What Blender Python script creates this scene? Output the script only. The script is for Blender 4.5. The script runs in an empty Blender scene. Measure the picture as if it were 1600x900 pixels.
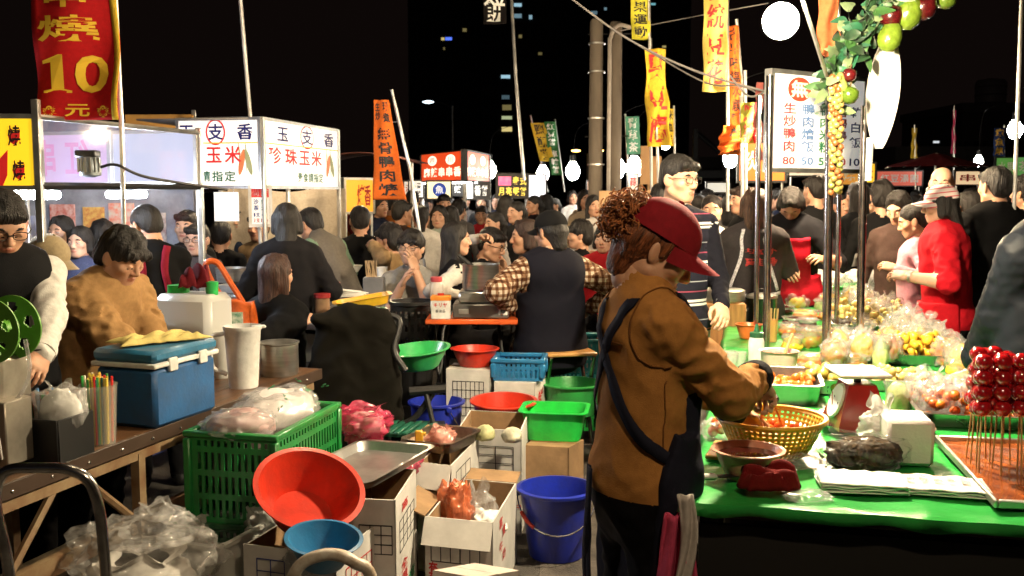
import bpy, math, random
import numpy as np
from mathutils import Vector, Matrix, Euler
from mathutils.bvhtree import BVHTree
R = math.radians
random.seed(7); rng = np.random.default_rng(7)
sc = bpy.context.scene; COL = sc.collection

# ------------------------------------------------------------------ camera, night sky, exposure
FPX = 1555.5; PITCH = math.atan(150 / FPX); CAMZ = 1.6
cam = bpy.data.cameras.new('camera'); cam.lens = 35; cam.sensor_width = 36; cam.clip_end = 5000; cam.clip_start = .05
cam.dof.use_dof = True; cam.dof.focus_distance = 3.6; cam.dof.aperture_fstop = 7.1
camo = bpy.data.objects.new('camera', cam); COL.objects.link(camo)
camo.location = (0, 0, CAMZ); camo.rotation_euler = (R(90) - PITCH, 0, 0); sc.camera = camo
wd = bpy.data.worlds.new('World'); sc.world = wd; wd.use_nodes = True
_n = wd.node_tree.nodes; _l = wd.node_tree.links
_bg = _n['Background']; _sky = _n.new('ShaderNodeTexSky'); _sky.sky_type = 'NISHITA'; _sky.sun_disc = False
_sky.sun_elevation = R(-6); _sky.sun_rotation = R(200)
_add = _n.new('ShaderNodeMix'); _add.data_type = 'RGBA'; _add.blend_type = 'ADD'; _add.inputs[0].default_value = 1.0
_l.new(_sky.outputs[0], _add.inputs[6]); _add.inputs[7].default_value = (.0068, .0041, .0034, 1)   # glow of the city in the night air
_l.new(_add.outputs[2], _bg.inputs[0]); _bg.inputs[1].default_value = .55
sc.view_settings.view_transform = 'Standard'; sc.view_settings.look = 'None'; sc.view_settings.gamma = 1
sc.view_settings.exposure = 0.0
cy = sc.cycles
cy.use_denoising = True; cy.sample_clamp_indirect = 4; cy.max_bounces = 7; cy.diffuse_bounces = 3; cy.glossy_bounces = 3
cy.transmission_bounces = 5; cy.transparent_max_bounces = 16; cy.caustics_reflective = False; cy.caustics_refractive = False
cy.blur_glossy = 1.0

# ------------------------------------------------------------------ pixel helpers (a pixel of the photograph plus a distance gives a place)
def at(u, v, Y):
    a = (u - 800) / FPX; b = (450 - v) / FPX
    d = Vector((a, math.cos(PITCH) + b * math.sin(PITCH), -math.sin(PITCH) + b * math.cos(PITCH)))
    return Vector((0, 0, CAMZ)) + d * (Y / d.y)
def onz(u, v, z):
    a = (u - 800) / FPX; b = (450 - v) / FPX
    d = Vector((a, math.cos(PITCH) + b * math.sin(PITCH), -math.sin(PITCH) + b * math.cos(PITCH)))
    return Vector((0, 0, CAMZ)) + d * ((z - CAMZ) / d.z)
DV = Vector((.235, .972, 0)); EV = Vector((.972, -.235, 0)); STREET = math.atan2(-.235, .972)   # the aisle's direction, its normal, its angle

# ------------------------------------------------------------------ materials
_M = {}
def mat(name, col, r=.55, m=0., var=.18, vs=7., bump=0., bs=60., em=0., tr=0., coat=0., sub=0., alpha=1., sheen=0., stretch=None, col2=None, spec=.5):
    if name in _M: return _M[name]
    x = bpy.data.materials.new(name); x.use_nodes = True; nt = x.node_tree; N = nt.nodes; L = nt.links
    p = N['Principled BSDF']; p.inputs['Roughness'].default_value = r; p.inputs['Metallic'].default_value = m
    p.inputs['Specular IOR Level'].default_value = spec
    tc = N.new('ShaderNodeTexCoord'); vec = tc.outputs['Object']
    if stretch:
        mp = N.new('ShaderNodeMapping'); mp.inputs['Scale'].default_value = stretch; L.new(vec, mp.inputs[0]); vec = mp.outputs[0]
    if var:
        n = N.new('ShaderNodeTexNoise'); n.inputs['Scale'].default_value = vs; n.inputs['Detail'].default_value = 5; n.inputs['Roughness'].default_value = .6
        L.new(vec, n.inputs['Vector'])
        rp = N.new('ShaderNodeValToRGB'); rp.color_ramp.elements[0].position = .3; rp.color_ramp.elements[1].position = .72
        c2 = col2 or tuple(c * (1 - var * 1.6) for c in col)
        rp.color_ramp.elements[0].color = (*[max(0, c) for c in c2], 1); rp.color_ramp.elements[1].color = (*[min(1, c * (1 + var * .5)) for c in col], 1)
        L.new(n.outputs[0], rp.inputs[0]); L.new(rp.outputs[0], p.inputs['Base Color'])
        if r > .12 and not tr:
            mr = N.new('ShaderNodeMapRange'); mr.inputs['To Min'].default_value = r * .8; mr.inputs['To Max'].default_value = min(1, r * 1.25)
            L.new(n.outputs[0], mr.inputs['Value']); L.new(mr.outputs[0], p.inputs['Roughness'])
    else: p.inputs['Base Color'].default_value = (*col, 1)
    if bump:
        b = N.new('ShaderNodeBump'); b.inputs['Strength'].default_value = bump; b.inputs['Distance'].default_value = .01
        n2 = N.new('ShaderNodeTexNoise'); n2.inputs['Scale'].default_value = bs; n2.inputs['Detail'].default_value = 4
        L.new(vec, n2.inputs['Vector']); L.new(n2.outputs[0], b.inputs['Height']); L.new(b.outputs[0], p.inputs['Normal'])
    if em: p.inputs['Emission Color'].default_value = (*col, 1); p.inputs['Emission Strength'].default_value = em
    if tr: p.inputs['Transmission Weight'].default_value = tr
    if coat: p.inputs['Coat Weight'].default_value = coat; p.inputs['Coat Roughness'].default_value = .12
    if sub: p.inputs['Subsurface Weight'].default_value = sub; p.inputs['Subsurface Radius'].default_value = (.01, .004, .002)
    if sheen: p.inputs['Sheen Weight'].default_value = sheen
    if alpha < 1: p.inputs['Alpha'].default_value = alpha
    _M[name] = x; return x
def emit(name, col, s):
    if name in _M: return _M[name]
    x = bpy.data.materials.new(name); x.use_nodes = True; N = x.node_tree.nodes
    e = N.new('ShaderNodeEmission'); e.inputs[0].default_value = (*col, 1); e.inputs[1].default_value = s
    x.node_tree.links.new(e.outputs[0], N['Material Output'].inputs[0]); _M[name] = x; return x
def addfold(x, fs, fold, dist=.02, det=2.5):
    N = x.node_tree.nodes; L = x.node_tree.links; p = N['Principled BSDF']; n = N.new('ShaderNodeTexNoise'); n.noise_type = 'RIDGED_MULTIFRACTAL'; n.inputs['Scale'].default_value = fs; n.inputs['Detail'].default_value = det; n.inputs['Distortion'].default_value = .6
    tc = next(t for t in N if t.type == 'TEX_COORD'); L.new(tc.outputs['Object'], n.inputs['Vector']); b = N.new('ShaderNodeBump'); b.inputs['Strength'].default_value = fold; b.inputs['Distance'].default_value = dist; L.new(n.outputs[0], b.inputs['Height'])
    if p.inputs['Normal'].is_linked: L.new(p.inputs['Normal'].links[0].from_socket, b.inputs['Normal'])
    L.new(b.outputs[0], p.inputs['Normal']); return x
def film(name, col=(.9, .9, .9), clear=.6, gloss=.35, rough=.15, bump=.6, bs=18.):
    """thin plastic film: mostly clear, partly milky, with sharp wrinkled highlights"""
    if name in _M: return _M[name]
    x = bpy.data.materials.new(name); x.use_nodes = True; nt = x.node_tree; N = nt.nodes; L = nt.links; N.remove(N['Principled BSDF'])
    tc = N.new('ShaderNodeTexCoord'); v = N.new('ShaderNodeTexVoronoi'); v.inputs['Scale'].default_value = bs; L.new(tc.outputs['Object'], v.inputs['Vector'])
    n = N.new('ShaderNodeTexNoise'); n.inputs['Scale'].default_value = bs * .8; n.inputs['Detail'].default_value = 6; L.new(tc.outputs['Object'], n.inputs['Vector'])
    ad = N.new('ShaderNodeMath'); ad.operation = 'ADD'; L.new(v.outputs['Distance'], ad.inputs[0]); L.new(n.outputs[0], ad.inputs[1])
    b = N.new('ShaderNodeBump'); b.inputs['Strength'].default_value = bump; b.inputs['Distance'].default_value = .012; L.new(ad.outputs[0], b.inputs['Height'])
    t = N.new('ShaderNodeBsdfTransparent'); d = N.new('ShaderNodeBsdfDiffuse'); d.inputs[0].default_value = (*col, 1); g = N.new('ShaderNodeBsdfGlossy'); g.inputs['Roughness'].default_value = rough
    tl = N.new('ShaderNodeBsdfTranslucent'); tl.inputs[0].default_value = (*col, 1)
    L.new(b.outputs[0], d.inputs['Normal']); L.new(b.outputs[0], g.inputs['Normal'])
    m0 = N.new('ShaderNodeMixShader'); m0.inputs[0].default_value = .4; L.new(d.outputs[0], m0.inputs[1]); L.new(tl.outputs[0], m0.inputs[2])
    m1 = N.new('ShaderNodeMixShader'); m1.inputs[0].default_value = clear; L.new(m0.outputs[0], m1.inputs[1]); L.new(t.outputs[0], m1.inputs[2])
    lw = N.new('ShaderNodeLayerWeight'); lw.inputs[0].default_value = .5; L.new(b.outputs[0], lw.inputs['Normal']); f = N.new('ShaderNodeMath'); f.operation = 'POWER'; f.inputs[1].default_value = 4; L.new(lw.outputs['Facing'], f.inputs[0])
    ml = N.new('ShaderNodeMath'); ml.operation = 'MULTIPLY_ADD'; ml.inputs[1].default_value = .6; ml.inputs[2].default_value = gloss * .22; L.new(f.outputs[0], ml.inputs[0])
    m2 = N.new('ShaderNodeMixShader'); L.new(ml.outputs[0], m2.inputs[0]); L.new(m1.outputs[0], m2.inputs[1]); L.new(g.outputs[0], m2.inputs[2])
    L.new(m2.outputs[0], N['Material Output'].inputs[0]); _M[name] = x; return x
def plastic(name, col, r=.32):
    """used market plastic: scuffs, dull smears"""
    if name in _M: return _M[name]
    return mat(name, col, r=r, var=.2, vs=11, bump=.12, bs=70, coat=.12, col2=tuple(min(1, c * .62 + .012) for c in col))
def cloth(name, col, var=.12, bump=.3, bs=220, fold=.55, fs=6.5):
    """woven cloth: fine weave plus ridged folds"""
    if name in _M: return _M[name]
    x = mat(name, col, r=.9, var=var, vs=55, bump=bump, bs=bs, sheen=.0, spec=.12); N = x.node_tree.nodes; L = x.node_tree.links
    next(n for n in N if n.type == 'BUMP').inputs['Distance'].default_value = .003; return addfold(x, fs, fold, .03)

# ------------------------------------------------------------------ mesh building
def link(o, parent=None, loc=None, rz=0):
    COL.objects.link(o)
    if parent is not None: o.parent = parent
    if loc is not None: o.location = loc
    if rz: o.rotation_euler = (0, 0, rz)
    return o
def tag(o, label=None, cat=None, group=None, kind=None):
    if label: o['label'] = label
    if cat: o['category'] = cat
    if group: o['group'] = group
    if kind: o['kind'] = kind
    return o
def root(name, label, cat, loc=(0, 0, 0), rz=0, group=None):
    return tag(link(bpy.data.objects.new(name, None), None, loc, rz), label, cat, group)
def copytree(o, parent=None, loc=None, rz=None, label=None, group=None):
    c = o.copy(); COL.objects.link(c); c.parent = parent
    if parent is not None: c.matrix_parent_inverse = o.matrix_parent_inverse.copy()
    if loc is not None: c.location = loc
    if rz is not None: c.rotation_euler = (0, 0, rz)
    if label: c['label'] = label
    if group: c['group'] = group
    for ch in list(o.children): copytree(ch, c)
    return c
def mkmesh(name, V, F, mi=None, smooth=40):
    me = bpy.data.meshes.new(name)
    if isinstance(F, np.ndarray):
        nv, nf, k = len(V), len(F), F.shape[1]
        me.vertices.add(nv); me.vertices.foreach_set('co', np.asarray(V, dtype=np.float32).ravel())
        me.loops.add(nf * k); me.loops.foreach_set('vertex_index', F.astype(np.int32).ravel())
        me.polygons.add(nf); me.polygons.foreach_set('loop_start', np.arange(0, nf * k, k, dtype=np.int32))
        me.update(calc_edges=True)
    else: me.from_pydata([tuple(v) for v in V], [], F)
    n = len(me.polygons)
    if mi is not None and n: me.polygons.foreach_set('material_index', np.asarray(mi, dtype=np.int32))
    if smooth:
        me.polygons.foreach_set('use_smooth', np.ones(n, dtype=bool))
        if smooth < 180: me.set_sharp_from_angle(angle=R(smooth))
    me.validate(); me.update(); return me
def place(name, me, mats, parent=None, loc=None, rz=0):
    o = bpy.data.objects.new(name, me)
    for m in (mats if isinstance(mats, (list, tuple)) else [mats]): me.materials.append(m)
    return link(o, parent, loc, rz)
class MB:
    def __init__(s): s.V = []; s.F = []; s.I = []
    def add(s, V, F, mi=0, mx=None):
        b = len(s.V)
        s.V += [tuple(mx @ Vector(v)) if mx is not None else tuple(v) for v in V]
        s.F += [[i + b for i in f] for f in F]; s.I += [mi] * len(F); return s
    def box(s, c, d, mi=0, ch=0., rot=None):
        x, y, z = d[0] / 2, d[1] / 2, d[2] / 2
        mx = Matrix.Translation(Vector(c)) @ (rot.to_4x4() if rot is not None else Matrix())
        if ch <= 0:
            V = [(i * x, j * y, k * z) for i in (-1, 1) for j in (-1, 1) for k in (-1, 1)]
            return s.add(V, [[0, 1, 3, 2], [4, 6, 7, 5], [0, 4, 5, 1], [2, 3, 7, 6], [0, 2, 6, 4], [1, 5, 7, 3]], mi, mx)
        ch = min(ch, x * .9, y * .9, z * .9); V = []; F = []; D = {}
        for i in (-1, 1):
            for j in (-1, 1):
                for k in (-1, 1):
                    D[i, j, k, 0] = len(V); V.append((i * x, j * (y - ch), k * (z - ch)))
                    D[i, j, k, 1] = len(V); V.append((i * (x - ch), j * y, k * (z - ch)))
                    D[i, j, k, 2] = len(V); V.append((i * (x - ch), j * (y - ch), k * z))
        for i in (-1, 1):
            q = [(-1, -1), (1, -1), (1, 1), (-1, 1)]
            f = [D[i, a, b, 0] for a, b in q]; F.append(f if i > 0 else f[::-1])
            f = [D[a, i, b, 1] for a, b in q]; F.append(f[::-1] if i > 0 else f)
            f = [D[a, b, i, 2] for a, b in q]; F.append(f if i > 0 else f[::-1])
            for j in (-1, 1):
                f = [D[i, j, -1, 0], D[i, j, 1, 0], D[i, j, 1, 1], D[i, j, -1, 1]]; F.append(f if i * j < 0 else f[::-1])
                f = [D[i, -1, j, 0], D[i, 1, j, 0], D[i, 1, j, 2], D[i, -1, j, 2]]; F.append(f if i * j > 0 else f[::-1])
                f = [D[-1, i, j, 1], D[1, i, j, 1], D[1, i, j, 2], D[-1, i, j, 2]]; F.append(f if i * j < 0 else f[::-1])
                for k in (-1, 1):
                    f = [D[i, j, k, 0], D[i, j, k, 1], D[i, j, k, 2]]; F.append(f if i * j * k > 0 else f[::-1])
        return s.add(V, F, mi, mx)
    def lathe(s, prof, n=28, mi=0, c=(0, 0, 0), sx=1, sy=1, mx=None):
        V = []; F = []
        for r, z in prof:
            for i in range(n):
                a = 2 * math.pi * i / n; V.append((c[0] + r * sx * math.cos(a), c[1] + r * sy * math.sin(a), c[2] + z))
        for j in range(len(prof) - 1):
            for i in range(n):
                k = (i + 1) % n; F.append([j * n + i, j * n + k, (j + 1) * n + k, (j + 1) * n + i])
        if prof[0][0] > 1e-6: F.append(list(range(n))[::-1])
        if prof[-1][0] > 1e-6: F.append([(len(prof) - 1) * n + i for i in range(n)])
        return s.add(V, F, mi, mx)
    def ring(s, prof, n=28, mi=0, c=(0, 0, 0), mx=None):
        """a closed profile swept round: no caps"""
        m = len(prof); V = [(c[0] + r * math.cos(2 * math.pi * i / n), c[1] + r * math.sin(2 * math.pi * i / n), c[2] + z) for r, z in prof for i in range(n)]
        return s.add(V, [[j * n + i, j * n + (i + 1) % n, (j + 1) % m * n + (i + 1) % n, (j + 1) % m * n + i] for j in range(m) for i in range(n)], mi, mx)
    def tube(s, pts, r, n=8, mi=0, sy=1.):
        P = [Vector(p) for p in pts]; rr = r if isinstance(r, (list, tuple)) else [r] * len(P); V = []; F = []
        up = Vector((0, 0, 1)); t0 = (P[1] - P[0]).normalized()
        if abs(t0.z) > .9: up = Vector((1, 0, 0))
        u = t0.cross(up).normalized()
        for i, p in enumerate(P):
            t = (P[min(i + 1, len(P) - 1)] - P[max(i - 1, 0)]).normalized()
            u = (u - t * u.dot(t)).normalized(); w = t.cross(u)
            for k in range(n):
                a = 2 * math.pi * k / n; V.append(p + (u * math.cos(a) + w * math.sin(a) * sy) * rr[i])
        for i in range(len(P) - 1):
            for k in range(n):
                q = (k + 1) % n; F.append([i * n + k, i * n + q, (i + 1) * n + q, (i + 1) * n + k])
        F.append(list(range(n))[::-1]); F.append([(len(P) - 1) * n + k for k in range(n)])
        return s.add(V, F, mi)
    def sph(s, c, r, mi=0, nu=14, nv=9, mx=None):
        r = r if isinstance(r, (list, tuple)) else (r, r, r); V = [(c[0], c[1], c[2] - r[2])]; F = []
        for j in range(1, nv):
            b = -math.pi / 2 + math.pi * j / nv
            for i in range(nu):
                a = 2 * math.pi * i / nu; V.append((c[0] + r[0] * math.cos(b) * math.cos(a), c[1] + r[1] * math.cos(b) * math.sin(a), c[2] + r[2] * math.sin(b)))
        V.append((c[0], c[1], c[2] + r[2])); e = len(V) - 1
        for i in range(nu):
            k = (i + 1) % nu; F.append([0, 1 + k, 1 + i]); F.append([e, e - nu + i, e - nu + k])
            for j in range(nv - 2): F.append([1 + j * nu + i, 1 + j * nu + k, 1 + (j + 1) * nu + k, 1 + (j + 1) * nu + i])
        return s.add(V, F, mi, mx)
    def prism(s, poly, y0, y1, mi=0, mx=None):
        """polygon in x,z pushed from y0 to y1"""
        n = len(poly); V = [(x, y0, z) for x, z in poly] + [(x, y1, z) for x, z in poly]
        F = [list(range(n)), [n + i for i in range(n)][::-1]] + [[i, n + i, n + (i + 1) % n, (i + 1) % n] for i in range(n)]
        return s.add(V, F, mi, mx)
    def grid(s, f, nu, nv, mi=0, skip=None):
        b = [f(i / nu, j / nv) for j in range(nv + 1) for i in range(nu + 1)]; F = []
        for j in range(nv):
            for i in range(nu):
                if skip and skip(i, j): continue
                k = j * (nu + 1) + i; F.append([k, k + 1, k + nu + 2, k + nu + 1])
        return s.add(b, F, mi)
    def obj(s, name, mats, parent=None, loc=None, rz=0, smooth=40, solid=0, off=0):
        o = place(name, mkmesh(name, s.V, s.F, s.I, smooth), mats, parent, loc, rz)
        if solid: md = o.modifiers.new('s', 'SOLIDIFY'); md.thickness = solid; md.offset = off
        return o
def box_obj(name, c, d, m, parent=None, ch=.004, rot=None): return MB().box(c, d, 0, ch, rot).obj(name, m, parent)
def tube_obj(name, pts, r, m, parent=None, n=8): return MB().tube(pts, r, n).obj(name, m, parent)
def bez(pts, n=10):
    """Catmull-Rom through the points"""
    P = [Vector(p) for p in pts]; P = [P[0] * 2 - P[1]] + P + [P[-1] * 2 - P[-2]]; o = []
    for i in range(1, len(P) - 2):
        for k in range(n):
            t = k / n; a, b, c, d = P[i - 1:i + 3]
            o.append(.5 * ((2 * b) + (c - a) * t + (2 * a - 5 * b + 4 * c - d) * t * t + (3 * b - a - 3 * c + d) * t ** 3))
    o.append(P[-2]); return o

# ------------------------------------------------------------------ lettering: glyph outlines of the built-in font as real flat geometry
_G = {}
_fc = bpy.data.curves.new('glyph', 'FONT'); _fo = bpy.data.objects.new('glyph', _fc); COL.objects.link(_fo)
def glyph(ch, bold):
    k = (ch, bold)
    if ch == '|1': return np.array([(-.5, .26), (-.5, .34), (.1, .5), (.24, .5), (.24, -.4), (.5, -.44), (.5, -.5), (-.5, -.5), (-.5, -.44), (-.2, -.4), (-.2, .3)]), [[10, 9, 4, 3, 2, 1, 0][::-1], [9, 8, 7, 6, 5, 4][::-1]]   # a seriffed one
    if k not in _G:
        _fc.body = ch; _fc.resolution_u = 3; _fc.offset = bold
        me = bpy.data.meshes.new_from_object(_fo.evaluated_get(bpy.context.evaluated_depsgraph_get()))
        V = np.array([(v.co.x, v.co.y) for v in me.vertices]) if len(me.vertices) else np.zeros((0, 2)); F = [list(p.vertices) for p in me.polygons]
        bpy.data.meshes.remove(me)
        if len(V):
            if ord(ch[0]) > 0x2e00: V = V - [.5, .36]
            else: lo, hi = V.min(0), V.max(0); V = (V - (lo + hi) / 2) / (hi - lo)
        _G[k] = (V, F)
    return _G[k]
def letters(items, m, parent, name='character', f=None, bold=.012, y=-.003):
    """items: (characters, x, z, w, h[, flip]) on the x,z plane facing -y, or mapped through f(x, z, offset); one part each"""
    for it in items:
        ch, x, z, w, h = it[:5]; g, gf = glyph(ch, bold); fl = -1 if len(it) > 5 and it[5] else 1
        if not len(g): continue
        V = [f(x + a * w * fl, z + c * h, y) if f else (x + a * w * fl, y, z + c * h) for a, c in g]
        place(name, mkmesh(name, V, gf, None, 0), m, parent)
def row(s, x0, x1, z, h, wf=.9):
    n = len(s); st = (x1 - x0) / n; return [(c, x0 + st * (i + .5), z, st * wf, h) for i, c in enumerate(s)]
def colm(s, x, z0, z1, w, hf=.92):
    n = len(s); st = (z0 - z1) / n; return [(c, x, z0 - st * (i + .5), w, st * hf) for i, c in enumerate(s)]
# ------------------------------------------------------------------ bodies: blended distance fields turned into one continuous surface
def wob(P, fr, seed=0):
    x, y, z = P[..., 0] * fr, P[..., 1] * fr, P[..., 2] * fr; s = seed * 1.7
    return (np.sin(x + 1.3 * np.sin(y * .7 + s) + s) * np.sin(y * 1.1 + 1.1 * np.sin(z * .8 + s)) + np.sin(z * 1.2 + 1.2 * np.sin(x * .9 - s) + 2 * s)) * .5
class SD:
    def __init__(s, h): s.h = h; s.p = []
    def cap(s, a, b, ra, rb=None, m=0, k=.03, fl=None, op='+', wr=0., wf=40.):
        s.p.append(('c', np.array(a, float), np.array(b, float), ra, ra if rb is None else rb, m, k, fl, op, wr, wf)); return s
    def ell(s, c, r, m=0, k=.02, rot=None, op='+', wr=0., wf=40.):
        s.p.append(('e', np.array(c, float), np.array(r, float), None if rot is None else np.array(rot), None, m, k, None, op, wr, wf)); return s
    def mesh(s, cut=None):
        h = s.h; bs = []
        for p in s.p:
            if p[0] == 'c': R0 = max(p[3], p[4]); lo = np.minimum(p[1], p[2]) - R0; hi = np.maximum(p[1], p[2]) + R0
            else:
                e = p[2] if p[3] is None else np.full(3, p[2].max()); lo = p[1] - e; hi = p[1] + e
            mg = p[6] + 2 * h + p[9]; bs.append((lo - mg, hi + mg))
        L = np.min([b[0] for b, p in zip(bs, s.p) if p[8] == '+'], 0); U = np.max([b[1] for b, p in zip(bs, s.p) if p[8] == '+'], 0)
        n = np.ceil((U - L) / h).astype(int) + 1; D = np.full(n, 1., np.float32); T = np.zeros(n, np.int8)
        for p, (lo, hi) in zip(s.p, bs):
            i0 = np.clip(np.floor((lo - L) / h).astype(int), 0, n); i1 = np.clip(np.ceil((hi - L) / h).astype(int) + 1, 0, n)
            if (i1 <= i0).any(): continue
            ax = [(np.arange(a, b) * h + l).astype(np.float32) for a, b, l in zip(i0, i1, L)]
            P = np.stack(np.meshgrid(*ax, indexing='ij'), -1)
            if p[0] == 'c':
                a, b = p[1], p[2]; q = P - a; ab = b - a
                if p[7] is not None:
                    fa = np.array(p[7][0], float); fk = 1 / p[7][1] - 1
                    q = q + (q @ fa)[..., None] * fa * fk; ab = ab + ab @ fa * fa * fk
                t = np.clip(q @ ab / (ab @ ab + 1e-12), 0, 1); d = np.linalg.norm(q - t[..., None] * ab, axis=-1) - (p[3] + t * (p[4] - p[3]))
                if p[7] is not None: d = d * min(1, p[7][1] ** .5)
            else:
                q = P - p[1]
                if p[3] is not None: q = q @ p[3]
                k0 = np.linalg.norm(q / p[2], axis=-1); k1 = np.linalg.norm(q / p[2] ** 2, axis=-1) + 1e-9; d = k0 * (k0 - 1) / k1
            if p[9]: w_ = wob(P * (np.array((1, 1, .3), np.float32) if p[5] == 7 else 1), p[10], p[5]); d = d + p[9] * (w_ if p[5] == 7 else 1.4 * np.abs(w_) - .5)
            sl = tuple(slice(a, b) for a, b in zip(i0, i1)); A = D[sl]; k = p[6]
            if p[8] == '+':
                T[sl] = np.where(d < A, p[5], T[sl]); hh = np.clip(k - np.abs(A - d), 0, None) / k; D[sl] = np.minimum(A, d) - hh * hh * k * .25
            else:
                d = -d; hh = np.clip(k - np.abs(A - d), 0, None) / k; D[sl] = np.maximum(A, d) + hh * hh * k * .25
        if cut is not None:
            ax = [(np.arange(c) * h + l).astype(np.float32) for c, l in zip(n, L)]; D = np.maximum(D, cut(np.stack(np.meshgrid(*ax, indexing='ij'), -1)))
        D[0] = D[-1] = 1; D[:, 0] = D[:, -1] = 1; D[:, :, 0] = D[:, :, -1] = 1
        return nets(D, T, L, h)
def nets(D, T, L, h):
    S = D < 0; c = np.zeros(np.array(D.shape) - 1, np.int8)
    for i in (0, 1):
        for j in (0, 1):
            for k in (0, 1): c += S[i:D.shape[0] - 1 + i, j:D.shape[1] - 1 + j, k:D.shape[2] - 1 + k]
    A = np.argwhere((c > 0) & (c < 8)); ix = np.full(c.shape, -1, np.int64); ix[tuple(A.T)] = np.arange(len(A))
    acc = np.zeros((len(A), 3)); cnt = np.zeros(len(A)); cor = [np.array(q) for q in np.ndindex(2, 2, 2)]
    val = {tuple(q): D[tuple((A + q).T)] for q in cor}
    for q in cor:
        for x in range(3):
            if q[x]: continue
            q2 = q.copy(); q2[x] = 1; a = val[tuple(q)]; b = val[tuple(q2)]; m = (a < 0) != (b < 0)
            t = np.where(m, a / np.where(m, a - b, 1), 0); pt = np.repeat(q[None].astype(float), len(A), 0); pt[:, x] = t
            acc += pt * m[:, None]; cnt += m
    V = (A + acc / cnt[:, None]) * h + L
    Fs = []; Ms = []
    for x in range(3):
        y, z = (x + 1) % 3, (x + 2) % 3; s0 = [slice(None)] * 3; s1 = [slice(None)] * 3; s0[x] = slice(0, -1); s1[x] = slice(1, None)
        a = S[tuple(s0)]; b = S[tuple(s1)]; E = np.argwhere(a != b)
        if not len(E): continue
        fl = a[tuple(E.T)]; E2 = E.copy(); q = []
        for dy, dz in ((-1, -1), (0, -1), (0, 0), (-1, 0)):
            e = E.copy(); e[:, y] += dy; e[:, z] += dz; q.append(ix[tuple(e.T)])
        f = np.stack(q, 1); f[~fl] = f[~fl][:, ::-1]; Fs.append(f); E2[:, x] += (~fl).astype(int); Ms.append(T[tuple(E2.T)])
    return V, np.concatenate(Fs), np.concatenate(Ms).astype(int)
def rotm(x=0, y=0, z=0): return np.array(Euler((x, y, z)).to_matrix())

# material slots of a body: 0 skin 1 top 2 trousers 3 shoes 4 eye white 5 eye dark 6 lip 7 hair/brow 8 second cloth
_head = {}
def head(kind='m', h=.0038):
    k = (kind, h)
    if k in _head: return _head[k]
    s = SD(h); f = kind.startswith('f'); w = .94 if f else 1; down = kind.endswith('d'); smile = kind.endswith('s')
    s.ell((0, -.012, .032), (.074 * w, .091, .082), k=.03).ell((0, .028, -.028), (.062 * w, .056, .084), k=.035)
    s.ell((0, .058, -.09), (.026 * w, .024, .021), k=.03)
    for i in (-1, 1):
        s.ell((i * .043 * w, .052, -.024), (.026, .024, .021), k=.025).cap((i * .056 * w, .0, -.06), (i * .02, .055, -.093), .017, .014, k=.03)
        s.ell((i * .077 * w, -.008, -.008), (.009, .021, .033), k=.008, rot=rotm(0, 0, i * .45))
    s.ell((0, .073, .022), (.05 * w, .013, .013), k=.02)
    for i in (-1, 1): s.ell((i * .033, .098, -.002), (.021, .017, .012), k=.014, op='-')
    s.cap((0, .083, .008), (0, .101, -.03), .008, .0125, k=.014)
    for i in (-1, 1): s.ell((i * .012, .09, -.036), (.0085, .012, .0075), k=.008)
    for i in (-1, 1):
        if down: s.ell((i * .032, .073, -.003), (.0155, .0125, .0115), k=.004).cap((i * .02, .0835, -.0115), (i * .044, .079, -.0115), .0021, .0018, m=5, k=.001)
        else:
            s.ell((i * .032, .0705, -.003), (.0155, .0125, .0105), m=4, k=.001).ell((i * .032, .0795, -.0035), (.0062, .0042, .0062), m=5, k=.001)
            s.cap((i * .017, .081, .002), (i * .032, .0835, .0052), .0046, .005, k=.004).cap((i * .032, .0835, .0052), (i * .048, .0755, .0015), .005, .004, k=.004).cap((i * .019, .0795, -.0098), (i * .046, .0755, -.0088), .0042, .0036, k=.004)
            s.cap((i * .018, .0845, -.0005), (i * .032, .0872, .0012), .0016, .0016, m=5, k=.001).cap((i * .032, .0872, .0012), (i * .047, .0785, -.0018), .0016, .0014, m=5, k=.001)
        s.cap((i * .018, .0855, .0195), (i * .034, .0865, .0245), .0036, .004, m=7, k=.003).cap((i * .034, .0865, .0245), (i * .05, .0755, .02), .004, .0022, m=7, k=.003)
    s.ell((0, .064, -.06), (.032, .019, .022), k=.02)
    if smile:
        s.cap((-.023, .081, -.056), (0, .0905, -.0625), .0045, .006, m=6, k=.003).cap((.023, .081, -.056), (0, .0905, -.0625), .0045, .006, m=6, k=.003)
        s.ell((0, .0905, -.0605), (.014, .006, .0032), m=4, k=.001)
    else:
        s.cap((-.021, .0815, -.0635), (-.004, .0895, -.0605), .0034, .005, m=6, k=.004).cap((.021, .0815, -.0635), (.004, .0895, -.0605), .0034, .005, m=6, k=.004)
        s.cap((-.016, .083, -.069), (.016, .083, -.069), .0045, .0045, m=6, k=.005).ell((0, .0845, -.0705), (.012, .007, .0055), m=6, k=.005)
    s.cap((0, -.018, -.05), (0, -.024, -.1), .053 * w, .05 * w, k=.03)
    _head[k] = s.mesh(); return _head[k]
_hair = {}
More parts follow.
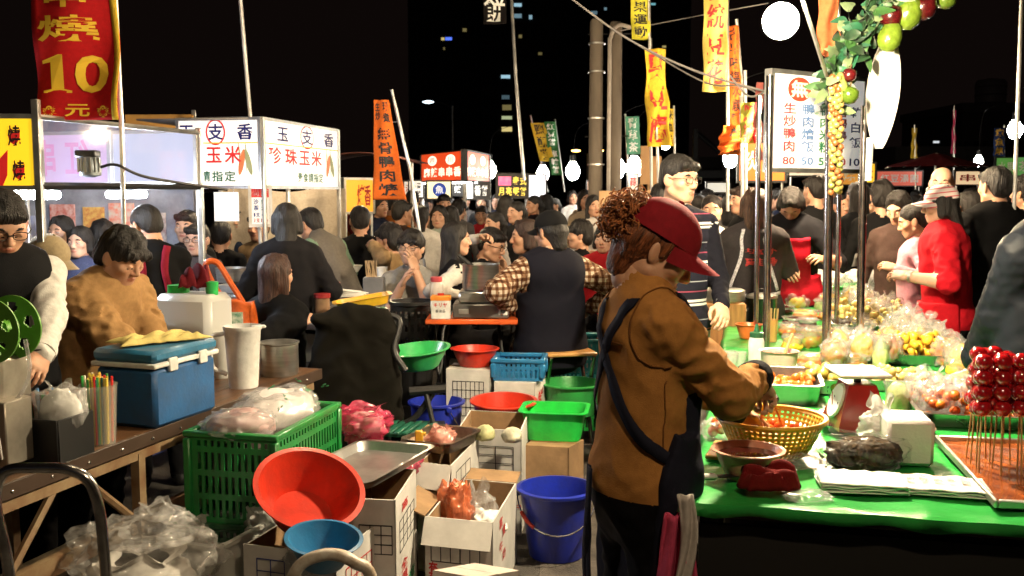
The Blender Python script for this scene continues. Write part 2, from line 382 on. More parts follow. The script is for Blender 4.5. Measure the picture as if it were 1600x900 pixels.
def hair(style, h=.0045):
    if style in _hair: return _hair[style]
    s = SD(h); wr = .0035; wf = 130
    face = lambda: s.ell((0, .118, -.047), (.068, .08, .09), k=.02, op='-')
    if style == 'short':
        s.ell((0, -.016, .043), (.082, .097, .081), m=7, wr=wr, wf=wf).ell((0, -.06, -.015), (.07, .04, .06), m=7, k=.03, wr=wr, wf=wf); face()
        s.cap((-.05, .07, .065), (.05, .07, .072), .017, .02, m=7, k=.03, wr=.005, wf=170)
    elif style == 'crop':
        s.ell((0, -.016, .038), (.079, .093, .08), m=7, wr=.002, wf=wf).ell((0, -.055, -.015), (.066, .04, .06), m=7, k=.03, wr=.002, wf=wf); s.ell((0, .115, -.03), (.075, .075, .095), k=.02, op='-')
    elif style == 'bald':
        s.ell((0, -.05, .0), (.08, .06, .05), m=7, wr=.002, wf=wf); s.ell((0, .115, -.03), (.075, .085, .1), k=.02, op='-'); s.ell((0, 0, .1), (.07, .09, .07), k=.02, op='-')
    elif style == 'mop':
        s.ell((0, -.014, .045), (.09, .103, .088), m=7, wr=.008, wf=95).ell((0, -.06, -.03), (.08, .05, .07), m=7, k=.03, wr=.007, wf=95); face()
        s.cap((-.055, .075, .045), (.055, .078, .05), .02, .022, m=7, k=.02, wr=.009, wf=150)
    elif style in ('long', 'bob'):
        b = -.30 if style == 'long' else -.13
        s.ell((0, -.014, .042), (.084, .099, .084), m=7, wr=wr, wf=wf)
        s.cap((0, -.05, 0), (0, -.075, b), .075, .07, m=7, k=.03, fl=((0, 1, 0), .7), wr=.006, wf=90)
        for i in (-1, 1): s.cap((i * .066, -.01, .03), (i * .075, -.01, b + .07), .026, .03, m=7, k=.03, wr=.006, wf=90)
        s.ell((0, .112, -.04), (.066, .088, .108), k=.02, op='-')
        for i in (-1, 1): s.cap((i * .012, .06, .1), (i * .066, .035, .02), .013, .011, m=7, k=.02, wr=.004, wf=120)
    elif style == 'tail':
        s.ell((0, -.016, .042), (.081, .095, .08), m=7, wr=.002, wf=wf).ell((0, -.055, -.015), (.066, .04, .06), m=7, k=.03); s.ell((0, .115, -.035), (.07, .08, .09), k=.02, op='-')
        s.cap((0, -.1, .03), (0, -.125, -.02), .03, .034, m=7, k=.02, wr=.004).cap((0, -.125, -.02), (0, -.115, -.2), .034, .02, m=7, k=.02, wr=.005)
    elif style == 'undercap':
        s.ell((0, -.02, .02), (.08, .09, .07), m=7, wr=.003, wf=wf).cap((0, -.055, -.02), (0, -.062, -.08), .068, .05, m=7, k=.03, wr=.005, wf=wf); s.ell((0, .11, -.04), (.07, .085, .1), k=.02, op='-')
        for i in (-1, 1): s.cap((i * .07, .012, .025), (i * .072, .002, -.03), .012, .008, m=7, k=.01, wr=.004, wf=wf)
    elif style == 'curlbun':
        s.ell((0, -.02, .02), (.08, .09, .07), m=7, wr=.004, wf=wf).cap((0, -.055, -.02), (0, -.055, -.07), .066, .05, m=7, k=.03, wr=.005, wf=wf); s.ell((0, .11, -.04), (.07, .085, .1), k=.02, op='-')
        for i in (-1, 1): s.cap((i * .07, .012, .03), (i * .074, .006, -.012), .012, .006, m=7, k=.01, wr=.005, wf=wf)
    _hair[style] = s.mesh(); return _hair[style]
_hand = {}
def hand(curl=.5, h=.0042, spread=.0):
    """right hand: wrist at the origin, fingers along +y, palm faces -z, thumb on -x"""
    k = (curl, h, spread)
    if k in _hand: return _hand[k]
    s = SD(h); s.cap((0, -.03, 0), (0, .012, 0), .026, .025, k=.02, fl=((0, 0, 1), .75))
    s.cap((-.02, .03, 0), (-.024, .082, 0), .02, .017, k=.02, fl=((0, 0, 1), .72)).cap((.0, .03, 0), (.0, .086, .001), .02, .018, k=.02, fl=((0, 0, 1), .72)).cap((.02, .028, 0), (.026, .076, -.002), .019, .016, k=.02, fl=((0, 0, 1), .72))
    for x, y, l, r, a in ((-.029, .086, .074, .0088, -.08), (-.0095, .092, .082, .009, -.01), (.0105, .088, .077, .0086, .06), (.029, .078, .06, .0077, .14)):
        p = np.array((x, y, 0.)); dr = np.array((math.sin(a + spread * x * 20), math.cos(a), 0)); ang = curl * .55; rr = r
        for fr, nr in ((.46, .95), (.3, .88), (.24, .78)):
            d = dr * math.cos(ang) + np.array((0, 0, -1.)) * math.sin(ang); q = p + d * l * fr; s.cap(p, q, rr, r * nr, k=.004); p = q; rr = r * nr; ang += curl * 1.0
    p = np.array((-.024, .02, -.006)); q = p + np.array((-.026, .032, -.014)); s.cap(p, q, .0135, .011, k=.012)
    p = q; q = p + np.array((-.008 + .012 * curl, .027, -.01 - .006 * curl)); s.cap(p, q, .0108, .0095, k=.004); p = q; q = p + np.array((.004 + .012 * curl, .022, -.006 - .008 * curl)); s.cap(p, q, .0095, .0075, k=.004)
    _hand[k] = s.mesh(); return _hand[k]
def frame(yv, zv):
    y = np.array(yv, float); y /= np.linalg.norm(y); z = np.array(zv, float); z = z - y * (z @ y); z /= np.linalg.norm(z) + 1e-9; return np.stack([np.cross(y, z), y, z], 1)
def ik(a, t, l1, l2, hint):
    a = np.array(a, float); t = np.array(t, float); d = t - a; L = np.linalg.norm(d); mx = (l1 + l2) * .995
    if L > mx: d = d / L * mx; L = mx; t = a + d
    x = (l1 * l1 - l2 * l2 + L * L) / (2 * L); y = math.sqrt(max(l1 * l1 - x * x, 0)); u = d / L; h = np.array(hint, float); h = h - u * (h @ u); h /= np.linalg.norm(h) + 1e-9
    return a + u * x + h * y, t
SKINS = [(.50, .29, .19), (.56, .34, .235), (.44, .25, .16)]
def skinmat(i): return mat('skin%d' % i, SKINS[i], r=.48, var=.09, vs=22, bump=.1, bs=160, sub=.12, col2=tuple(c * f for c, f in zip(SKINS[i], (.95, .84, .8))))
def hairmat(c=(.013, .01, .009)): return mat('hair%.3f%.3f' % (c[0], c[1]), c, r=.5, var=.65, vs=150, bump=1., bs=190, stretch=(1, 1, .07), spec=.4)
_bodies = {}
def body(H=1.7, fem=False, fat=1., lean=0., side=0., twist=0., sit=0., hp=0., hy=0., hr=0., rh=None, lh=None, rpal=None, lpal=None, sleeve='long', thick=.004, h=.014, face='m', curl=.6, wr=.006, hood=False,
         rel=None, lel=None, skirt=False, legs=True, hh=.0042, fh=.0038, collar=0, rcurl=None, rdir=None, coat=0., hem=-.07, headk=1.):
    key = repr((round(H, 2), fem, fat, lean, side, twist, sit, hp, hy, hr, rh, lh, rpal, lpal, sleeve, thick, h, face, curl, wr, hood, rel, lel, skirt, legs, hh, fh, collar, rcurl, rdir, coat, hem, headk))
    if key in _bodies: return _bodies[key]
    s = H / 1.7; g = SD(h); sw = (.147 if fem else .166) * s * (fat * .5 + .5); tk = thick
    hz = sit if sit else .90 * s; hips = np.array((0, 0, hz)); Rl = rotm(-lean, side, 0); Rt = Rl @ rotm(0, 0, twist)
    hips[2] = hz; up = lambda v: hips + Rl @ (np.array(v, float) * s); tp = lambda v: hips + Rt @ (np.array(v, float) * s)
    chest = tp((0, .0, .36)); nb = tp((0, -.015, .525)); fwd = Rt @ np.array((0, 1., 0)); fl = (tuple(fwd), .74)
    # torso
    g.ell(hips + np.array((0, 0, -.02)), (.165 * s * fat + tk, .125 * s * fat + tk, .13 * s), m=2, k=.05, wr=wr)
    g.cap(up((0, 0, .02)), up((0, 0, .2)), (.15 if fem else .155) * s * fat + tk, (.135 if fem else .15) * s * fat + tk, m=1, k=.05, fl=fl, wr=wr, wf=32)
    g.cap(up((0, 0, .2)), tp((0, .0, .40)), (.135 if fem else .15) * s * fat + tk, .158 * s * fat + tk, m=1, k=.06, fl=fl, wr=wr, wf=28)
    if fem: g.cap(tp((-.07, .075, .30)), tp((.07, .075, .30)), .062 * s, m=1, k=.05)
    if coat: g.cap(hips + np.array((0, 0, .05)), hips + np.array((0, -.01, -coat)), .16 * s * fat + tk, .172 * s * fat + tk, m=1, k=.03, fl=fl, wr=wr, wf=30)
    Sh = {}
    for i, nm in ((1, 'r'), (-1, 'l')):
        Sh[nm] = tp((i * sw / s, -.005, .455)); g.cap(tp((i * .045, -.015, .505)), Sh[nm], .045 * s + tk, .05 * s + tk, m=1, k=.04, wr=wr)
    if collar: g.cap(tp((0, -.02, .5)), tp((0, -.005, .5 + collar)), .072 * s + tk * .5, .066 * s + tk * .5, m=1, k=.015)
    if hood: g.cap(tp((-.07, -.09, .5)), tp((.07, -.09, .5)), .05 * s, m=1, k=.04).cap(tp((0, -.12, .44)), tp((0, -.11, .5)), .055 * s, m=1, k=.04)
    # arms
    hands = []; info = {}
    for i, nm, tgt, pal, el in ((1, 'r', rh, rpal, rel), (-1, 'l', lh, lpal, lel)):
        a = Sh[nm]; t = np.array(tgt, float) if tgt is not None else a + Rl @ np.array((i * .09, .06, -.50)) * s
        e, w = ik(a, t, .285 * s, .25 * s, el if el is not None else (i * .6, -.7, -.5)); fr = w - e
        ml = 1 if sleeve in ('long', 'half') else 8 if sleeve == 'two' else 0; me = 0 if sleeve in ('short', 'half', 'none') else ml
        g.cap(a, e, .052 * s * fat + tk, .043 * s * fat + tk, m=1 if sleeve == 'short' else ml, k=.03, wr=wr * 1.5, wf=55)
        if sleeve == 'short': mid = a + (e - a) * .62; g.cap(a, mid, .056 * s + tk, .054 * s + tk, m=1, k=.01)
        rlow = (.041 * s * fat + tk * (1 if me else 0), .03 * s + tk * (1 if me else 0)); g.cap(e, w - fr * .04, rlow[0], rlow[1], m=me, k=.025, wr=wr * 1.3 if me else 0, wf=60)
        hd = fr / np.linalg.norm(fr)
        if rdir is not None and nm == 'r': hd = np.array(rdir, float)
        Fm = frame(hd, pal if pal is not None else (i * .5, .4, .8)); V, Fc, M = hand(rcurl if (rcurl is not None and nm == 'r') else curl, hh); V = V * s * (.93 if fem else 1)
        if i < 0: V = V * [-1, 1, 1]; Fc = Fc[:, ::-1]
        hands.append((V @ Fm.T + w, Fc, M)); info[nm] = (a, e, w, hd)
    # legs
    if legs:
        for i in (-1, 1):
            hj = hips + np.array((i * .09 * s, 0, -.05))
            if sit: kn = np.array((i * .13, .40 * s, hz + .0)); an = np.array((i * .13, .38 * s, max(.08, hz - .42 * s)))
            else: kn = np.array((i * .1 * s, .015, .47 * s)); an = np.array((i * .11 * s, -.02, .075))
            g.cap(hj, kn, .088 * s * fat + tk, .058 * s + tk, m=2, k=.04, wr=wr, wf=45).cap(kn, an, .057 * s + tk, .045 * s + tk, m=2, k=.03, wr=wr * 1.2, wf=50)
            g.cap(an + np.array((0, -.03, -.035)), an + np.array((0, .13, -.045)), .042, .034, m=3, k=.02)
    if skirt: g.cap(hips, hips + np.array((0, 0, -.35)), .17 * s, .2 * s, m=2, k=.04, fl=((0, 1, 0), .75))
    hc = nb + Rl @ np.array((0, .022 + .05 * math.sin(max(hp, 0)), .163 - .03 * abs(math.sin(hp)))) * s; Hm = rotm(0, 0, hy) @ rotm(-hp, 0, 0) @ rotm(0, hr, 0); hs = (.96 if fem else 1.02) * (s * .35 + .65) * headk
    g.cap(nb - Rl @ np.array((0, .01, .05)) * s, hc + Hm @ np.array((0, -.022, -.075)) * hs, .057 * s, .05 * hs, m=0, k=.02)
    V, Fc, M = g.mesh(cut=lambda P: .004 - P[..., 2])
    if legs:
        fc = V[Fc].mean(1); q = (fc - hips) @ Rl; cl = (M == 1) | (M == 2)
        M = np.where(cl & (np.abs(q[:, 0]) < .26 * fat) & (q[:, 2] < .2), np.where((q[:, 2] > hem * s) & ((q[:, 1] < .14) | (not sit)), 1, 2), M)
    hV, hF, hM = head(face, fh)
    parts = [(V, Fc, M), (hV * hs @ Hm.T + hc, hF, hM)] + hands; vs = []; fs = []; ms = []; b = 0
    for v, f, m in parts: vs.append(v); fs.append(f + b); ms.append(m); b += len(v)
    info.update(hc=hc, Hm=Hm, hs=hs, nb=nb, tp=tp, up=up, sh=Sh, hips=hips, s=s, Rt=Rt)
    me = mkmesh('person', np.concatenate(vs), np.concatenate(fs), np.concatenate(ms), 180)
    for _ in range(9): me.materials.append(None)
    _bodies[key] = (me, info); return _bodies[key]
_sm = {}
def shared(key, fn):
    if key not in _sm: _sm[key] = fn()
    return _sm[key]
def child(name, me, m, par, mx=None):
    o = bpy.data.objects.new(name, me)
    if not len(me.materials): me.materials.append(None)
    o.material_slots[0].link = 'OBJECT'; o.material_slots[0].material = m
    COL.objects.link(o); o.parent = par
    if mx is not None: o.matrix_local = mx
    return o
def cap_mesh():
    b = MB(); n = 24; rx, ry, rz = .091, .106, .098
    def dome(u, v):
        a = u * 2 * math.pi; t = v * math.pi / 2; q = 1 + .012 * math.cos(a * 6)
        return (rx * math.cos(t) * math.cos(a) * q, -.012 + ry * math.cos(t) * math.sin(a) * q, .03 + rz * math.sin(t) ** .9)
    b.grid(dome, n * 2, 9)
    def visor(u, v):
        a = R(18 + 144 * u); x = rx * math.cos(a); k = math.sin(math.pi * u) ** .6; return (x * (1 + .0 * v), -.012 + ry * math.sin(a) * .98 + v * .078 * k, .036 - .012 * v - .034 * (abs(x) / rx) ** 2 * (.35 + v))
    b.grid(visor, 16, 6); b.sph((0, -.012, .13), (.008, .008, .005))
    me = mkmesh('cap', b.V, b.F, None, 50); return me
def glasses_mesh():
    b = MB()
    for i in (-1, 1):
        c = Vector((i * .034, .099, .0)); P = []
        for k in range(17):
            a = 2 * math.pi * k / 16; ca, sa = math.cos(a), math.sin(a); P.append(c + Vector((.025 * math.copysign(abs(ca) ** .6, ca), -.004 * abs(ca) , .0165 * math.copysign(abs(sa) ** .6, sa))))
        b.tube(P, .0019, 5); b.tube([(i * .059, .094, .006), (i * .079, .06, .006), (i * .083, -.005, .004), (i * .083, -.02, -.012)], .0021, 5)
    b.tube([(-.011, .1, .003), (0, .103, .006), (.011, .1, .003)], .0017, 5); return mkmesh('glasses', b.V, b.F, None, 60)
def person(label, pos, yaw, top, bottom=(.015, .015, .018), skin=0, hairs='short', hairc=(.013, .01, .009), capc=None, spec=False, group=None, two=None, topmat=None, topr=.9, shoes=(.01, .01, .01), cap_rot=0., **kw):
    me, info = body(**kw)
    o = bpy.data.objects.new('person', me); COL.objects.link(o); o.location = pos; o.rotation_euler = (0, 0, R(yaw)); tag(o, label, 'person', group)
    cm = lambda c: c if not isinstance(c, tuple) else cloth('cloth%.3f_%.3f_%.3f' % c, tuple(x * (.5 if max(c) < .035 else 1) for x in c))
    ms = [skinmat(skin), topmat or cm(top), cm(bottom), mat('shoe', shoes, r=.5), mat('eye_white', (.62, .58, .54), r=.15, var=0), mat('eye_dark', (.008, .005, .004), r=.1, var=0),
          mat('lip%d' % skin, tuple(c * f for c, f in zip(SKINS[skin], (.82, .52, .5))), r=.4, var=.1), hairmat(hairc), cm(two or top)]
    for i, m in enumerate(ms): o.material_slots[i].link = 'OBJECT'; o.material_slots[i].material = m
    hm = Matrix.Translation(Vector(info['hc'])) @ Matrix(info['Hm'].tolist()).to_4x4() @ Matrix.Scale(info['hs'], 4)
    if hairs: child('hair', shared('hair_' + hairs, lambda: mkmesh('hair', *hair(hairs)[:2], None, 180)), hairmat(hairc), o, hm)
    if capc: child('cap', shared('cap', cap_mesh), cm(capc), o, hm @ Euler((0, 0, cap_rot)).to_matrix().to_4x4())
    if spec: child('glasses', shared('glasses', glasses_mesh), mat('glasses_frame', (.01, .01, .01), r=.25, var=0), o, hm)
    return o, info
def bib(o, kw, m, name='apron', y0=.0, z0=None, z1=None, grow=.012, back=False, hx=.145, wr=.003, slope=None):
    """an apron or vest: a second skin over the torso, cut to its own outline"""
    me, info = body(**kw); s = info['s']; g = SD(kw.get('h', .014)); tk = kw.get('thick', .004) + grow; fat = kw.get('fat', 1.); up, tp = info['up'], info['tp']; fwd = info['Rt'] @ np.array((0, 1., 0)); fl = (tuple(fwd), .74); sw = .155
    g.cap(up((0, 0, -.35)), up((0, 0, .0)), .178 * s * fat + tk, .165 * s * fat + tk, k=.04, fl=fl, wr=wr * 1.5, wf=35).ell(info['hips'] + np.array((0, 0, -.02)), (.165 * s * fat + tk, .125 * s * fat + tk, .13 * s), k=.05)
    g.cap(up((0, 0, .02)), up((0, 0, .2)), .155 * s * fat + tk, .15 * s * fat + tk, k=.05, fl=fl, wr=wr, wf=32).cap(up((0, 0, .2)), tp((0, .0, .40)), .15 * s * fat + tk, .158 * s * fat + tk, k=.06, fl=fl, wr=wr)
    if kw.get('fem'): g.cap(tp((-.07, .075, .30)), tp((.07, .075, .30)), .062 * s + grow, k=.05)
    for i in (-1, 1): g.cap(tp((i * .045, -.015, .505)), info['sh']['r' if i > 0 else 'l'], .047 * s + tk, .052 * s + tk, k=.04); g.cap(tp((i * .06, .02, .44)), tp((i * .06, -.04, .44)), .085 * s + tk, k=.05)
    Ri = info['Rt'].T; hp = info['hips']; zb = -.3 if z0 is None else z0; zt = .47 if z1 is None else z1
    def cut(P):
        q = (P - hp) @ Ri.T / s; q = np.asarray(q); d = np.maximum(zb - q[..., 2], q[..., 2] - zt)
        if not back: d = np.maximum(d, y0 - q[..., 1]); bibx = np.where(q[..., 2] > .14, np.abs(q[..., 0]) - hx * .8, -1.); d = np.maximum(d, bibx)
        else: d = np.maximum(d, np.abs(q[..., 0]) - hx - np.clip(.34 - q[..., 2], 0, 1) * 1.5); d = np.maximum(d, .062 - np.hypot(q[..., 0], (q[..., 1] + .01) * .9) - .25 * np.clip(.56 - q[..., 2], 0, 1))
        if slope is not None: d = np.maximum(d, (q[..., 2] - slope[0] - slope[1] * (q[..., 1] - y0)) * .6)
        return d
    V, F, M = g.mesh(cut=cut); return place(name, mkmesh(name, V, F, None, 60), m, o)
def strap(o, info_me, pts, w, m, name='strap', lift=.006, n=10):
    """a ribbon laid on the body's surface through the given points (person's own frame)"""
    bv = info_me; P = bez(pts, n); Q = []
    for p in P:
        c, nn, _, _ = bv.find_nearest(p); Q.append((c + nn * lift, nn))
    V = []; F = []
    for i, (c, nn) in enumerate(Q):
        t = (Q[min(i + 1, len(Q) - 1)][0] - Q[max(i - 1, 0)][0]).normalized(); b = t.cross(nn).normalized() * w / 2; V += [c - b, c + b]
    for i in range(len(Q) - 1): F.append([2 * i, 2 * i + 1, 2 * i + 3, 2 * i + 2])
    ob = place(name, mkmesh(name, V, F, None, 60), m, o); md = ob.modifiers.new('s', 'SOLIDIFY'); md.thickness = .004; md.offset = 1; return ob
def bvh(me): return BVHTree.FromPolygons([v.co.copy() for v in me.vertices], [list(p.vertices) for p in me.polygons])
# ------------------------------------------------------------------ shared materials
ASPHALT = mat('asphalt', (.085, .075, .066), r=.85, var=.45, vs=3.2, bump=.7, bs=140)
STEEL = mat('brushed_steel', (.55, .54, .51), r=.3, m=.9, var=.2, vs=5, bump=.08, bs=60, stretch=(1, 1, 12))
ALU = mat('dull_aluminium', (.6, .6, .58), r=.36, m=.9, var=.2, vs=9)
CHROME = mat('worn_chrome', (.62, .6, .58), r=.2, m=1, var=.3, vs=18)
BLACKM = mat('black_metal', (.012, .012, .013), r=.45, var=.3, vs=12)
BLACKP = mat('black_plastic', (.012, .012, .013), r=.4, var=.2)
WHITEP = plastic('white_plastic', (.72, .71, .68), .4)
PVC = mat('white_sign_frame', (.6, .58, .55), r=.4, var=.15)
CARD = mat('cardboard', (.33, .2, .1), r=.85, var=.22, vs=9, bump=.15, bs=30)
CARDW = mat('white_carton', (.62, .6, .57), r=.7, var=.16, vs=7, bump=.12, bs=14)
INK_R = mat('red_ink', (.5, .03, .03), r=.7, var=.15); INK_B = mat('blue_ink', (.03, .05, .22), r=.7, var=.15); INK_K = mat('black_ink', (.01, .01, .012), r=.7, var=.1); INK_G = mat('green_ink', (.02, .2, .07), r=.7, var=.1); INK_Y = mat('yellow_ink', (.85, .55, .04), r=.7, var=.1); INK_W = mat('white_ink', (.8, .8, .78), r=.7, var=.05)
PAPER = mat('white_paper', (.78, .77, .74), r=.8, var=.06, bump=.1, bs=20)
CLEAR = film('clear_film', (.9, .9, .9), .74, .5, .1, .8, 20); MILK = film('milky_film', (.85, .84, .82), .34, .45, .18, .8, 16)
ACRYL = film('acrylic_sheet', (.8, .85, .95), 1., .08, .05, .02, 3)

# ------------------------------------------------------------------ ground
tag(MB().grid(lambda u, v: ((u - .5) * 4200, -40 + v * 3000, 0), 4, 4).obj('ground', ASPHALT, smooth=0), kind='structure')
pt = MB()   # worn patches of older asphalt
tag(MB().grid(lambda u, v: (.05 + .9 * u + .2 * v, 3.2 + 2.6 * v, .004), 2, 2).obj('asphalt_patch', mat('patched_asphalt', (.12, .1, .085), r=.9, var=.5, vs=5, bump=.9, bs=120), smooth=0), kind='structure')

# ------------------------------------------------------------------ lamps
def bulb(label, p, rad, S, col=(1, .93, .8), cord=None, arm=None, group=None, shade=False):
    r0 = root('lamp', label, 'lamp', p, 0, group)
    if rad > .06 and p[1] < 5: MB().sph((0, 0, 0), rad, 0, 20, 14).obj('glass_bulb', emit('bulb_%s' % label, col, S), r0, smooth=180)
    else: MB().lathe([(0, -rad * 1.25), (rad * .6, -rad * 1.05), (rad, -rad * .2), (rad * .9, rad * .5), (rad * .45, rad * 1.2), (rad * .4, rad * 1.35)], 14).obj('glass_bulb', emit('bulb_%s' % label, col, S), r0, smooth=180)
    MB().lathe([(rad * .42, rad * 1.36), (rad * .42, rad * 2.3), (rad * .2, rad * 2.5)], 12).obj('socket', BLACKP, r0)
    if shade: MB().ring([(rad * .45, rad * 2.2), (rad * 1.2, rad * 1.9), (rad * 2.9, rad * .9)], 20).obj('lamp_shade', mat('white_enamel', (.7, .7, .68), r=.3, var=.1), r0, solid=.003)
    if cord: tube_obj('cord', bez([(0, 0, rad * 2.4)] + [tuple(Vector(c) - Vector(p)) for c in cord], 6), .005, BLACKP, r0, 5)
    if arm: tube_obj('arm', [tuple(Vector(c) - Vector(p)) for c in arm], .009, ALU, r0, 6)
    return r0
A0 = at(1220, 33, 3.75)
bulb('bright bare bulb hanging over the fruit table', A0, .066, 2900, col=(1, .82, .54), arm=[A0 + Vector((0, 0, .14)), A0 + Vector((.06, .0, .13)), at(1292, 120, 4.72)])
B0 = Vector((.6, 1.2, 2.7))  # bulb out of frame, placed to light the near goods from the front
bulb('bare bulb over the near end of the fruit table', B0, .05, 900, col=(1, .74, .45), cord=[B0 + Vector((.0, .1, .5)), B0 + Vector((.4, 1.5, 1.1))])
for lb, p, S in (('bare bulb behind the menu board over the far table', at(1262, 205, 6.6), 3000), ('bare bulb high above the cooker, out of view', Vector((-.35, 5.3, 3.3)), 2100), ('bare bulb high above the wooden counter, out of view', Vector((-.9, 3.3, 3.0)), 240), ('bare bulb under the corn stall roof', Vector((-1.95, 7.9, 2.0)), 500), ('bare bulb behind the orange flag', at(607, 215, 9.6), 1000), ('bare bulb above the crowd behind the menu board', at(1318, 190, 9.0), 1300), ('bare bulb behind the white leaf board', at(1378, 150, 6.9), 900), ('bare bulb behind the woman in the red cap', at(1040, 225, 9.6), 420)):  # unseen bulbs added to brighten the stalls and the crowd
    bulb(lb, p, .045, S, col=(1, .76, .47), cord=[p + Vector((.0, .02, .14)), p + Vector((.05, .3, .17))], group='stall lamps')
for i, (u, v, Y, rad, S, lb) in enumerate(((765, 266, 22, .10, 90, 'white lamp shining behind the small green flag'), (848, 272, 26, .11, 70, 'white lamp beside the red banner far down the aisle'), (895, 268, 19, .09, 130, 'white lamp just beside the concrete posts'), (964, 263, 15, .085, 150, 'first of two white lamps right of the concrete posts'), (991, 262, 15.3, .085, 150, 'second of two white lamps right of the concrete posts'),
        (1141, 248, 11, .055, 150, 'white lamp beside the orange stall sign'), (1586, 203, 21, .10, 150, 'white lamp at the edge beside the hanging blue banner'), (1529, 252, 17, .05, 100, 'small lamp under the rim of the dark red parasol'))):
    p = at(u, v, Y); bulb(lb, p, rad * 1.5, S, cord=[p + Vector((.1, .1, .8)), p + Vector((.5, .3, 1.0))], group='stall lamps')
# street lamps
def street_lamp(label, u, v, Y, warm, h0, arms):
    p = at(u, v, Y); r0 = root('street_lamp', label, 'street lamp', (p.x, p.y, 0), 0, 'street lamps')
    MB().lathe([(.09, 0), (.07, p.z * .5), (.045, p.z)], 10).obj('pole', mat('galvanised_steel', (.25, .25, .25), r=.5, m=1, var=.2), r0)
    for s in arms:
        tube_obj('arm', bez([(0, 0, p.z - .2), (s * .4, 0, p.z + .1), (s * 1.0, 0, p.z + .2)], 5), .03, BLACKM, r0, 6)
        MB().sph((s * 1.15, 0, p.z + .17), (.28, .12, .07)).obj('lamp_head', emit('street_%d' % warm, (1, .55, .12) if warm else (.75, .9, 1), h0), r0)
street_lamp('street lamp with one pale lit head above the red stall', 707, 165, 48, 0, 3, (-1,))
street_lamp('orange street lamps with two heads beside the concrete posts', 918, 240, 60, 1, 14, (-.6, .6))

# ------------------------------------------------------------------ far buildings
def building(label, u0, u1, vtop, Y, depth, col, flo, nwin, lit, group=None):
    a = at(u0, 300, Y); b = at(u1, 300, Y); top = at(u0, vtop, Y).z; w = b.x - a.x
    r0 = root('building', label, 'building', ((a.x + b.x) / 2, Y, 0), 0, group)
    wl = MB().box((0, depth / 2, top / 2), (w, depth, top), 0).obj('wall', mat('facade_%s' % label, col, r=.9, var=.3, vs=.2), r0, smooth=0)
    for k in range(1, int(top / flo)): box_obj('floor_band', (0, -.08, k * flo), (w + .1, .3, .28), mat('band_%s' % label, tuple(c * 1.3 for c in col), r=.9), r0, 0)
    box_obj('parapet', (0, depth / 2, top + .4), (w + .4, depth + .4, .8), mat('band_%s' % label, col), r0, 0)
    dk = mat('dark_window', (.012, .009, .008), r=.6, var=0, spec=.1); n = 0; fm = shared('bwin%s' % label, lambda: MB().box((0, 0, 0), (w / nwin * .6, .1, flo * .5)).obj('window', dk).data)
    for o in [o for o in bpy.data.objects if o.name.startswith('window') and o.data == fm and o.parent is None]: bpy.data.objects.remove(o)
    nf = int(top / flo); nf0 = max(0, nf - 14)
    for j in range(nf0, nf):
        for i in range(nwin):
            if any(abs((i, j)[0] - x) < .5 and abs(j - y) < .5 for x, y, *_ in lit): continue
            link(bpy.data.objects.new('window', fm), r0, (-w / 2 + w / nwin * (i + .5), -.07, (j + .55) * flo)); n += 1
    for (u, v, du, dv, c, s) in [q for q in lit if len(q) == 6]:
        p0 = at(u, v, Y); box_obj('lit_window', (p0.x - r0.location.x, -.09, p0.z), (du * Y / FPX, .16, dv * Y / FPX), emit('win%.2f%.2f%.1f' % (c[0], c[2], s), c, s), r0, 0)
    return r0
W1 = (1, .8, .3); W2 = (.45, .75, .9)
building('tall dark tower with a few lit windows behind the white flagpole', 752, 872, -160, 150, 18, (.018, .014, .013), 3.3, 8, [(809, 8, 12, 5, W2, .7), (809, 25, 12, 6, W2, .3), (829, 27, 5, 6, W2, .5), (790, 120, 14, 5, W2, .8), (790, 152, 12, 6, W2, .12), (792, 168, 14, 8, W1, .16), (792, 184, 16, 5, (.8, .9, .5), .5), (792, 202, 16, 7, W1, .7), (813, 57, 5, 5, W1, .25), (844, 84, 6, 4, W1, .12)])
building('dark tower with a blue roof sign behind the pole with the white character flag', 640, 757, -60, 190, 20, (.013, .01, .01), 3.3, 9, [(701, 61, 10, 5, (.1, .2, 1), 1.2), (692, 61, 5, 4, W1, .6), (726, 47, 6, 5, W1, .2), (694, 76, 3, 4, W1, .15), (784, 70, 32, 4, (.15, .2, 1), 1.0)])
building('dark tower with small lights behind the yellow flags', 872, 1075, -90, 230, 20, (.014, .011, .012), 3.4, 10, [(928, 20, 10, 5, W2, .2), (946, 14, 4, 4, W2, .3), (1020, 6, 8, 4, (.3, .8, .9), .5), (1038, 73, 5, 3, W1, .4), (1036, 73, 3, 3, W1, .3)])
building('grey block with a rooftop tank at the far end of the market', 1500, 1600, 175, 90, 14, (.05, .04, .037), 3.4, 7, [])
building('low grey hall roofline behind the market crowd', 1080, 1500, 262, 75, 12, (.06, .05, .045), 3.0, 26, [(1462, 222, 8, 3, (.9, .95, 1), .8)])
building('distant low block behind the dark red parasol', 1400, 1560, 250, 60, 10, (.07, .06, .055), 2.6, 12, [])
tk = root('rooftop_tank', 'round grey water tank on the roof of the far block', 'water tank', at(1571, 175, 92) + Vector((0, 3, .5)))
MB().lathe([(1.35, 0), (1.4, 2.4), (1.2, 2.7), (0, 2.9)], 20).obj('tank', mat('tank_grey', (.16, .13, .12), r=.5, m=.3), tk)
for i in range(3): MB().ring([(1.38, .5 + i * .75), (1.46, .55 + i * .75), (1.38, .6 + i * .75)], 20).obj('band', mat('tank_grey', (.1, .1, .1)), tk)
sk = root('roof_gantry', 'dark steel gantry rising above the low hall roof', 'gantry', at(1085, 300, 40)); sk.location.z = 0
for x in (0, 1.2): box_obj('post', (x, 0, 2), (.18, .18, 4.2), BLACKM, sk)
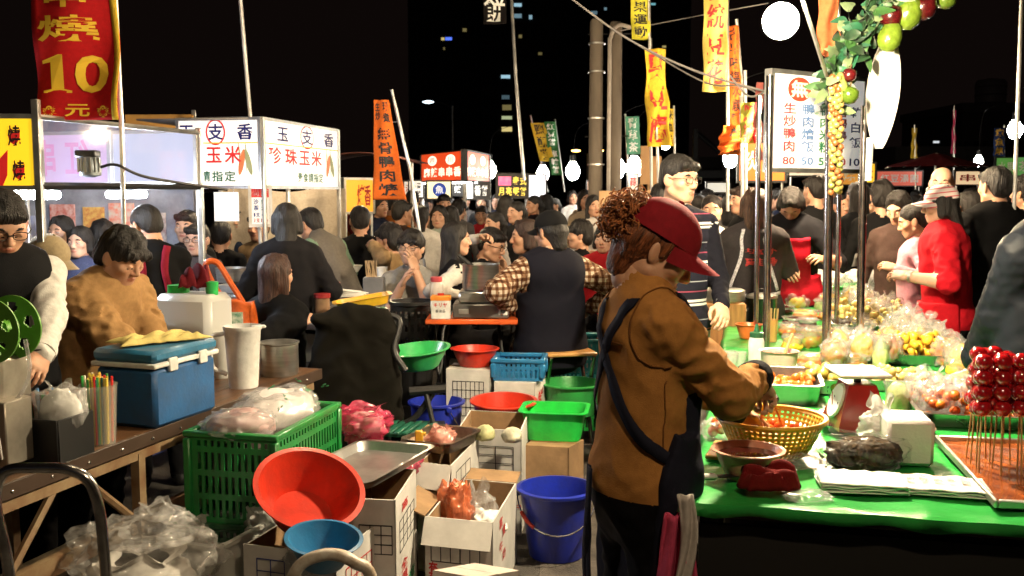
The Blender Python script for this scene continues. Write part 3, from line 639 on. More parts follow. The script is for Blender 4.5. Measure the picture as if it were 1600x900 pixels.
tube_obj('brace', [(0, 0, 4.0), (2.2, 0, 2.2)], .1, BLACKM, sk); box_obj('roof_beam', (1.5, 0, 2.3), (6, .3, .3), BLACKM, sk)

# ------------------------------------------------------------------ twin concrete posts, overhead cables
cp = root('utility_posts', 'pair of tall grey concrete posts with a bent conduit', 'utility post', (at(945, 300, 11).x, 11, 0))
CON = mat('weathered_concrete', (.2, .165, .13), r=.9, var=.3, vs=3, bump=.4, bs=25, stretch=(1, 1, .2))
for x, w, t, b in ((-.085, .07, 3.43, -.02), (.075, .068, 3.4, .03)):
    MB().lathe([(w * 1.25, 0), (w * 1.1, 1.7), (w, t), (w * .8, t + .03)], 16, c=(b, 0, 0)).obj('post', CON, cp).location.x = x
tube_obj('conduit', bez([(.03, -.1, 0), (.03, -.1, 2.9), (.04, -.1, 3.25), (.12, -.1, 3.38), (.26, -.08, 3.36)], 6), .022, mat('conduit_grey', (.4, .36, .32), r=.5), cp, 8)
for z in (1.9, 2.4, 2.9, 3.2): MB().ring([(.088, -.008), (.094, -.008), (.094, .008), (.088, .008)], 18, c=(-.1, 0, z)).obj('clamp_band', ALU, cp)
tube_obj('step_bolt', [(-.2, 0, 3.3), (.35, 0, 3.31)], .008, BLACKM, cp, 5); tube_obj('step_bolt', [(-.22, 0, 2.2), (.25, 0, 2.21)], .008, BLACKM, cp, 5)
def cable(label, pts, r=.006):
    tag(tube_obj('cable', bez(pts, 8), r, mat('cable_sleeve', (.25, .23, .22), r=.6), None, 5), label, 'cable', 'overhead cables')
cable('pale overhead cable slanting down from the top towards the menu board', [at(880, -12, 7), at(980, 60, 6.6), at(1090, 112, 6.2), at(1215, 148, 5.8)], .007)
cable('thin overhead cable crossing behind the yellow flag', [at(970, 48, 9), at(1090, 25, 8.5), at(1200, 5, 8)], .005)
cable('dark cable sagging from the red flag to the signboard frame', [at(1000, 72, 7.5), at(1100, 128, 7), at(1160, 135, 6.5), at(1200, 155, 6)], .006)
cable('thin cable looping down beside the menu board', [at(1140, 118, 6), at(1170, 150, 5.8), at(1198, 140, 5.6), at(1203, 118, 5.5)], .006)

# ------------------------------------------------------------------ flags
def flag(name, label, P, W, mats, items, pole=None, wave=(.02, 5., 0.), taper=0., trim=None, tilt=0., yaw=0., group='market flags', em=0, cat='flag', ltm=None, twist=0., poler=.012):
    """P = top left corner, W = (width, height); cloth hangs in its own x,z plane"""
    r0 = root(name, label, cat, P, yaw, group); w, h = W; a, fq, ph = wave
    def f(x, z, y=0.):
        q = -z / h; xx = x + (x - w / 2) * taper * q + tilt * q * h; yy = a * math.sin(fq * q * 3 + ph + x / w * 2) * (q + .15) + a * .6 * math.sin(x / w * 7 + q * 4)
        th = twist * math.sin(q * 5 + ph); dx = x - w / 2
        return (xx - dx + dx * math.cos(th), yy + y + dx * math.sin(th), z)
    MB().grid(lambda u, v: f(u * w, -v * h), 14, 40).obj('cloth', mats, r0, smooth=180, solid=.002)
    if trim: MB().grid(lambda u, v: f(w * (1 - trim[1] + trim[1] * u), -v * h, -.004), 2, 40).obj('trim', trim[0], r0, smooth=180, solid=.002)
    for k, (it, m) in enumerate(items): letters([(c, x * w, -z * h, ww * w, hh * h) for c, x, z, ww, hh in it], m, r0, f=f, y=-.006, bold=ltm or .018)
    if pole: tube_obj('pole', [tuple(Vector(p) - Vector(P)) if not yaw else tuple(Matrix.Rotation(-yaw, 3, 'Z') @ (Vector(p) - Vector(P))) for p in pole], poler, ALU, r0, 8)
    return r0
def fl(u0, v0, u1, v1, Y): a = at(u0, v0, Y); b = at(u1, v1, Y); return a, (b.x - a.x, a.z - b.z)
def fcol(s, x, w, z0=.02, z1=.98): st = (z1 - z0) / len(s); return [(c, x, z0 + st * (i + .5), w, st * .9) for i, c in enumerate(s)]
FR = cloth('flag_red', (.46, .012, .015), fold=.3); FY = cloth('flag_yellow', (.62, .42, .04), fold=.3); FO = cloth('flag_orange', (.62, .13, .02), fold=.4); FG = cloth('flag_teal', (.12, .36, .24), fold=.3); FB = cloth('flag_blue', (.03, .06, .2), fold=.3); FGr = cloth('flag_green', (.04, .16, .06), fold=.3)
P, W = fl(42, -75, 186, 188, 4.9)
flag('banner', 'tall red banner with yellow writing and 10 above the left stall', P, W, FR, [([('串', .42, .22, .62, .24), ('燒', .42, .455, .72, .16), ('元', .5, .94, .3, .085)] , INK_Y), ([('|1', .26, .72, .34, .23), ('0', .66, .72, .4, .23)], INK_Y), ([('❀', .18, .95, .2, .07), ('❀', .82, .95, .2, .07)], INK_Y)], pole=[at(176, -90, 4.95), at(190, 200, 4.95), at(196, 470, 4.95)], trim=(FY, .075), wave=(.03, 3, 1), taper=0., tilt=.02, cat='banner')
P, W = fl(584, 156, 609, 312, 7.2)
flag('flag', 'orange flag with black brush writing beside the corn stall', P, W, FO, [(fcol('無骨鴨肉焿', .5, .62, .27, .97) + [('生', .22, .07, .3, .09), ('炒', .22, .16, .3, .09), ('現', .72, .07, .36, .1), ('煮', .72, .18, .36, .1)], INK_K)], pole=[at(612, 140, 7.25), at(640, 260, 7.25), at(668, 440, 7.25)], taper=1.25, tilt=.075, wave=(.025, 4, 0), ltm=.025)
P, W = fl(755, -40, 791, 38, 9)
flag('flag', 'dark flag with one white character at the top of the white pole', P, W, cloth('flag_black', (.01, .008, .008)), [([('餅', .5, .72, .95, .5)], INK_W)], pole=[at(796, -60, 9), at(806, 120, 9), at(819, 282, 9)], yaw=.0, wave=(.02, 3, 0), poler=.014)
P, W = fl(829, 192, 851, 252, 15)
flag('flag', 'small yellow flag leaning beside the green and red one', P, W, FY, [(fcol('鹽酥雞', .5, .7), INK_K)], tilt=.25, wave=(.03, 4, 0), pole=[at(829, 180, 15.1), at(856, 300, 15.1)])
P, W = fl(850, 190, 867, 232, 15)
r0 = flag('flag', 'small green and red flag leaning over the crowd', P, (W[0], W[1] * 2), FGr, [(fcol('紅豆餅', .5, .7, .03, .45), INK_W), (fcol('車輪餅', .5, .7, .53, .97), INK_W)], tilt=.14, wave=(.02, 4, 1), pole=[at(867, 186, 15.1), at(882, 300, 15.1)])
P, W = fl(985, -30, 1013, 62, 8.5)
flag('flag', 'lime yellow flag with black writing at the top edge', P, W, cloth('flag_lime', (.6, .55, .05)), [(fcol('水寶果運動', .5, .75, -.1, .98), INK_K)], pole=[at(1014, -40, 8.5), at(1015, 90, 8.5), at(1018, 300, 8.5)], tilt=.03, wave=(.02, 4, 0))
P, W = fl(1006, 76, 1040, 229, 8.2)
flag('flag', 'twisted yellow flag with large red writing beside the cable', P, W, FY, [(fcol('臭豆腐', .5, .85), INK_R)], pole=[at(1016, 60, 8.25), at(1027, 228, 8.25), at(1030, 330, 8.25)], wave=(.05, 5, .5), twist=.5, tilt=.05, ltm=.03)
P, W = fl(977, 182, 998, 241, 12)
flag('flag', 'pale teal flag above the white lamps', P, W, FG, [(fcol('青草茶', .5, .7), INK_W)], tilt=.05, pole=[at(977, 178, 12.05), at(984, 320, 12.05)])
P, W = fl(1031, 170, 1052, 228, 11)
flag('flag', 'small yellow flag with thin red and black marks', P, W, FY, [(fcol('天婦羅', .35, .4), INK_R), (fcol('米血糕', .75, .4), INK_K)], pole=[at(1053, 165, 11.05), at(1055, 300, 11.05)])
P, W = fl(1101, -30, 1135, 143, 7)
flag('flag', 'yellow flag with red writing hanging left of the bright bulb', P, W, cloth('flag_pale_yellow', (.66, .5, .12)), [(fcol('傳統豆花', .5, .78, -.05, .95), INK_R)], pole=[at(1136, -40, 7.05), at(1137, 150, 7.05), at(1137, 330, 7.05)], wave=(.03, 4.5, .4), ltm=.02)
P, W = fl(1135, 40, 1151, 200, 7.6)
flag('flag', 'narrow orange flag with dark writing behind the yellow flag', P, W, FO, [(fcol('古早味塩水意麵', .55, .8), INK_K)], pole=[at(1151, 30, 7.65), at(1158, 120, 7.65), at(1162, 330, 7.65)], tilt=.06, wave=(.03, 5, 1))
P, W = fl(1128, 196, 1164, 242, 7)
flag('flag', 'crumpled orange flag end drooping over the pole', P, W, FO, [(fcol('麵', .6, .5), INK_K)], wave=(.06, 6, 1), tilt=-.12, twist=.5, pole=[at(1164, 110, 7.05), at(1166, 340, 7.05)])
P, W = fl(1158, 160, 1182, 224, 6.8)
flag('flag', 'olive yellow flag with dark red border beside the menu board', P, W, cloth('flag_olive', (.3, .26, .04)), [(fcol('黑輪', .5, .75), INK_R)], trim=(FR, .2), pole=[at(1158, 150, 6.85), at(1160, 330, 6.85)])
P, W = fl(1281, -30, 1309, 88, 5.2)
flag('flag', 'plain orange flag hanging between bulb and garland', P, W, cloth('flag_salmon', (.55, .16, .06)), [], wave=(.03, 4, 0), pole=[at(1309, -35, 5.25), at(1311, 130, 5.25)])
P, W = fl(1425, 200, 1432, 247, 16)
flag('flag', 'thin yellow pennant far above the crowd', P, W, FY, [], pole=[at(1429, 195, 16), at(1431, 300, 16)], twist=.4)
P, W = fl(1489, 172, 1492, 240, 17)
flag('flag', 'thin pink streamer on a pole far behind', P, W, cloth('flag_pink', (.6, .05, .15)), [], pole=[at(1491, 165, 17), at(1490, 300, 17)], twist=.5)
P, W = fl(1554, 200, 1569, 244, 16)
flag('banner', 'dark blue banner with yellow writing near the edge lamp', P, W, FB, [(fcol('章魚燒', .5, .8), INK_Y)], cat='banner', pole=[at(1569, 195, 16.05), at(1570, 300, 16.05)])
P, W = fl(1184, 128, 1203, 250, 5.9)
flag('banner', 'faded red cloth banner edge on beside the menu board', P, W, cloth('flag_faded', (.42, .12, .1)), [], yaw=.9, cat='banner')

# ------------------------------------------------------------------ signs
def sign(name, label, a, b, h, th, face, frame_m, items, rootless=None, cat='sign', em_edge=None, group=None, posts=()):
    """a sign box whose bottom runs from a to b (seen left to right), h high"""
    a = Vector(a); b = Vector(b); d = b - a; w = d.length; rz = math.atan2(d.y, d.x)
    r0 = rootless or root(name, label, cat, a, rz, group); loc = Vector((0, 0, 0))
    if rootless:
        h0 = link(bpy.data.objects.new('sign_box', None), rootless); h0.matrix_local = rootless.matrix_basis.inverted() @ (Matrix.Translation(a) @ Matrix.Rotation(rz, 4, 'Z')); pr = h0
        pn = MB().box((w / 2, th / 2, h / 2), (w, th, h), 0).obj('sign_panel', face, pr, smooth=0)
    else:
        pr = r0; pn = MB().box((w / 2, th / 2, h / 2), (w, th, h), 0).obj('sign_panel', face, pr, smooth=0)
    t = .022
    fb = MB().box((w / 2, th / 2, -t / 2), (w + 2 * t, th + .012, t)).box((w / 2, th / 2, h + t / 2), (w + 2 * t, th + .012, t)).box((-t / 2, th / 2, h / 2), (t, th + .012, h)).box((w + t / 2, th / 2, h / 2), (t, th + .012, h))
    fb.obj('sign_frame', frame_m, pr, smooth=0)
    for it, m in items: letters([(c, x * w, z * h, ww * w, hh * h) + tuple(rest) for c, x, z, ww, hh, *rest in it], m, pr, bold=.02)
    for x in posts: tube_obj('post', [(x * w, th / 2, -a.z), (x * w, th / 2, 0)], .014, ALU, pr, 8)
    return r0, pr, w, h
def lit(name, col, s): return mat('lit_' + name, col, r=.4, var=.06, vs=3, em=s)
def rowf(s, x0, x1, z, h, wf=.9): st = (x1 - x0) / len(s); return [(c, x0 + st * (i + .5), z, st * wf, h) for i, c in enumerate(s)]
def ring(pr, cx, cz, rx, rz, t, m, name='emblem_ring', y=-.004):
    b = MB(); n = 32; V = []
    for i in range(n): a = 2 * math.pi * i / n; V += [(cx + rx * math.cos(a), y, cz + rz * math.sin(a)), (cx + (rx - t) * math.cos(a), y, cz + (rz - t) * math.sin(a))]
    b.add(V, [[2 * i, 2 * i + 1, (2 * i + 3) % (2 * n), (2 * i + 2) % (2 * n)] for i in range(n)]); return b.obj(name, m, pr, smooth=0)
def disc(pr, cx, cz, rx, rz, m, name='emblem', y=-.002):
    n = 32; return MB().add([(cx + rx * math.cos(2 * math.pi * i / n), y, cz + rz * math.sin(2 * math.pi * i / n)) for i in range(n)], [list(range(n))]).obj(name, m, pr, smooth=0)
def blob(pr, pts, m, name='picture', y=-.002): return MB().add([(x, y, z) for x, z in pts], [list(range(len(pts)))]).obj(name, m, pr, smooth=0)

# ---- left stall: grilled skewers
Pa = Vector((-2.22, 4.7, 0)); Pb = Vector((-1.87, 6.0, 0)); nL = Vector((-(Pb - Pa).y, (Pb - Pa).x, 0)).normalized() * 1.25   # towards the stall's back
st = root('food_stall', 'brightly lit stall with clear screens under the red banner', 'stall', (-2.6, 5.4, 0))
def loc(v): return tuple(Vector(v) - st.location)
for p, t, nm in ((Pa, 2.03, 'post'), (Pb, 1.98, 'post'), (Pa + nL, 2.0, 'post'), (Pb + nL, 1.98, 'post')): MB().box(loc((p.x, p.y, t / 2)), (.035, .035, t), 0, .004).obj(nm, ALU, st)
for z in (1.63, 1.95):
    for p, q in ((Pa, Pb), (Pa, Pa + nL), (Pb, Pb + nL), (Pa + nL, Pb + nL)): tube_obj('rail', [loc((p.x, p.y, z)), loc((q.x, q.y, z))], .014 if z > 1.8 else .018, ALU if z > 1.8 else BLACKM, st, 6)
def sheet(name, p, q, z0, z1, m, par, off=0.): return MB().add([loc((p.x, p.y, z0)), loc((q.x, q.y, z0)), loc((q.x, q.y, z1)), loc((p.x, p.y, z1))], [[0, 1, 2, 3]]).obj(name, m, par, smooth=0, solid=.006)
sheet('clear_screen', Pa, Pb, 1.06, 1.62, ACRYL, st); sheet('clear_screen', Pa, Pa + nL, 1.06, 1.62, ACRYL, st); sheet('clear_screen', Pa, Pb, 1.64, 1.94, film('clear_top_sheet', (.75, .7, .95), .95, .1, .05, .02, 3), st)
E0, E1 = Pb + nL * 1.0, Pb + nL * .02; Em = E0 + (E1 - E0) * .53
sign('', '', E0 + Vector((0, -.03, 1.66)), Em + Vector((-.02, -.03, 1.66)), .29, .03, emit('pink_back', (.72, .46, .78), .8), ALU, [([('紅', .66, .5, .3, .8, 1), ('串', .28, .5, .3, .8, 1)], emit('faint_pink', (.85, .25, .6), .75))], rootless=st)
sign('', '', Em + Vector((.02, -.03, 1.66)), E1 + Vector((0, -.03, 1.66)), .29, .03, emit('blue_white_back', (.7, .76, 1), .85), ALU, [], rootless=st)
q0 = at(-95, 296, 4.69); q1 = at(58, 296, 4.69)
r1, pr, w, h = sign('', '', (q0.x, 4.66, 1.63), (q1.x, 4.69, 1.63), .31, .04, lit('yellow_sign', (1, .62, .02), .85), ALU, [([('燒', .38, .45, .42, .9)], INK_K)], rootless=st)
for x, z, sc_ in ((.8, .74, .1), (.83, .22, .1), (.55, .2, .3)):
    blob(pr, [(w * x + sc_ * w * a, h * z + sc_ * h * b * 1.6) for a, b in ((-.5, -.5), (-.6, 0), (-.3, .3), (-.35, .8), (0, .3), (.1, 1.1), (.3, .4), (.6, .7), (.55, -.1), (.3, -.6), (-.1, -.8))], mat('flame_red', (.7, .02, .02), em=.3), 'flame')
    if sc_ < .2: letters([('燒', w * x, h * z, .13 * w, .32 * h)], INK_K, pr, bold=.02, y=-.004)
bx = Vector((Pa.x + .0, Pa.y + .1, 0))
# work counter, grill, lamp tubes of the stall
cq = [Pa + nL * .03, Pb + nL * .03, Pb + nL * .55, Pa + nL * .55]
MB().add([loc((p.x, p.y, z)) for z in (.86, .92) for p in cq], [[0, 1, 2, 3][::-1], [4, 5, 6, 7]] + [[i, (i + 1) % 4, 4 + (i + 1) % 4, 4 + i] for i in range(4)]).obj('counter', STEEL, st)
sheet('front_panel', Pa + nL * .05, Pb + nL * .05, .1, .86, mat('blue_stall_panel', (.03, .05, .2), r=.4), st)
sheet('back_wall', Pa + nL * 1.3, Pb + nL * 1.3, .9, 1.6, mat('stall_backdrop', (.5, .46, .5), r=.6, var=.4, vs=8), st)
W0, W1_ = Vector((-3.75, 7.45, 0)), Vector((-2.3, 7.22, 0))
sheet('rear_wall', W0, W1_, .3, 1.62, mat('rear_wall_pale', (.42, .42, .48), r=.5, var=.35, vs=5), st)
for k_, (t_, z_, w_, h_, c_, c2_) in enumerate(((.3, 1.36, .2, .3, (.7, .5, .45), (.6, .1, .06)), (.47, 1.38, .17, .22, (.75, .55, .15), (.6, .12, .05)), (.62, 1.42, .2, .2, (.7, .12, .06), (.75, .7, .6)), (.8, 1.3, .16, .3, (.65, .6, .55), (.3, .1, .1)), (.1, 1.3, .25, .25, (.3, .35, .6), (.6, .6, .7)))):
    q_ = W0 + (W1_ - W0) * t_; box_obj('poster', loc((q_.x, q_.y - .02, z_)), (w_, .01, h_), mat('rear_poster%d' % k_, c_, r=.4, var=.5, vs=26, col2=c2_), st, .001, Matrix.Rotation(math.atan2(-.23, 1.45), 3, 'Z'))
for z_ in (1.05, 1.18): tube_obj('wall_rail', [loc((W0.x, W0.y - .04, z_)), loc((W1_.x, W1_.y - .04, z_))], .012, STEEL, st, 6)
for t, k in ((.12, .25), (.8, .35)):
    p = Pa + (Pb - Pa) * t + nL * k; tube_obj('lamp_tube', [loc((p.x, p.y, 1.585)), loc((p.x + .1, p.y + .3, 1.585))], .022, emit('stall_tube', (.82, .9, 1), 420), st, 8)
for t in (.15, .38, .6, .82):
    p = Pa + (Pb - Pa) * t + nL * 1.27; c_ = [(.75, .55, .5), (.7, .25, .1), (.8, .6, .3), (.6, .6, .65)][int(t * 4)]
    box_obj('poster', loc((p.x, p.y, 1.3)), (.03, .24, .3), mat('poster%.2f' % t, c_, var=.6, vs=22, col2=(.6, .08, .05)), st, .002, Matrix.Rotation(STREET, 3, 'Z'))
bal = root('lamp_ballast', 'grey lamp motor housing with a dangling black cable above the screens', 'lamp ballast', at(141, 258, 4.95))
MB().lathe([(.02, -.06), (.05, -.05), (.055, -.01), (.05, .03), (.04, .04)], 16).obj('housing', mat('ballast_grey', (.3, .34, .38), r=.4, m=.6), bal); MB().box((-.01, 0, .055), (.1, .08, .035), 0, .006).obj('cover', BLACKP, bal)
for k in range(7): a = -1.2 + k * .4; MB().box((.056 * math.sin(a), -.056 * math.cos(a), 0), (.006, .006, .07)).obj('cooling_fin', ALU, bal)
tube_obj('cable', bez([(.05, 0, -.01), (.14, -.02, .0), (.25, .1, -.06), (.5, .6, -.12)], 6), .008, BLACKP, bal, 6)

# ---- corn stall
Ca = Vector((-1.74, 7.0, 1.645)); Cb = Vector((-1.46, 8.4, 1.645)); Cl = Ca + Vector((-.62, .125, 0)); HC = .455
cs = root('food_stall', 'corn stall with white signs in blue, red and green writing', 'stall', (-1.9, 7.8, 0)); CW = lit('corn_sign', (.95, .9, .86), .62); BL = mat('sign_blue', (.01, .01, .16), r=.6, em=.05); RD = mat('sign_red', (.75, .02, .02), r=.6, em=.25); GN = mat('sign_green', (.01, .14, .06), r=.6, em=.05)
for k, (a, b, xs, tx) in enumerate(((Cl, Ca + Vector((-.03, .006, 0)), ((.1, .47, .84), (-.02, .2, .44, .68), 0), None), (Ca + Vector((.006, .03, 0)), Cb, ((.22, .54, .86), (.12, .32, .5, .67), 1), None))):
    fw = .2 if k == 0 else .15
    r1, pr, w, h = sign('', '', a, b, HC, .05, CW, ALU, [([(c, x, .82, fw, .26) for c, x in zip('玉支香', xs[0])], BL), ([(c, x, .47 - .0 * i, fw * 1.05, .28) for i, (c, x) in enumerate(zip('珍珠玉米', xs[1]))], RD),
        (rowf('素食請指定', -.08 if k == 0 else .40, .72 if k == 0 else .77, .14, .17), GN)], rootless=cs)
    ring(pr, xs[0][1] * w, .82 * h, w * fw * .62, h * .2, .012, RD)
    MB().box((w / 2, -.003, h * .655), (w, .003, .008)).obj('stripe', mat('sign_yellow', (.85, .55, .05), em=.3), pr)
    cx = w * (.84 if k == 0 else .88); ccx = .10 * w / (1.4 if k else 1)
    for dx, tl in ((-.5, .3), (.35, -.35)):
        blob(pr, [(cx + ccx * (dx + .35 * math.sin(a) + tl * math.cos(a)), h * (.36 + .2 * math.cos(a))) for a in [2 * math.pi * i / 16 for i in range(16)]], mat('corn_orange', (.75, .22, .08), em=.25) if dx < 0 else mat('husk_green', (.4, .42, .22), em=.2), 'corn_picture')
        blob(pr, [(cx + ccx * (dx + .5 * math.sin(a) * .5 - .4), h * (.4 + .26 * math.cos(a))) for a in [2 * math.pi * i / 12 for i in range(6)]], mat('husk_green', (.4, .42, .22), em=.2), 'husk_picture', -.0015)
def cl(v): return tuple(Vector(v) - cs.location)
for p in (Ca, Cb, Cl + Vector((.1, 0, 0)), Ca + (Cb - Ca) * .45 + Vector((-.1, .0, 0)), Cb + Vector((-.9, .2, 0)), Cl + Vector((-.1, 1.3, 0))): tube_obj('post', [cl((p.x, p.y + .03, 0)), cl((p.x, p.y + .03, 2.12))], .017, ALU, cs, 8)
MB().add([cl((Ca.x, Ca.y, 2.11)), cl((Cb.x, Cb.y, 2.11)), cl((Cb.x - 1, Cb.y + .2, 2.11)), cl((Cl.x - .3, Cl.y, 2.11))], [[0, 1, 2, 3]]).obj('roof_sheet', mat('tarp_grey', (.3, .28, .25), r=.6), cs, solid=.01)
MB().grid(lambda u, v: cl((Cb.x - 1.0 + u * 1.05, Cb.y + .1 + .03 * math.sin(u * 17), 1.62 - v * .95 + .02 * math.sin(u * 9))), 30, 10).obj('back_tarp', cloth('back_tarp', (.42, .36, .28), fold=.9), cs, smooth=180, solid=.004)
hs = root('hanging_card', 'blank white card hanging under the corn sign', 'card', at(354, 323, 6.9)); box_obj('card', (0, 0, 0), (.17, .006, .2), lit('card_white', (.9, .88, .86), .35), hs, .001)
for x in (-.05, .05): tube_obj('hook', [(x, 0, .1), (x, .01, .135)], .004, ALU, hs, 5)
pb = at(394, 350, 7.02); pc = at(421, 350, 7.05)
r1, pr, w, h = sign('price_board', 'small red and white price board under the corn sign corner', pb, pc, .25, .012, lit('price_white', (.8, .78, .76), .3), PVC, [(rowf('尚讚', 0, 1, .87, .2), INK_W), ([('沙', .25, .62, .3, .15), ('茶', .25, .45, .3, .15)], INK_B), ([('奶', .7, .62, .3, .15), ('油', .7, .45, .3, .15)], INK_G), ([('1', .15, .26, .08, .1), ('支', .35, .26, .2, .13), ('40', .72, .26, .3, .1)], INK_B), ([('3', .15, .1, .08, .1), ('支', .35, .1, .2, .13), ('100', .72, .1, .4, .1)], INK_R)], cat='price board')
MB().box((w / 2, -.0015, h * .87), (w, .003, h * .24)).obj('header_band', mat('price_red', (.65, .03, .03), em=.2), pr)
# corn stall counter
ct = root('steel_counter', 'steel counter with pans in front of the corn stall', 'counter', (-1.75, 6.75, 0), STREET)
MB().box((0, .35, .9), (.6, 1.2, .05), 0, .008).obj('worktop', STEEL, ct); MB().box((0, .35, .45), (.54, 1.1, .84)).obj('cabinet', mat('cabinet_dark', (.05, .045, .04), r=.5), ct)
for y in (.0, .5): MB().box((0, y, .95), (.42, .4, .06), 0, .012).obj('pan', ALU, ct); 
tube_obj('ladle_handle', [(-.05, .0, .97), (.12, -.12, 1.12)], .012, mat('wood_handle', (.35, .15, .06)), ct)
# ---- yellow sign stall and tarp roof
ya = at(541, 331, 9.4); yb = at(583, 332, 9.6)
sign('stall_sign', 'yellow sign with red writing behind the orange flag', ya, yb, .3, .04, lit('yellow2', (.9, .42, .03), .5), ALU, [([('烤', .55, .5, .3, .7), ('香', .8, .5, .25, .7)], INK_R)], posts=(.02, .98))
bs_ = root('stall_canopy', 'dark folded canopy between corn stall and orange flag', 'canopy', at(560, 255, 9.5)); 
MB().grid(lambda u, v: ((u - .5) * 1.1, v * 1.3, .1 * math.sin(u * 3.1) + .03 * v), 10, 6).obj('canopy_sheet', cloth('canopy_dark', (.08, .03, .025)), bs_, solid=.01)
for x in (-.5, .5): tube_obj('post', [(x, .05, -bs_.location.z), (x, .05, .02)], .016, ALU, bs_, 6)
ob = root('signboard', 'plain ochre board back behind the left stall roof', 'signboard', at(250, 210, 8.2)); box_obj('board', (0, 0, .05), (.55, .03, .22), mat('ochre_board', (.42, .22, .05), r=.7), ob); box_obj('post', (.27, .03, -1), (.03, .03, 2.4), ALU, ob); box_obj('post', (-.2, .03, -1), (.03, .03, 2.3), ALU, ob)
# ---- sichuan skewer stall (red)
Sa = at(659, 284, 14.0); Sm = at(726, 281, 12.6); Sb = at(764, 283, 14.2); z0 = Sm.z; ss = root('food_stall', 'red stall with glowing red sign box far down the aisle', 'stall', (Sm.x, Sm.y + .8, 0))
RO = lit('red_sign', (.95, .09, .02), .75); HS = .36
for k, (a, b) in enumerate(((Vector((Sa.x, Sa.y, z0)), Vector((Sm.x - .02, Sm.y, z0))), (Vector((Sm.x + .01, Sm.y + .01, z0)), Vector((Sb.x, Sb.y, z0))))):
    r1, pr, w, h = sign('', '', a, b, HS, .05, RO, BLACKM, [(rowf('麻辣串串香', .05, .97, .3, .36), lit('sign_cream', (1, .93, .7), 1.5)), ([(c, x, .74, .13, .24) for c, x in zip('四川', (.28, .72))], lit('sign_char_red', (.7, .05, .02), .6))], rootless=ss)
    for x in (.28, .72): disc(pr, x * w, .74 * h, .11 * w, .18 * h, lit('sign_cream', (1, .93, .7), 1.5))
def sl(v): return tuple(Vector(v) - ss.location)
for p in (Sa, Sm, Sb): tube_obj('post', [sl((p.x, p.y + .06, 0)), sl((p.x, p.y + .06, z0 + HS))], .025, WHITEP, ss, 8)
MB().add([sl((p.x, p.y, z0 - .03)) for p in (Sa, Sm, Sb, Sb + Vector((-.6, .9, 0)))], [[0, 1, 2, 3]]).obj('ceiling_panel', emit('stall_ceiling', (1, .97, .9), 12), ss, solid=.02)
def hung(name, label, u0, v0, u1, v1, Y, m, items, cat='sign', group=None, posts=(), fm=None):
    a = at(u0, v1, Y); b = at(u1, v1, Y); return sign(name, label, a, b, at(u0, v0, Y).z - a.z, .03, m, fm or BLACKM, items, cat=cat, group=group, posts=posts)
r1, pr, w, h = hung('hanging_sign', 'white sign with a blue round emblem under the red stall', 668, 284, 704, 310, 12.8, lit('white_yellow', (.95, .85, .5), 1.1), []); disc(pr, w * .52, h * .52, w * .3, h * .42, mat('emblem_blue', (.02, .08, .5), em=.4)); letters([('魚', w * .52, h * .52, w * .36, h * .5)], lit('sign_cream2', (.9, .9, .85), .9), pr, y=-.005)
hung('hanging_sign', 'black sign with white writing under the red stall', 740, 286, 764, 310, 13.4, mat('sign_black', (.012, .01, .01), r=.5), [(rowf('香餅', .05, .95, .5, .7), lit('wl', (.85, .85, .8), .6))])
hung('hanging_sign', 'narrow black sign with faint writing left of the white card', 708, 288, 722, 304, 13.6, mat('sign_black', (.012, .01, .01)), [(rowf('辣', .1, .9, .5, .7), lit('wl', (.85, .85, .8), .6))])
hung('hanging_card', 'white glowing card under the red stall', 727, 285, 739, 310, 13.0, lit('card2', (.95, .95, .95), 1.4), [], cat='card')
hung('menu_board', 'crowded white menu board left of the red stall', 640, 283, 661, 308, 14, lit('menu2', (.85, .8, .7), .7), [(rowf('小菜', .1, .9, .7, .4) + rowf('滷味', .1, .9, .25, .4), INK_K)])
r1, pr, w, h = hung('stall_sign', 'black sign with yellow writing and a pink picture', 777, 273, 824, 308, 13.2, mat('sign_black2', (.02, .008, .008), r=.4), [(rowf('泰式', .5, .98, .72, .4), lit('sy', (1, .75, .1), 1.0)), (rowf('月亮蝦餅', .03, .98, .25, .4), lit('sy', (1, .75, .1), 1.0))], posts=(.05, .95)); MB().box((w * .25, -.002, h * .72), (w * .42, .004, h * .4)).obj('picture', mat('pink_pic', (.8, .1, .3), em=.8, var=.6, vs=14, col2=(.9, .5, .6)), pr)
hung('lit_panel', 'blank white glowing panel beside the black sign', 826, 274, 852, 308, 13.6, lit('panelw', (.95, .95, 1), 1.6), [], cat='panel', posts=(.9,))
sg = root('stall_counter', 'long low table with white cloth under the red stall', 'counter', (Sm.x + .1, Sm.y + .1, 0)); box_obj('worktop', (0, 0, .85), (1.4, .6, .06), WHITEP, sg); box_obj('skirt', (0, 0, .43), (1.3, .5, .78), mat('skirt_grey', (.3, .3, .32)), sg)
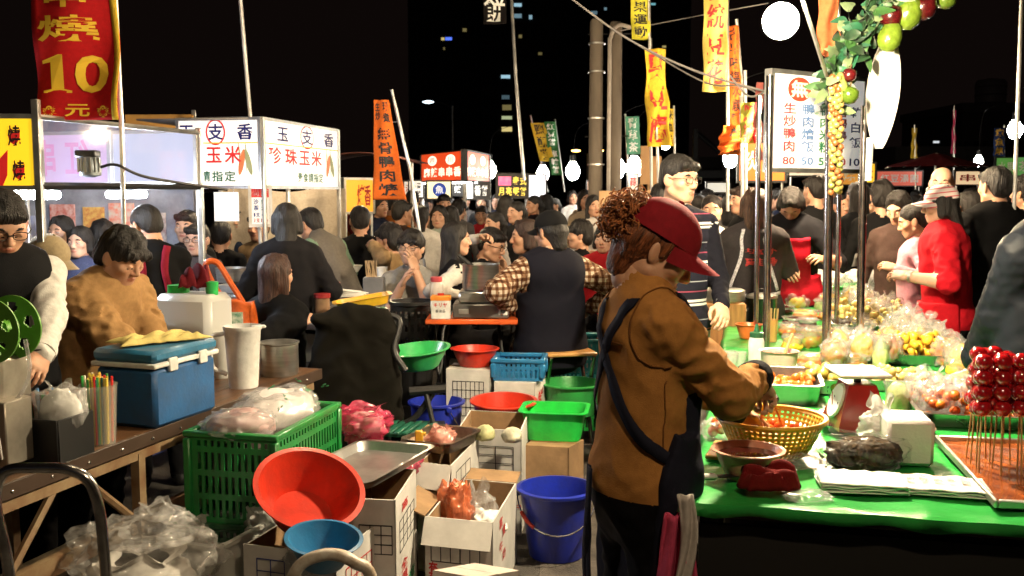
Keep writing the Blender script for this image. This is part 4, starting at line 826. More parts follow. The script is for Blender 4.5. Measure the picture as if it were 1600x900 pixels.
# small lit stalls along the far rows, warm glow between people
far = [(1155, 282, 1226, 224, 9.5, (.75, .16, .02), '炎飲', .5, 'orange sign box with white writing beside the flags'), (1233, 274, 1293, 258, 12, (.8, .7, .55), '小吃', .35, 'pale sign strip below the menu board'), (1345, 285, 1366, 256, 12, (.9, .55, .03), '大', .5, 'small yellow sign behind the steel pole'), (1292, 288, 1340, 262, 13, (.7, .32, .05), '串燒', .5, 'amber sign strip behind the hanging fruit string'), (1370, 290, 1440, 268, 18, (.6, .12, .08), '紅豆湯圓', .5, 'red lattice sign below the dark red parasol'), (1493, 288, 1530, 268, 16, (.85, .6, .35), '串', .8, 'cream sign with food picture under the parasol'), (1556, 276, 1586, 247, 14, (.1, .3, .06), '水果', .5, 'green sign at the right edge'), (1588, 274, 1612, 246, 13.6, (.12, .36, .1), '茶', .5, 'second green sign at the right edge cut by the frame'),
       (838, 300, 852, 282, 18, (.85, .8, .75), '', .9, 'white lit card far behind the black sign'), (982, 296, 996, 272, 15, (.7, .55, .45), '蒜', .5, 'small pale sign below the white lamps'), (918, 306, 930, 284, 17, (.6, .3, .2), '麵', .5, 'small reddish sign left of the concrete posts'), (1105, 300, 1140, 286, 14, (.85, .85, .75), '', .6, 'pale glowing strip far behind the glasses man'), (560, 330, 580, 300, 12, (.85, .75, .5), '飯', .7, 'cream lit board behind the orange flag pole'), (632, 305, 645, 284, 15, (.8, .75, .6), '湯', .7, 'pale lit board at the edge of the orange flag')]
for (u0, v1, u1, v0, Y, c, tx, s, lb) in far: hung('stall_sign', lb, u0, v0, u1, v1, Y, lit('far_' + lb, c, s), [(rowf(tx, .06, .94, .5, .6), INK_W if c[1] < .5 else INK_R)] if tx else [], group='far stall signs', posts=(.05, .95))
# plywood panels by the posts
for lb, u0, v0, u1, v1, Y in (('large plywood board behind the woman in the red cap', 936, 298, 1016, 372, 7.6), ('upright plywood strip below the teal flag', 1001, 228, 1017, 288, 9.2), ('narrow plywood strip beside the yellow flag pole', 1019, 244, 1033, 296, 9.4)):
    a = at(u0, v0, Y); b = at(u1, v1, Y); pl = root('plywood_board', lb, 'board', ((a.x + b.x) / 2, Y, 0)); box_obj('sheet', (0, 0, (a.z + b.z) / 2), (b.x - a.x, .02, a.z - b.z), mat('plywood', (.42, .25, .12), r=.75, var=.25, vs=4, stretch=(1, 1, .15)), pl, .002); box_obj('post', ((b.x - a.x) * .4, .03, b.z / 2), (.04, .04, b.z), CARD, pl); box_obj('post', (-(b.x - a.x) * .4, .03, b.z / 2), (.04, .04, b.z), CARD, pl)
# dark red parasol
ps = root('parasol', 'dark red parasol spread over the far right crowd', 'parasol', (at(1462, 255, 15).x, 15, 0)); zt = at(1462, 239, 15).z
V = [(0, 0, zt)] + [(.72 * math.cos(R(30 + 60 * i)) * (1 if i % 1 == 0 else 1), .72 * math.sin(R(30 + 60 * i)), zt - .2) for i in range(6)]
MB().add(V, [[0, 1 + i, 1 + (i + 1) % 6] for i in range(6)]).obj('canopy', cloth('parasol_red', (.12, .012, .015)), ps, smooth=0, solid=.006); tube_obj('pole', [(0, 0, 0), (0, 0, zt)], .02, ALU, ps)
for i in range(6): tube_obj('rib', [(0, 0, zt - .03), tuple(Vector(V[1 + i]) - Vector((0, 0, .02)))], .006, ALU, ps, 5)
# ---- menu board on the right stall with its steel poles
Ma = at(1206, 262, 5.05); Mb_ = at(1346, 252, 5.45); hM = .47
r1, pr, w, h = sign('menu_board', 'large white menu board with the red round character and prices', Ma, Mb_, hM, .035, mat('menu_white_glow', (.8, .78, .76), r=.25, var=.04, em=.42), ALU, [  # glow put into the board's colours to lift the garland's shadow
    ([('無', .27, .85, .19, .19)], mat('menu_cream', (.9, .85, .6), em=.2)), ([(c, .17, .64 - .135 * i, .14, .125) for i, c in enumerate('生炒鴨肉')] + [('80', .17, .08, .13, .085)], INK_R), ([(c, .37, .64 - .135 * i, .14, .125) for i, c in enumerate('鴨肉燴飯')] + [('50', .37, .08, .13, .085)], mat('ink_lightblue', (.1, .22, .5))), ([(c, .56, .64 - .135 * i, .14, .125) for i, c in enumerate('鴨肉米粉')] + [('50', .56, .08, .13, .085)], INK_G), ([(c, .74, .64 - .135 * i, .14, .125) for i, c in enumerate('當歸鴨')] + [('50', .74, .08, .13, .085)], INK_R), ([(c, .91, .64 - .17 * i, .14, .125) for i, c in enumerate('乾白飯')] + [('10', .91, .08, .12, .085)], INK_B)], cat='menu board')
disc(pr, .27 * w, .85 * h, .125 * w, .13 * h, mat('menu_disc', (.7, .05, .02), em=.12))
for lb, u, v0, v1, Y, rr in (('steel pole at the near corner of the menu board', 1203, 118, 412, 5.0, .018), ('second thin steel pole behind the menu board pole', 1186, 150, 400, 5.6, .014), ('steel pole carrying the string of hanging fruit', 1298, 120, 440, 4.75, .021), ('steel pole below the white leaf panel', 1351, 165, 412, 5.0, .019), ('thin steel pole standing behind the white bowl', 1312, 255, 410, 5.9, .014), ('thin white pole at the top right corner', 1597, -20, 160, 6.2, .012), ('tall thin white pole rising above the corn sign', 391, -20, 200, 7.2, .014)):
    a = at(u if u != 391 else 374, v0, Y); b = at(u if u != 391 else 406, v1, Y); z = b.z if u not in (1597,) else .0
    tag(tube_obj('steel_pole', [tuple(a), (b.x, b.y, .0 if u != 391 else 1.0)], rr, mat('pole_white', (.6, .58, .56), r=.4, m=.2) if u in (1597, 391) else CHROME, None, 10), lb, 'pole', 'steel poles')
# ---- garland arch with fruit, leaf panel, fruit string
gr = root('leaf_garland', 'green leaf garland with plastic fruit arching out of the frame', 'garland', at(1325, 120, 4.8)); G0 = gr.location.copy()
path = bez([at(1300, 160, 4.78), at(1302, 118, 4.8), at(1325, 78, 4.8), at(1352, 40, 4.75), at(1385, 5, 4.7), at(1440, -25, 4.6)], 10)
tube_obj('arch_wire', [tuple(p - G0) for p in path], .008, INK_G, gr, 6)
LG = [mat('leaf%d' % i, c, r=.5, var=.25, vs=20, sheen=.1) for i, c in enumerate(((.035, .12, .025), (.012, .05, .015), (.15, .22, .1), (.02, .13, .06)))]
def leafm(l, w, bend):
    V = []; F = []; n = 5
    for i in range(n + 1):
        t = i / n; ww = w * math.sin(math.pi * min(1, t * .92 + .06)) ** .8; z = -bend * t * t; V += [(-ww, l * t, z + ww * .3), (0, l * t, z), (ww, l * t, z + ww * .3)]
    for i in range(n): F += [[3 * i, 3 * i + 1, 3 * i + 4, 3 * i + 3], [3 * i + 1, 3 * i + 2, 3 * i + 5, 3 * i + 4]]
    return V, F
lms = [mkmesh('leaf', *leafm(.05 + .014 * i, .015 + .005 * i, .028 + .016 * i), None, 60) for i in range(3)]
for i in range(292):
    p = path[int(min(len(path) - 1, abs(rng.normal(.45, .28)) * len(path)) % len(path))]; j = int(rng.integers(0, 3)); o = link(bpy.data.objects.new('leaf', lms[j]), gr)
    if not len(lms[j].materials): lms[j].materials.append(None)
    o.material_slots[0].link = 'OBJECT'; o.material_slots[0].material = LG[int(rng.integers(0, 4))]
    o.location = p - G0 + Vector(rng.normal(0, .03, 3)); o.rotation_euler = tuple(rng.uniform(-3.1, 3.1, 3))
def fruit(kind, label, p, r, group):
    r0 = root(kind, label, kind.split('_')[-1], p, 0, group)
    pf = {'apple': [(0, -.8), (.35, -.95), (.85, -.6), (1, .05), (.8, .65), (.35, .85), (.05, .72)], 'pear': [(0, -1.1), (.6, -1.0), (.95, -.5), (.8, .1), (.5, .6), (.35, 1.1), (.05, 1.25)], 'gourd': [(0, -1.2), (.5, -1.1), (.85, -.6), (.9, 0), (.7, .6), (.4, 1.1), (.05, 1.3)]}[kind.split('_')[-1]]
    c = {'red_apple': (.06, .004, .005), 'green_apple': (.07, .12, .012), 'green_gourd': (.13, .2, .02), 'green_pear': (.25, .3, .07)}[kind]
    b = MB().lathe([(a * r, z * r) for a, z in pf], 18, mx=Euler((.5 * random.random(), .4 * random.random(), 0)).to_matrix().to_4x4()); b.obj('flesh', mat(kind, c, r=.25, var=.3, vs=16, coat=.3, bump=.5 if 'gourd' in kind else .03, bs=45), r0, smooth=180)
    tube_obj('stalk', [(0, 0, r * .7), (.01, 0, r * 1.4)], .004, mat('stalk', (.1, .06, .02)), r0, 5)
for k, (kd, u, v, r_, lb) in enumerate((('red_apple', 1393, 24, .055, 'dark red apple on the garland'), ('red_apple', 1443, 10, .062, 'large dark red apple at the top edge'), ('green_gourd', 1420, 18, .07, 'lime green gourd between the two red apples'), ('green_gourd', 1391, 56, .062, 'lime green gourd above the white leaf panel'), ('red_apple', 1327, 117, .034, 'dark red apple low on the garland'), ('green_pear', 1314, 132, .036, 'pale green pear low on the garland'), ('green_apple', 1327, 148, .045, 'green apple beside the fruit string'), ('green_apple', 1478, -3, .05, 'lime apple touching the top edge'), ('green_pear', 1311, 152, .03, 'small pear at the top of the fruit string'))): fruit(kd, lb, at(u, v, 4.7), r_, 'fruit on the garland')
fs_ = root('fruit_string', 'hanging string of small yellow and red fruits on the pole', 'fruit string', at(1309, 130, 4.7)); f0 = fs_.location.copy()
tube_obj('cord', [(0, 0, 0), tuple(at(1309, 300, 4.7) - f0)], .004, INK_G, fs_, 5)
fm = [MB().sph((0, 0, 0), (.016, .016, .015), 0, 10, 7).obj('small_fruit', mat('sfruit%d' % i, c, r=.3, coat=.3, var=.3, vs=60), fs_, smooth=180) for i, c in enumerate(((.4, .26, .08), (.32, .1, .03), (.3, .3, .08)))]
for o in fm: o.location = (0, 0, -.03)
for i in range(86):
    s0 = fm[i % 3]; o = s0.copy(); COL.objects.link(o); o.parent = fs_; t = i / 86; a = i * 2.4; o.location = Vector((.021 * math.cos(a), .021 * math.sin(a), 0)) + (at(1306, 118 + 185 * t, 4.7) - f0) + Vector((.004 * math.sin(i), 0, 0)); o.rotation_euler = (i, i * 2, 0)
pv = []
for t in [i / 20 for i in range(21)]: pv.append((.0 - .055 * math.sin(math.pi * t) ** .7 * (1 - .2 * t), -t))
lf = root('hanging_board', 'large white leaf shaped board hanging under the garland', 'board', at(1384, 62, 4.9)); Lh = lf.location.z - at(1380, 232, 4.9).z; sx_ = .0
out = [(-.012 - .02 * t - (.062 * math.sin(math.pi * min(1, t)) ** .8), -Lh * t) for t in [i / 16 for i in range(17)]] + [(.025 - .045 * t + .05 * math.sin(math.pi * t) ** .8 + .02, -Lh * t) for t in [i / 16 for i in range(16, -1, -1)]]
MB().prism(out[::-1], -.012, .012).obj('blade', mat('white_foam_board', (.8, .78, .74), r=.6, var=.05), lf, smooth=30); tube_obj('stem', [(-.06, 0, -Lh * .9), (-.06, 0, -Lh * 1.0), (-.062, 0, -Lh * 1.3)], .017, WHITEP, lf); tube_obj('hanger', [(.02, 0, 0), (.02, -.02, .12)], .004, ALU, lf)
# ------------------------------------------------------------------ containers and other goods
def bag_mesh(r, seed, neck=.3, crump=.16, nu=52, nv=36, flat=1.):
    """a crumpled film pouch: sharp ridges between sagging facets, an open ruffled neck"""
    g = np.random.default_rng(seed); n = 15; D = g.normal(size=(n, 3)); D /= np.linalg.norm(D, axis=1)[:, None]; Fq = g.uniform(2., 11., n); Ph = g.uniform(0, 6, n)
    u, v = np.meshgrid(np.linspace(0, 1, nu + 1)[:-1], np.linspace(0, 1, nv + 1)); a = 2 * np.pi * u; t = -np.pi / 2 + np.pi * v
    p = np.stack([np.cos(t) * np.cos(a), np.cos(t) * np.sin(a), np.sin(t)], -1); w = p @ D.T * Fq + Ph
    k = ((1 - np.abs(np.sin(w))) ** 1.7 / (.55 + Fq * .3)).sum(-1) * crump * .95 - crump; rr = 1 + k; z = p[..., 2]; z = np.where(z < -.62, -.62 + (z + .62) * .15, z)
    X, Y_, Z_ = p[..., 0] * rr, p[..., 1] * rr, z * rr
    if neck:
        e = np.clip((v - .74) / .26, 0, 1); t1 = -math.pi / 2 + math.pi * .74; q = math.cos(t1) * (1 - .52 * np.minimum(1, e * 2.2) + .34 * np.maximum(0, e - .45)) * (1 + e * .5 * np.sin(a * 4 + seed) * np.sin(a * 2 + 1) + k * 1.5); ln = neck * e * (1 + .5 * np.sin(a * 3 + seed * 2)); m = v > .74
        X = np.where(m, q * np.cos(a) + .35 * neck * e * math.sin(seed), X); Y_ = np.where(m, q * np.sin(a), Y_); Z_ = np.where(m, (math.sin(t1) + ln * 1.5 - .25 * np.maximum(0, e - .75)) * (1 + k * .3), Z_)
    V = np.stack([X * r[0], Y_ * r[1], (Z_ + .62) * r[2] * flat], -1).reshape(-1, 3); ii, jj = np.meshgrid(np.arange(nu), np.arange(nv)); i2 = (ii + 1) % nu
    F = np.stack([jj * nu + ii, jj * nu + i2, (jj + 1) * nu + i2, (jj + 1) * nu + ii], -1).reshape(-1, 4); b = MB(); b.V = [tuple(x) for x in V]; b.F = F.tolist(); b.I = [0] * len(F); return b
def bag(label, p, r, m, seed, neck=.3, crump=.16, inner=None, rz=0, group=None, tie=None):
    r0 = root('plastic_bag', label, 'bag', p, rz, group); bag_mesh(r, seed, neck, crump).obj('film', m, r0, smooth=70)
    if inner: bag_mesh(tuple(x * .86 for x in r), seed + 50, 0, .12, 26, 16).obj('contents', inner, r0, smooth=180)
    if tie: MB().ring([(r[0] * .3, -.01), (r[0] * .4, 0), (r[0] * .3, .01)], 12, c=(0, 0, r[2] * 1.62)).obj('tie', tie, r0)
    return r0
def carton(label, n, l, r, z, h, m=None, opened=True, left=(), right=(), inside=CARD, flaps=True, name='carton', tape=True, group='cartons'):
    m = m or CARDW; N = onz(*n, z); Lp = onz(*l, z); Rp = onz(*r, z); a = Lp - N; b = Rp - N; wl, wr = a.length, b.length; ang = math.atan2(b.y, b.x)
    # square the corner: right face along b, left face perpendicular
    pl = Vector((-math.sin(ang), math.cos(ang), 0)); 
    if pl.dot(a) < 0: pl = -pl
    al = math.atan2(-a.y, -a.x)   # face seen left to right: from L to N
    r0 = root(name, label, 'carton', (N.x, N.y, z - h), 0, group); t = .007
    a0 = a.normalized(); b0 = b.normalized()
    def wall(nm, p, d, L, nrm):
        q = [p, p + d * L, p + d * L + nrm * t, p + nrm * t]; V = [(v.x, v.y, zz) for zz in (0, h) for v in q]; F = [[0, 1, 2, 3], [7, 6, 5, 4]] + [[i, 4 + i, 4 + (i + 1) % 4, (i + 1) % 4] for i in range(4)]
        o = MB().add(V, F).obj(nm, m, r0, smooth=0)
        me = o.data; me.materials.append(inside); c_ = p + d * L / 2 + nrm * t
        for f_ in me.polygons:
            nn = nrm - d * nrm.dot(d); f_.material_index = int((f_.center - p).dot(nn) > t * nrm.dot(nn) * .9)
        return o
    O = Vector((0, 0, 0)); wall('side_panel', a, -a0, wl, b0); wall('side_panel', O, b0, wr, a0); wall('side_panel', b, a0, wl, -b0); wall('side_panel', a + b - a0 * t, -b0, wr - t * 2, O - a0 * -1 * 0 - a0)
    MB().add([(v.x, v.y, .004) for v in (O, b, a + b, a)], [[0, 1, 2, 3]]).obj('base', inside, r0, smooth=0, solid=.004)
    if not opened:
        for k, (p, d) in enumerate(((O, b / 2), (b / 2, b / 2))): MB().add([(v.x, v.y, h + .002) for v in (p + b0 * .001, p + d - b0 * .002, p + d - b0 * .002 + a, p + a + b0 * .001)], [[0, 1, 2, 3]]).obj('lid_flap', m, r0, smooth=0, solid=.006)
        if tape: MB().add([(v.x, v.y, h + .007) for v in (b * .44, b * .56, b * .56 + a, b * .44 + a)], [[0, 1, 2, 3]]).obj('tape', mat('parcel_tape', (.4, .24, .1), r=.25), r0, smooth=0, solid=.001)
    elif flaps:
        for p, d, o_ in ((a, -a, -b0 * .6 + Vector((0, 0, -.9))), (b, a, b0 * .9 + Vector((0, 0, .15))), (a + b, -b, a0 * .8 + Vector((0, 0, .3)))):
            o_ = o_.normalized() * min(.11, wr * .3); q = p + d; MB().add([(p.x, p.y, h), (q.x, q.y, h), (q.x + o_.x, q.y + o_.y, h + o_.z), (p.x + o_.x, p.y + o_.y, h + o_.z)], [[0, 1, 2, 3]]).obj('flap', m if o_.z < 0 else inside, r0, smooth=0, solid=.005)
    for face, org, ang_, w_ in ((left, a, math.atan2(-a.y, -a.x), wl), (right, O, math.atan2(b.y, b.x), wr)):
        if not face: continue
        pr = link(bpy.data.objects.new('print', None), r0, (org.x, org.y, 0), ang_)
        for it, im in face:
            for e in it:
                if e[0] == '#':   # a printed table: columns, rows
                    _, x, zc, ww, hh, nc, nr = e; gb = MB(); x0, x1 = (x - ww / 2) * w_, (x + ww / 2) * w_; y0, y1 = (zc - hh / 2) * h, (zc + hh / 2) * h; q = .0016
                    for i in range(nc + 1): xx = x0 + (x1 - x0) * i / nc; gb.box((xx, -.0022, (y0 + y1) / 2), (q * 2, .001, y1 - y0))
                    for i in range(nr + 1): zz = y0 + (y1 - y0) * i / nr; gb.box(((x0 + x1) / 2, -.0026, zz), (x1 - x0, .001, q * 2))
                    o_ = gb.obj('printed_table', im, pr, smooth=0); o_['kind'] = 'stuff'
                else: letters([(e[0], e[1] * w_, e[2] * h, e[3] * w_, e[4] * h)], im, pr, y=-.0025, bold=.02)
    return r0
def basin(name, label, c, rim, hgt, m, tilt=(0, 0), base=.68, cat='basin', group='plastic basins', handle=None):
    r0 = root(name, label, cat, c, 0, group); r0.rotation_euler = (tilt[0], tilt[1], 0); t = .006; rb = rim * base
    MB().lathe([(0, 0), (rb, 0), (rb + (rim - rb) * .5, hgt * .48), (rim * .97, hgt * .95), (rim * 1.07, hgt * .97), (rim * 1.075, hgt * 1.01), (rim * .97, hgt * 1.02), (rim * .955, hgt * .98), (rb + (rim - rb) * .5 - t, hgt * .5), (rb - t, t), (0, t)], 44).obj('shell', m, r0, smooth=50)
    MB().ring([(rb * .9, -.006), (rb * .94, .0), (rb * .86, 0), (rb * .84, -.006)], 36).obj('foot_ring', m, r0)
    if handle:
        P = [(rim * 1.05 * math.cos(a), rim * 1.05 * math.sin(a) * handle[0], hgt * .93 + handle[1] * math.sin(a)) for a in [math.pi * i / 20 for i in range(21)]]; P = [tuple(Matrix.Rotation(handle[2], 3, 'Z') @ Vector(p)) for p in P]
        tube_obj('wire_handle', P, .0032, CHROME, r0, 6); 
        for q in (P[0], P[-1]): MB().box(q, (.03, .018, .03), 0, .005).obj('handle_lug', m, r0)
        if len(handle) > 3: tube_obj('handle_grip', P[handle[3]:handle[3] + 4], .009, handle[4], r0, 8)
    return r0
RED = plastic('red_basin', (.56, .03, .01)); GRN = plastic('green_basin', (.03, .4, .1)); GRN2 = plastic('bright_green_tub', (.015, .5, .06)); BLU = plastic('blue_basin', (.012, .03, .42)); BLUT = plastic('teal_blue', (.015, .16, .36)); DGRN = plastic('dark_green_crate', (.01, .24, .045)); YEL = plastic('yellow_plastic', (.7, .38, .02))
def tubr(name, label, c, d, m, rz=0, taper=.86, cat='tub', group='plastic tubs', t=.005, lip=.018):
    """rectangular tub with rounded corners, tapered walls, rolled lip"""
    r0 = root(name, label, cat, c, rz, group); w, l, h = d
    def ringp(k, z, rc=.05, n=5):
        o = []; x, y = w / 2 * k, l / 2 * k
        for sx_, sy_, a0 in ((1, 1, 0), (-1, 1, 90), (-1, -1, 180), (1, -1, 270)):
            for i in range(n + 1): a = R(a0 + 90 * i / n); o.append((sx_ * (x - rc) + rc * math.cos(a), sy_ * (y - rc) + rc * math.sin(a), z))
        return o
    rs = [ringp(taper * .6, .0), ringp(taper, .0), ringp((1 + taper) / 2, h * .5), ringp(1, h * .96), ringp(1 + lip * 2 / w, h * .97), ringp(1 + lip * 2 / w, h), ringp(.985, h), ringp((1 + taper) / 2 - .015, h * .5), ringp(taper - .015, t), ringp(taper * .6, t)]
    V = [v for r_ in rs for v in r_]; n = len(rs[0]); F = [[j * n + i, j * n + (i + 1) % n, (j + 1) * n + (i + 1) % n, (j + 1) * n + i] for j in range(len(rs) - 1) for i in range(n)] + [list(range(n))[::-1], [(len(rs) - 1) * n + i for i in range(n)]]
    MB().add(V, F).obj('shell', m, r0, smooth=40); return r0
def tray(label, c, d, m, rz=0, name='steel_tray', cat='tray', group='metal trays', tiltx=0, tilty=0):
    r0 = tubr(name, label, c, d, m, rz, .93, cat, group, .002, .012); r0.rotation_euler = (tiltx, tilty, rz); return r0
def crate(label, c, d, m, rz=0, group='plastic crates', cells=(13, 9)):
    """stacking crate: slotted walls, corner posts, rim"""
    r0 = root('plastic_crate', label, 'crate', c, rz, group); w, l, h = d
    for ax in (0, 1):
        for s in (-1, 1):
            L = w if ax == 0 else l; nu = int(L / .013); nv = max(6, int(h / .022)) | 1
            def f(u, v): a = (u - .5) * L; return (a, s * l / 2, v * h) if ax == 0 else (s * w / 2, a, v * h)
            MB().grid(f, nu, nv, skip=lambda i, j: i % 2 == 1 and j % 4 != 0 and 0 < j < nv - 1 and 2 <= i < nu - 2).obj('slotted_side', m, r0, smooth=0, solid=.006)
    MB().box((0, 0, .006), (w - .01, l - .01, .01)).obj('floor_panel', m, r0)
    b = MB()
    for s in (-1, 1): b.box((0, s * l / 2, h), (w + .03, .026, .022), 0, .004).box((s * w / 2, 0, h), (.026, l - .026, .022), 0, .004)
    b.obj('rim', m, r0)
    for s in (-1, 1):
        for q in (-1, 1): MB().box((s * w / 2, q * l / 2, h / 2), (.03, .03, h - .03), 0, .006).obj('corner_post', m, r0)
    return r0
# ---- left wooden table
TQ = Vector((-.93, 4.75, 0)); TA = -math.atan2(.281, .96); TZ = .75
tb = root('wooden_table', 'long worn wooden counter on a steel frame', 'table', TQ, TA)
WOOD = mat('worn_wood_top', (.15, .07, .028), r=.42, var=.5, vs=5, bump=.25, bs=20, stretch=(6, .5, 6), coat=.15)
for i in range(4): MB().box((-.08 - i * .157, -1.35, TZ - .0125), (.153, 2.7, .025), 0, .002).obj('plank', WOOD, tb)
MB().box((.004, -1.35, TZ - .025), (.012, 2.72, .05), 0, .002).obj('edge_strip', mat('dark_edge', (.05, .03, .02), r=.4), tb); MB().box((-.31, .006, TZ - .025), (.62, .012, .05), 0, .002).obj('edge_strip', mat('dark_edge', (.05, .03, .02)), tb)
RUST = mat('rusty_cream_steel', (.24, .18, .1), r=.6, m=.2, var=.5, vs=9, col2=(.16, .07, .03))
for x in (-.02, -.58):
    MB().box((x, -1.35, TZ - .075), (.03, 2.6, .035)).obj('rail', RUST, tb)
    for y in (-.1, -1.35, -2.55): MB().box((x, y, .34), (.035, .035, .68)).obj('leg', RUST, tb)
MB().box((-.03, -1.5, .42), (.03, 1.9, .06)).obj('lower_rail', RUST, tb); MB().box((-.3, -1.7, .2), (.5, 1.6, .025)).obj('lower_shelf', mat('shelf_board', (.3, .24, .16), r=.7, var=.4), tb)
for y0_, y1_ in ((-1.35, -1.65), (-2.5, -2.2), (-2.0, -1.75)): tube_obj('brace', [(-.02, y0_, .42), (-.02, y1_, .68)], .014, RUST, tb, 6)
for i in range(16): MB().sph((.011, -.15 - i * .165, TZ - .028), (.004, .006, .006), 0, 8, 5).obj('screw', CHROME, tb)
# ---- cooler
ck = onz(245, 673, TZ); co = root('cool_box', 'blue cool box with white lid edge and yellow cloth on top', 'cool box', (ck.x, ck.y, TZ), -TA * 0 + R(-18)); BC = plastic('cooler_blue', (.008, .085, .25), .45)
MB().box((-.135, .19, .11), (.26, .37, .22), 0, .016).obj('body', BC, co); MB().box((-.135, .19, .23), (.28, .39, .018), 0, .004).obj('lid_edge', WHITEP, co); MB().box((-.135, .19, .262), (.275, .385, .046), 0, .014).obj('lid', plastic('cooler_lid', (.015, .14, .27), .4), co)
for y in (.1, .28): MB().box((.002, y, .225), (.014, .05, .05), 0, .004).obj('hinge', WHITEP, co)
MB().box((-.268, .19, .18), (.012, .06, .09), 0, .004).obj('latch', WHITEP, co)
def drape(name, label, c, w, l, m, seed, hgt=.02, cat='cloth', rz=0, fold=3, over=0):
    g = np.random.default_rng(seed); K = g.uniform(8, 26, (5, 2)); Ph = g.uniform(0, 6, 5)
    def f(u, v):
        x = (u - .5) * w * (1 + .12 * math.sin(v * 5 + seed)); y = (v - .5) * l * (1 + .15 * math.sin(u * 4 + seed)); z = sum(abs(math.sin(k[0] * x * fold + k[1] * y * fold + p)) for k, p in zip(K, Ph)) / 5 * hgt * 1.8
        e = min(u, v, 1 - u, 1 - v); z *= min(1, e * 9) * .8 + .2; return (x, y, z + .004 - (over * max(0, .12 - v) if over else 0))
    return tag(MB().grid(f, 34, 28).obj(name, m, None, c, rz, 75, .003, 1), label, cat)
drape('yellow_cloth', 'pale yellow cloth lying crumpled on the blue cool box', co.matrix_basis @ Vector((-.135, .2, .284)), .15, .33, cloth('yellow_rag', (.55, .45, .16)), 3, .02, rz=R(-45))
# ---- table goods
def vessel(name, label, c, prof, m, cat, n=32, group=None, lid=None, rz=0):
    r0 = root(name, label, cat, c, rz, group); MB().lathe(prof, n).obj('shell', m, r0, smooth=45)
    if lid: MB().lathe(lid[0], n).obj('lid', lid[1], r0, smooth=45)
    return r0
JUG = film('translucent_jug', (.75, .75, .72), .25, .25, .35, .08, 6)
jr = root('water_jug', 'pale translucent square water jug with green cap behind the cool box', 'jug', onz(300, 590, TZ) + Vector((-.02, .12, 0)), TA); MB().box((0, 0, .19), (.3, .22, .38), 0, .03).obj('body', JUG, jr); MB().box((0, 0, .13), (.27, .19, .24), 0, .02).obj('water', mat('jug_water', (.5, .5, .48), r=.3), jr)
MB().lathe([(.05, .38), (.05, .415), (.0, .42)], 22, c=(-.08, 0, 0)).obj('green_lid', GRN2, jr); MB().lathe([(.026, .36), (.03, .41), (.03, .435), (0, .44)], 18, c=(.1, 0, 0)).obj('green_cap', plastic('cap_green', (.02, .4, .08)), jr)
drape('red_cloth', 'dark red cloth bunched on the water jug', jr.matrix_basis @ Vector((.02, 0, .39)), .12, .1, cloth('dark_red_rag', (.12, .01, .015)), 8, .07)
p = onz(381, 604, TZ); pi_ = root('plastic_pitcher', 'tall white plastic pitcher on the wooden counter', 'pitcher', p, .4); MB().lathe([(0, 0), (.062, 0), (.07, .12), (.078, .25), (.083, .255), (.083, .27), (.075, .27), (.066, .12), (.058, .006), (0, .006)], 32).obj('shell', WHITEP, pi_, smooth=45); MB().box((.07, 0, .262), (.06, .035, .012), 0, .004).obj('spout', WHITEP, pi_); tube_obj('handle', bez([(-.075, 0, .24), (-.13, 0, .22), (-.13, 0, .1), (-.07, 0, .06)], 6), .01, WHITEP, pi_); MB().lathe([(.068, .19), (.0, .192)], 28).obj('water', mat('milky_drink', (.6, .58, .52), r=.2), pi_)
vessel('steel_pot', 'open steel pot at the end of the wooden counter', onz(437, 585, TZ), [(0, 0), (.082, 0), (.088, .01), (.088, .145), (.094, .15), (.094, .155), (.085, .153), (.084, .012), (0, .008)], STEEL, 'pot')
vessel('plastic_cup', 'tall frosted cup with a narrow base behind the pitcher', onz(352, 598, TZ) + Vector((-.05, .12, 0)), [(0, 0), (.03, 0), (.04, .19), (.042, .2), (.038, .2), (.03, .005), (0, .005)], JUG, 'cup')
sc_ = onz(157, 693, TZ); sr = root('straw_cup', 'tall clear cup packed with coloured straws', 'cup', sc_); MB().lathe([(0, 0), (.05, 0), (.06, .2), (.063, .205), (.057, .2), (.047, .004), (0, .004)], 28).obj('cup', film('cup_film', (.8, .78, .7), .8, .3, .2, .05, 5), sr, smooth=45)
for i in range(46):
    a = rng.uniform(0, 6.28); q = .044 * math.sqrt(rng.uniform(0, 1)); c = [(.75, .55, .08), (.6, .03, .03), (.05, .35, .08), (.8, .6, .2), (.75, .7, .6), (.02, .1, .1)][int(rng.integers(0, 6)) if i % 2 else 0]
    tube_obj('straw', [(q * math.cos(a), q * math.sin(a), .006), (q * 1.15 * math.cos(a), q * 1.15 * math.sin(a), .22 + rng.uniform(0, .02))], .0042, mat('straw%.2f%.2f' % (c[0], c[1]), c, r=.3, var=0), sr, 6)
bb = onz(78, 712, TZ); br = root('black_bin', 'open black box holding straws and a plastic wrapped roll', 'box', bb, TA); tubr_ = MB()
for s in (-1, 1): MB().box((s * .105, 0, .07), (.008, .16, .14), 0, .002).obj('side_panel', BLACKP, br); MB().box((0, s * .08, .07), (.21, .008, .14), 0, .002).obj('side_panel', BLACKP, br)
MB().box((0, 0, .004), (.2, .15, .006)).obj('base', BLACKP, br)
for i in range(14): x = -.08 + .012 * i * .7; c = [(.6, .03, .03), (.04, .3, .06), (.55, .2, .1), (.1, .25, .5)][i % 4]; tag(tube_obj('drinking_straw', [tuple(bb + Vector((x, .0, .02))), tuple(bb + Vector((x * 1.25 - .01, .01 * (i % 3), .19 + .01 * (i % 4))))], .005, mat('bstraw%d' % (i % 4), c, r=.3, var=0), None, 6), 'coloured straw standing in the black box', 'straw', 'straws in the black box')
bag('crumpled clear plastic bag sticking out of the black box', bb + Vector((.04, .0, .1)), (.07, .055, .08), CLEAR, 21, .25, .2, inner=PAPER)
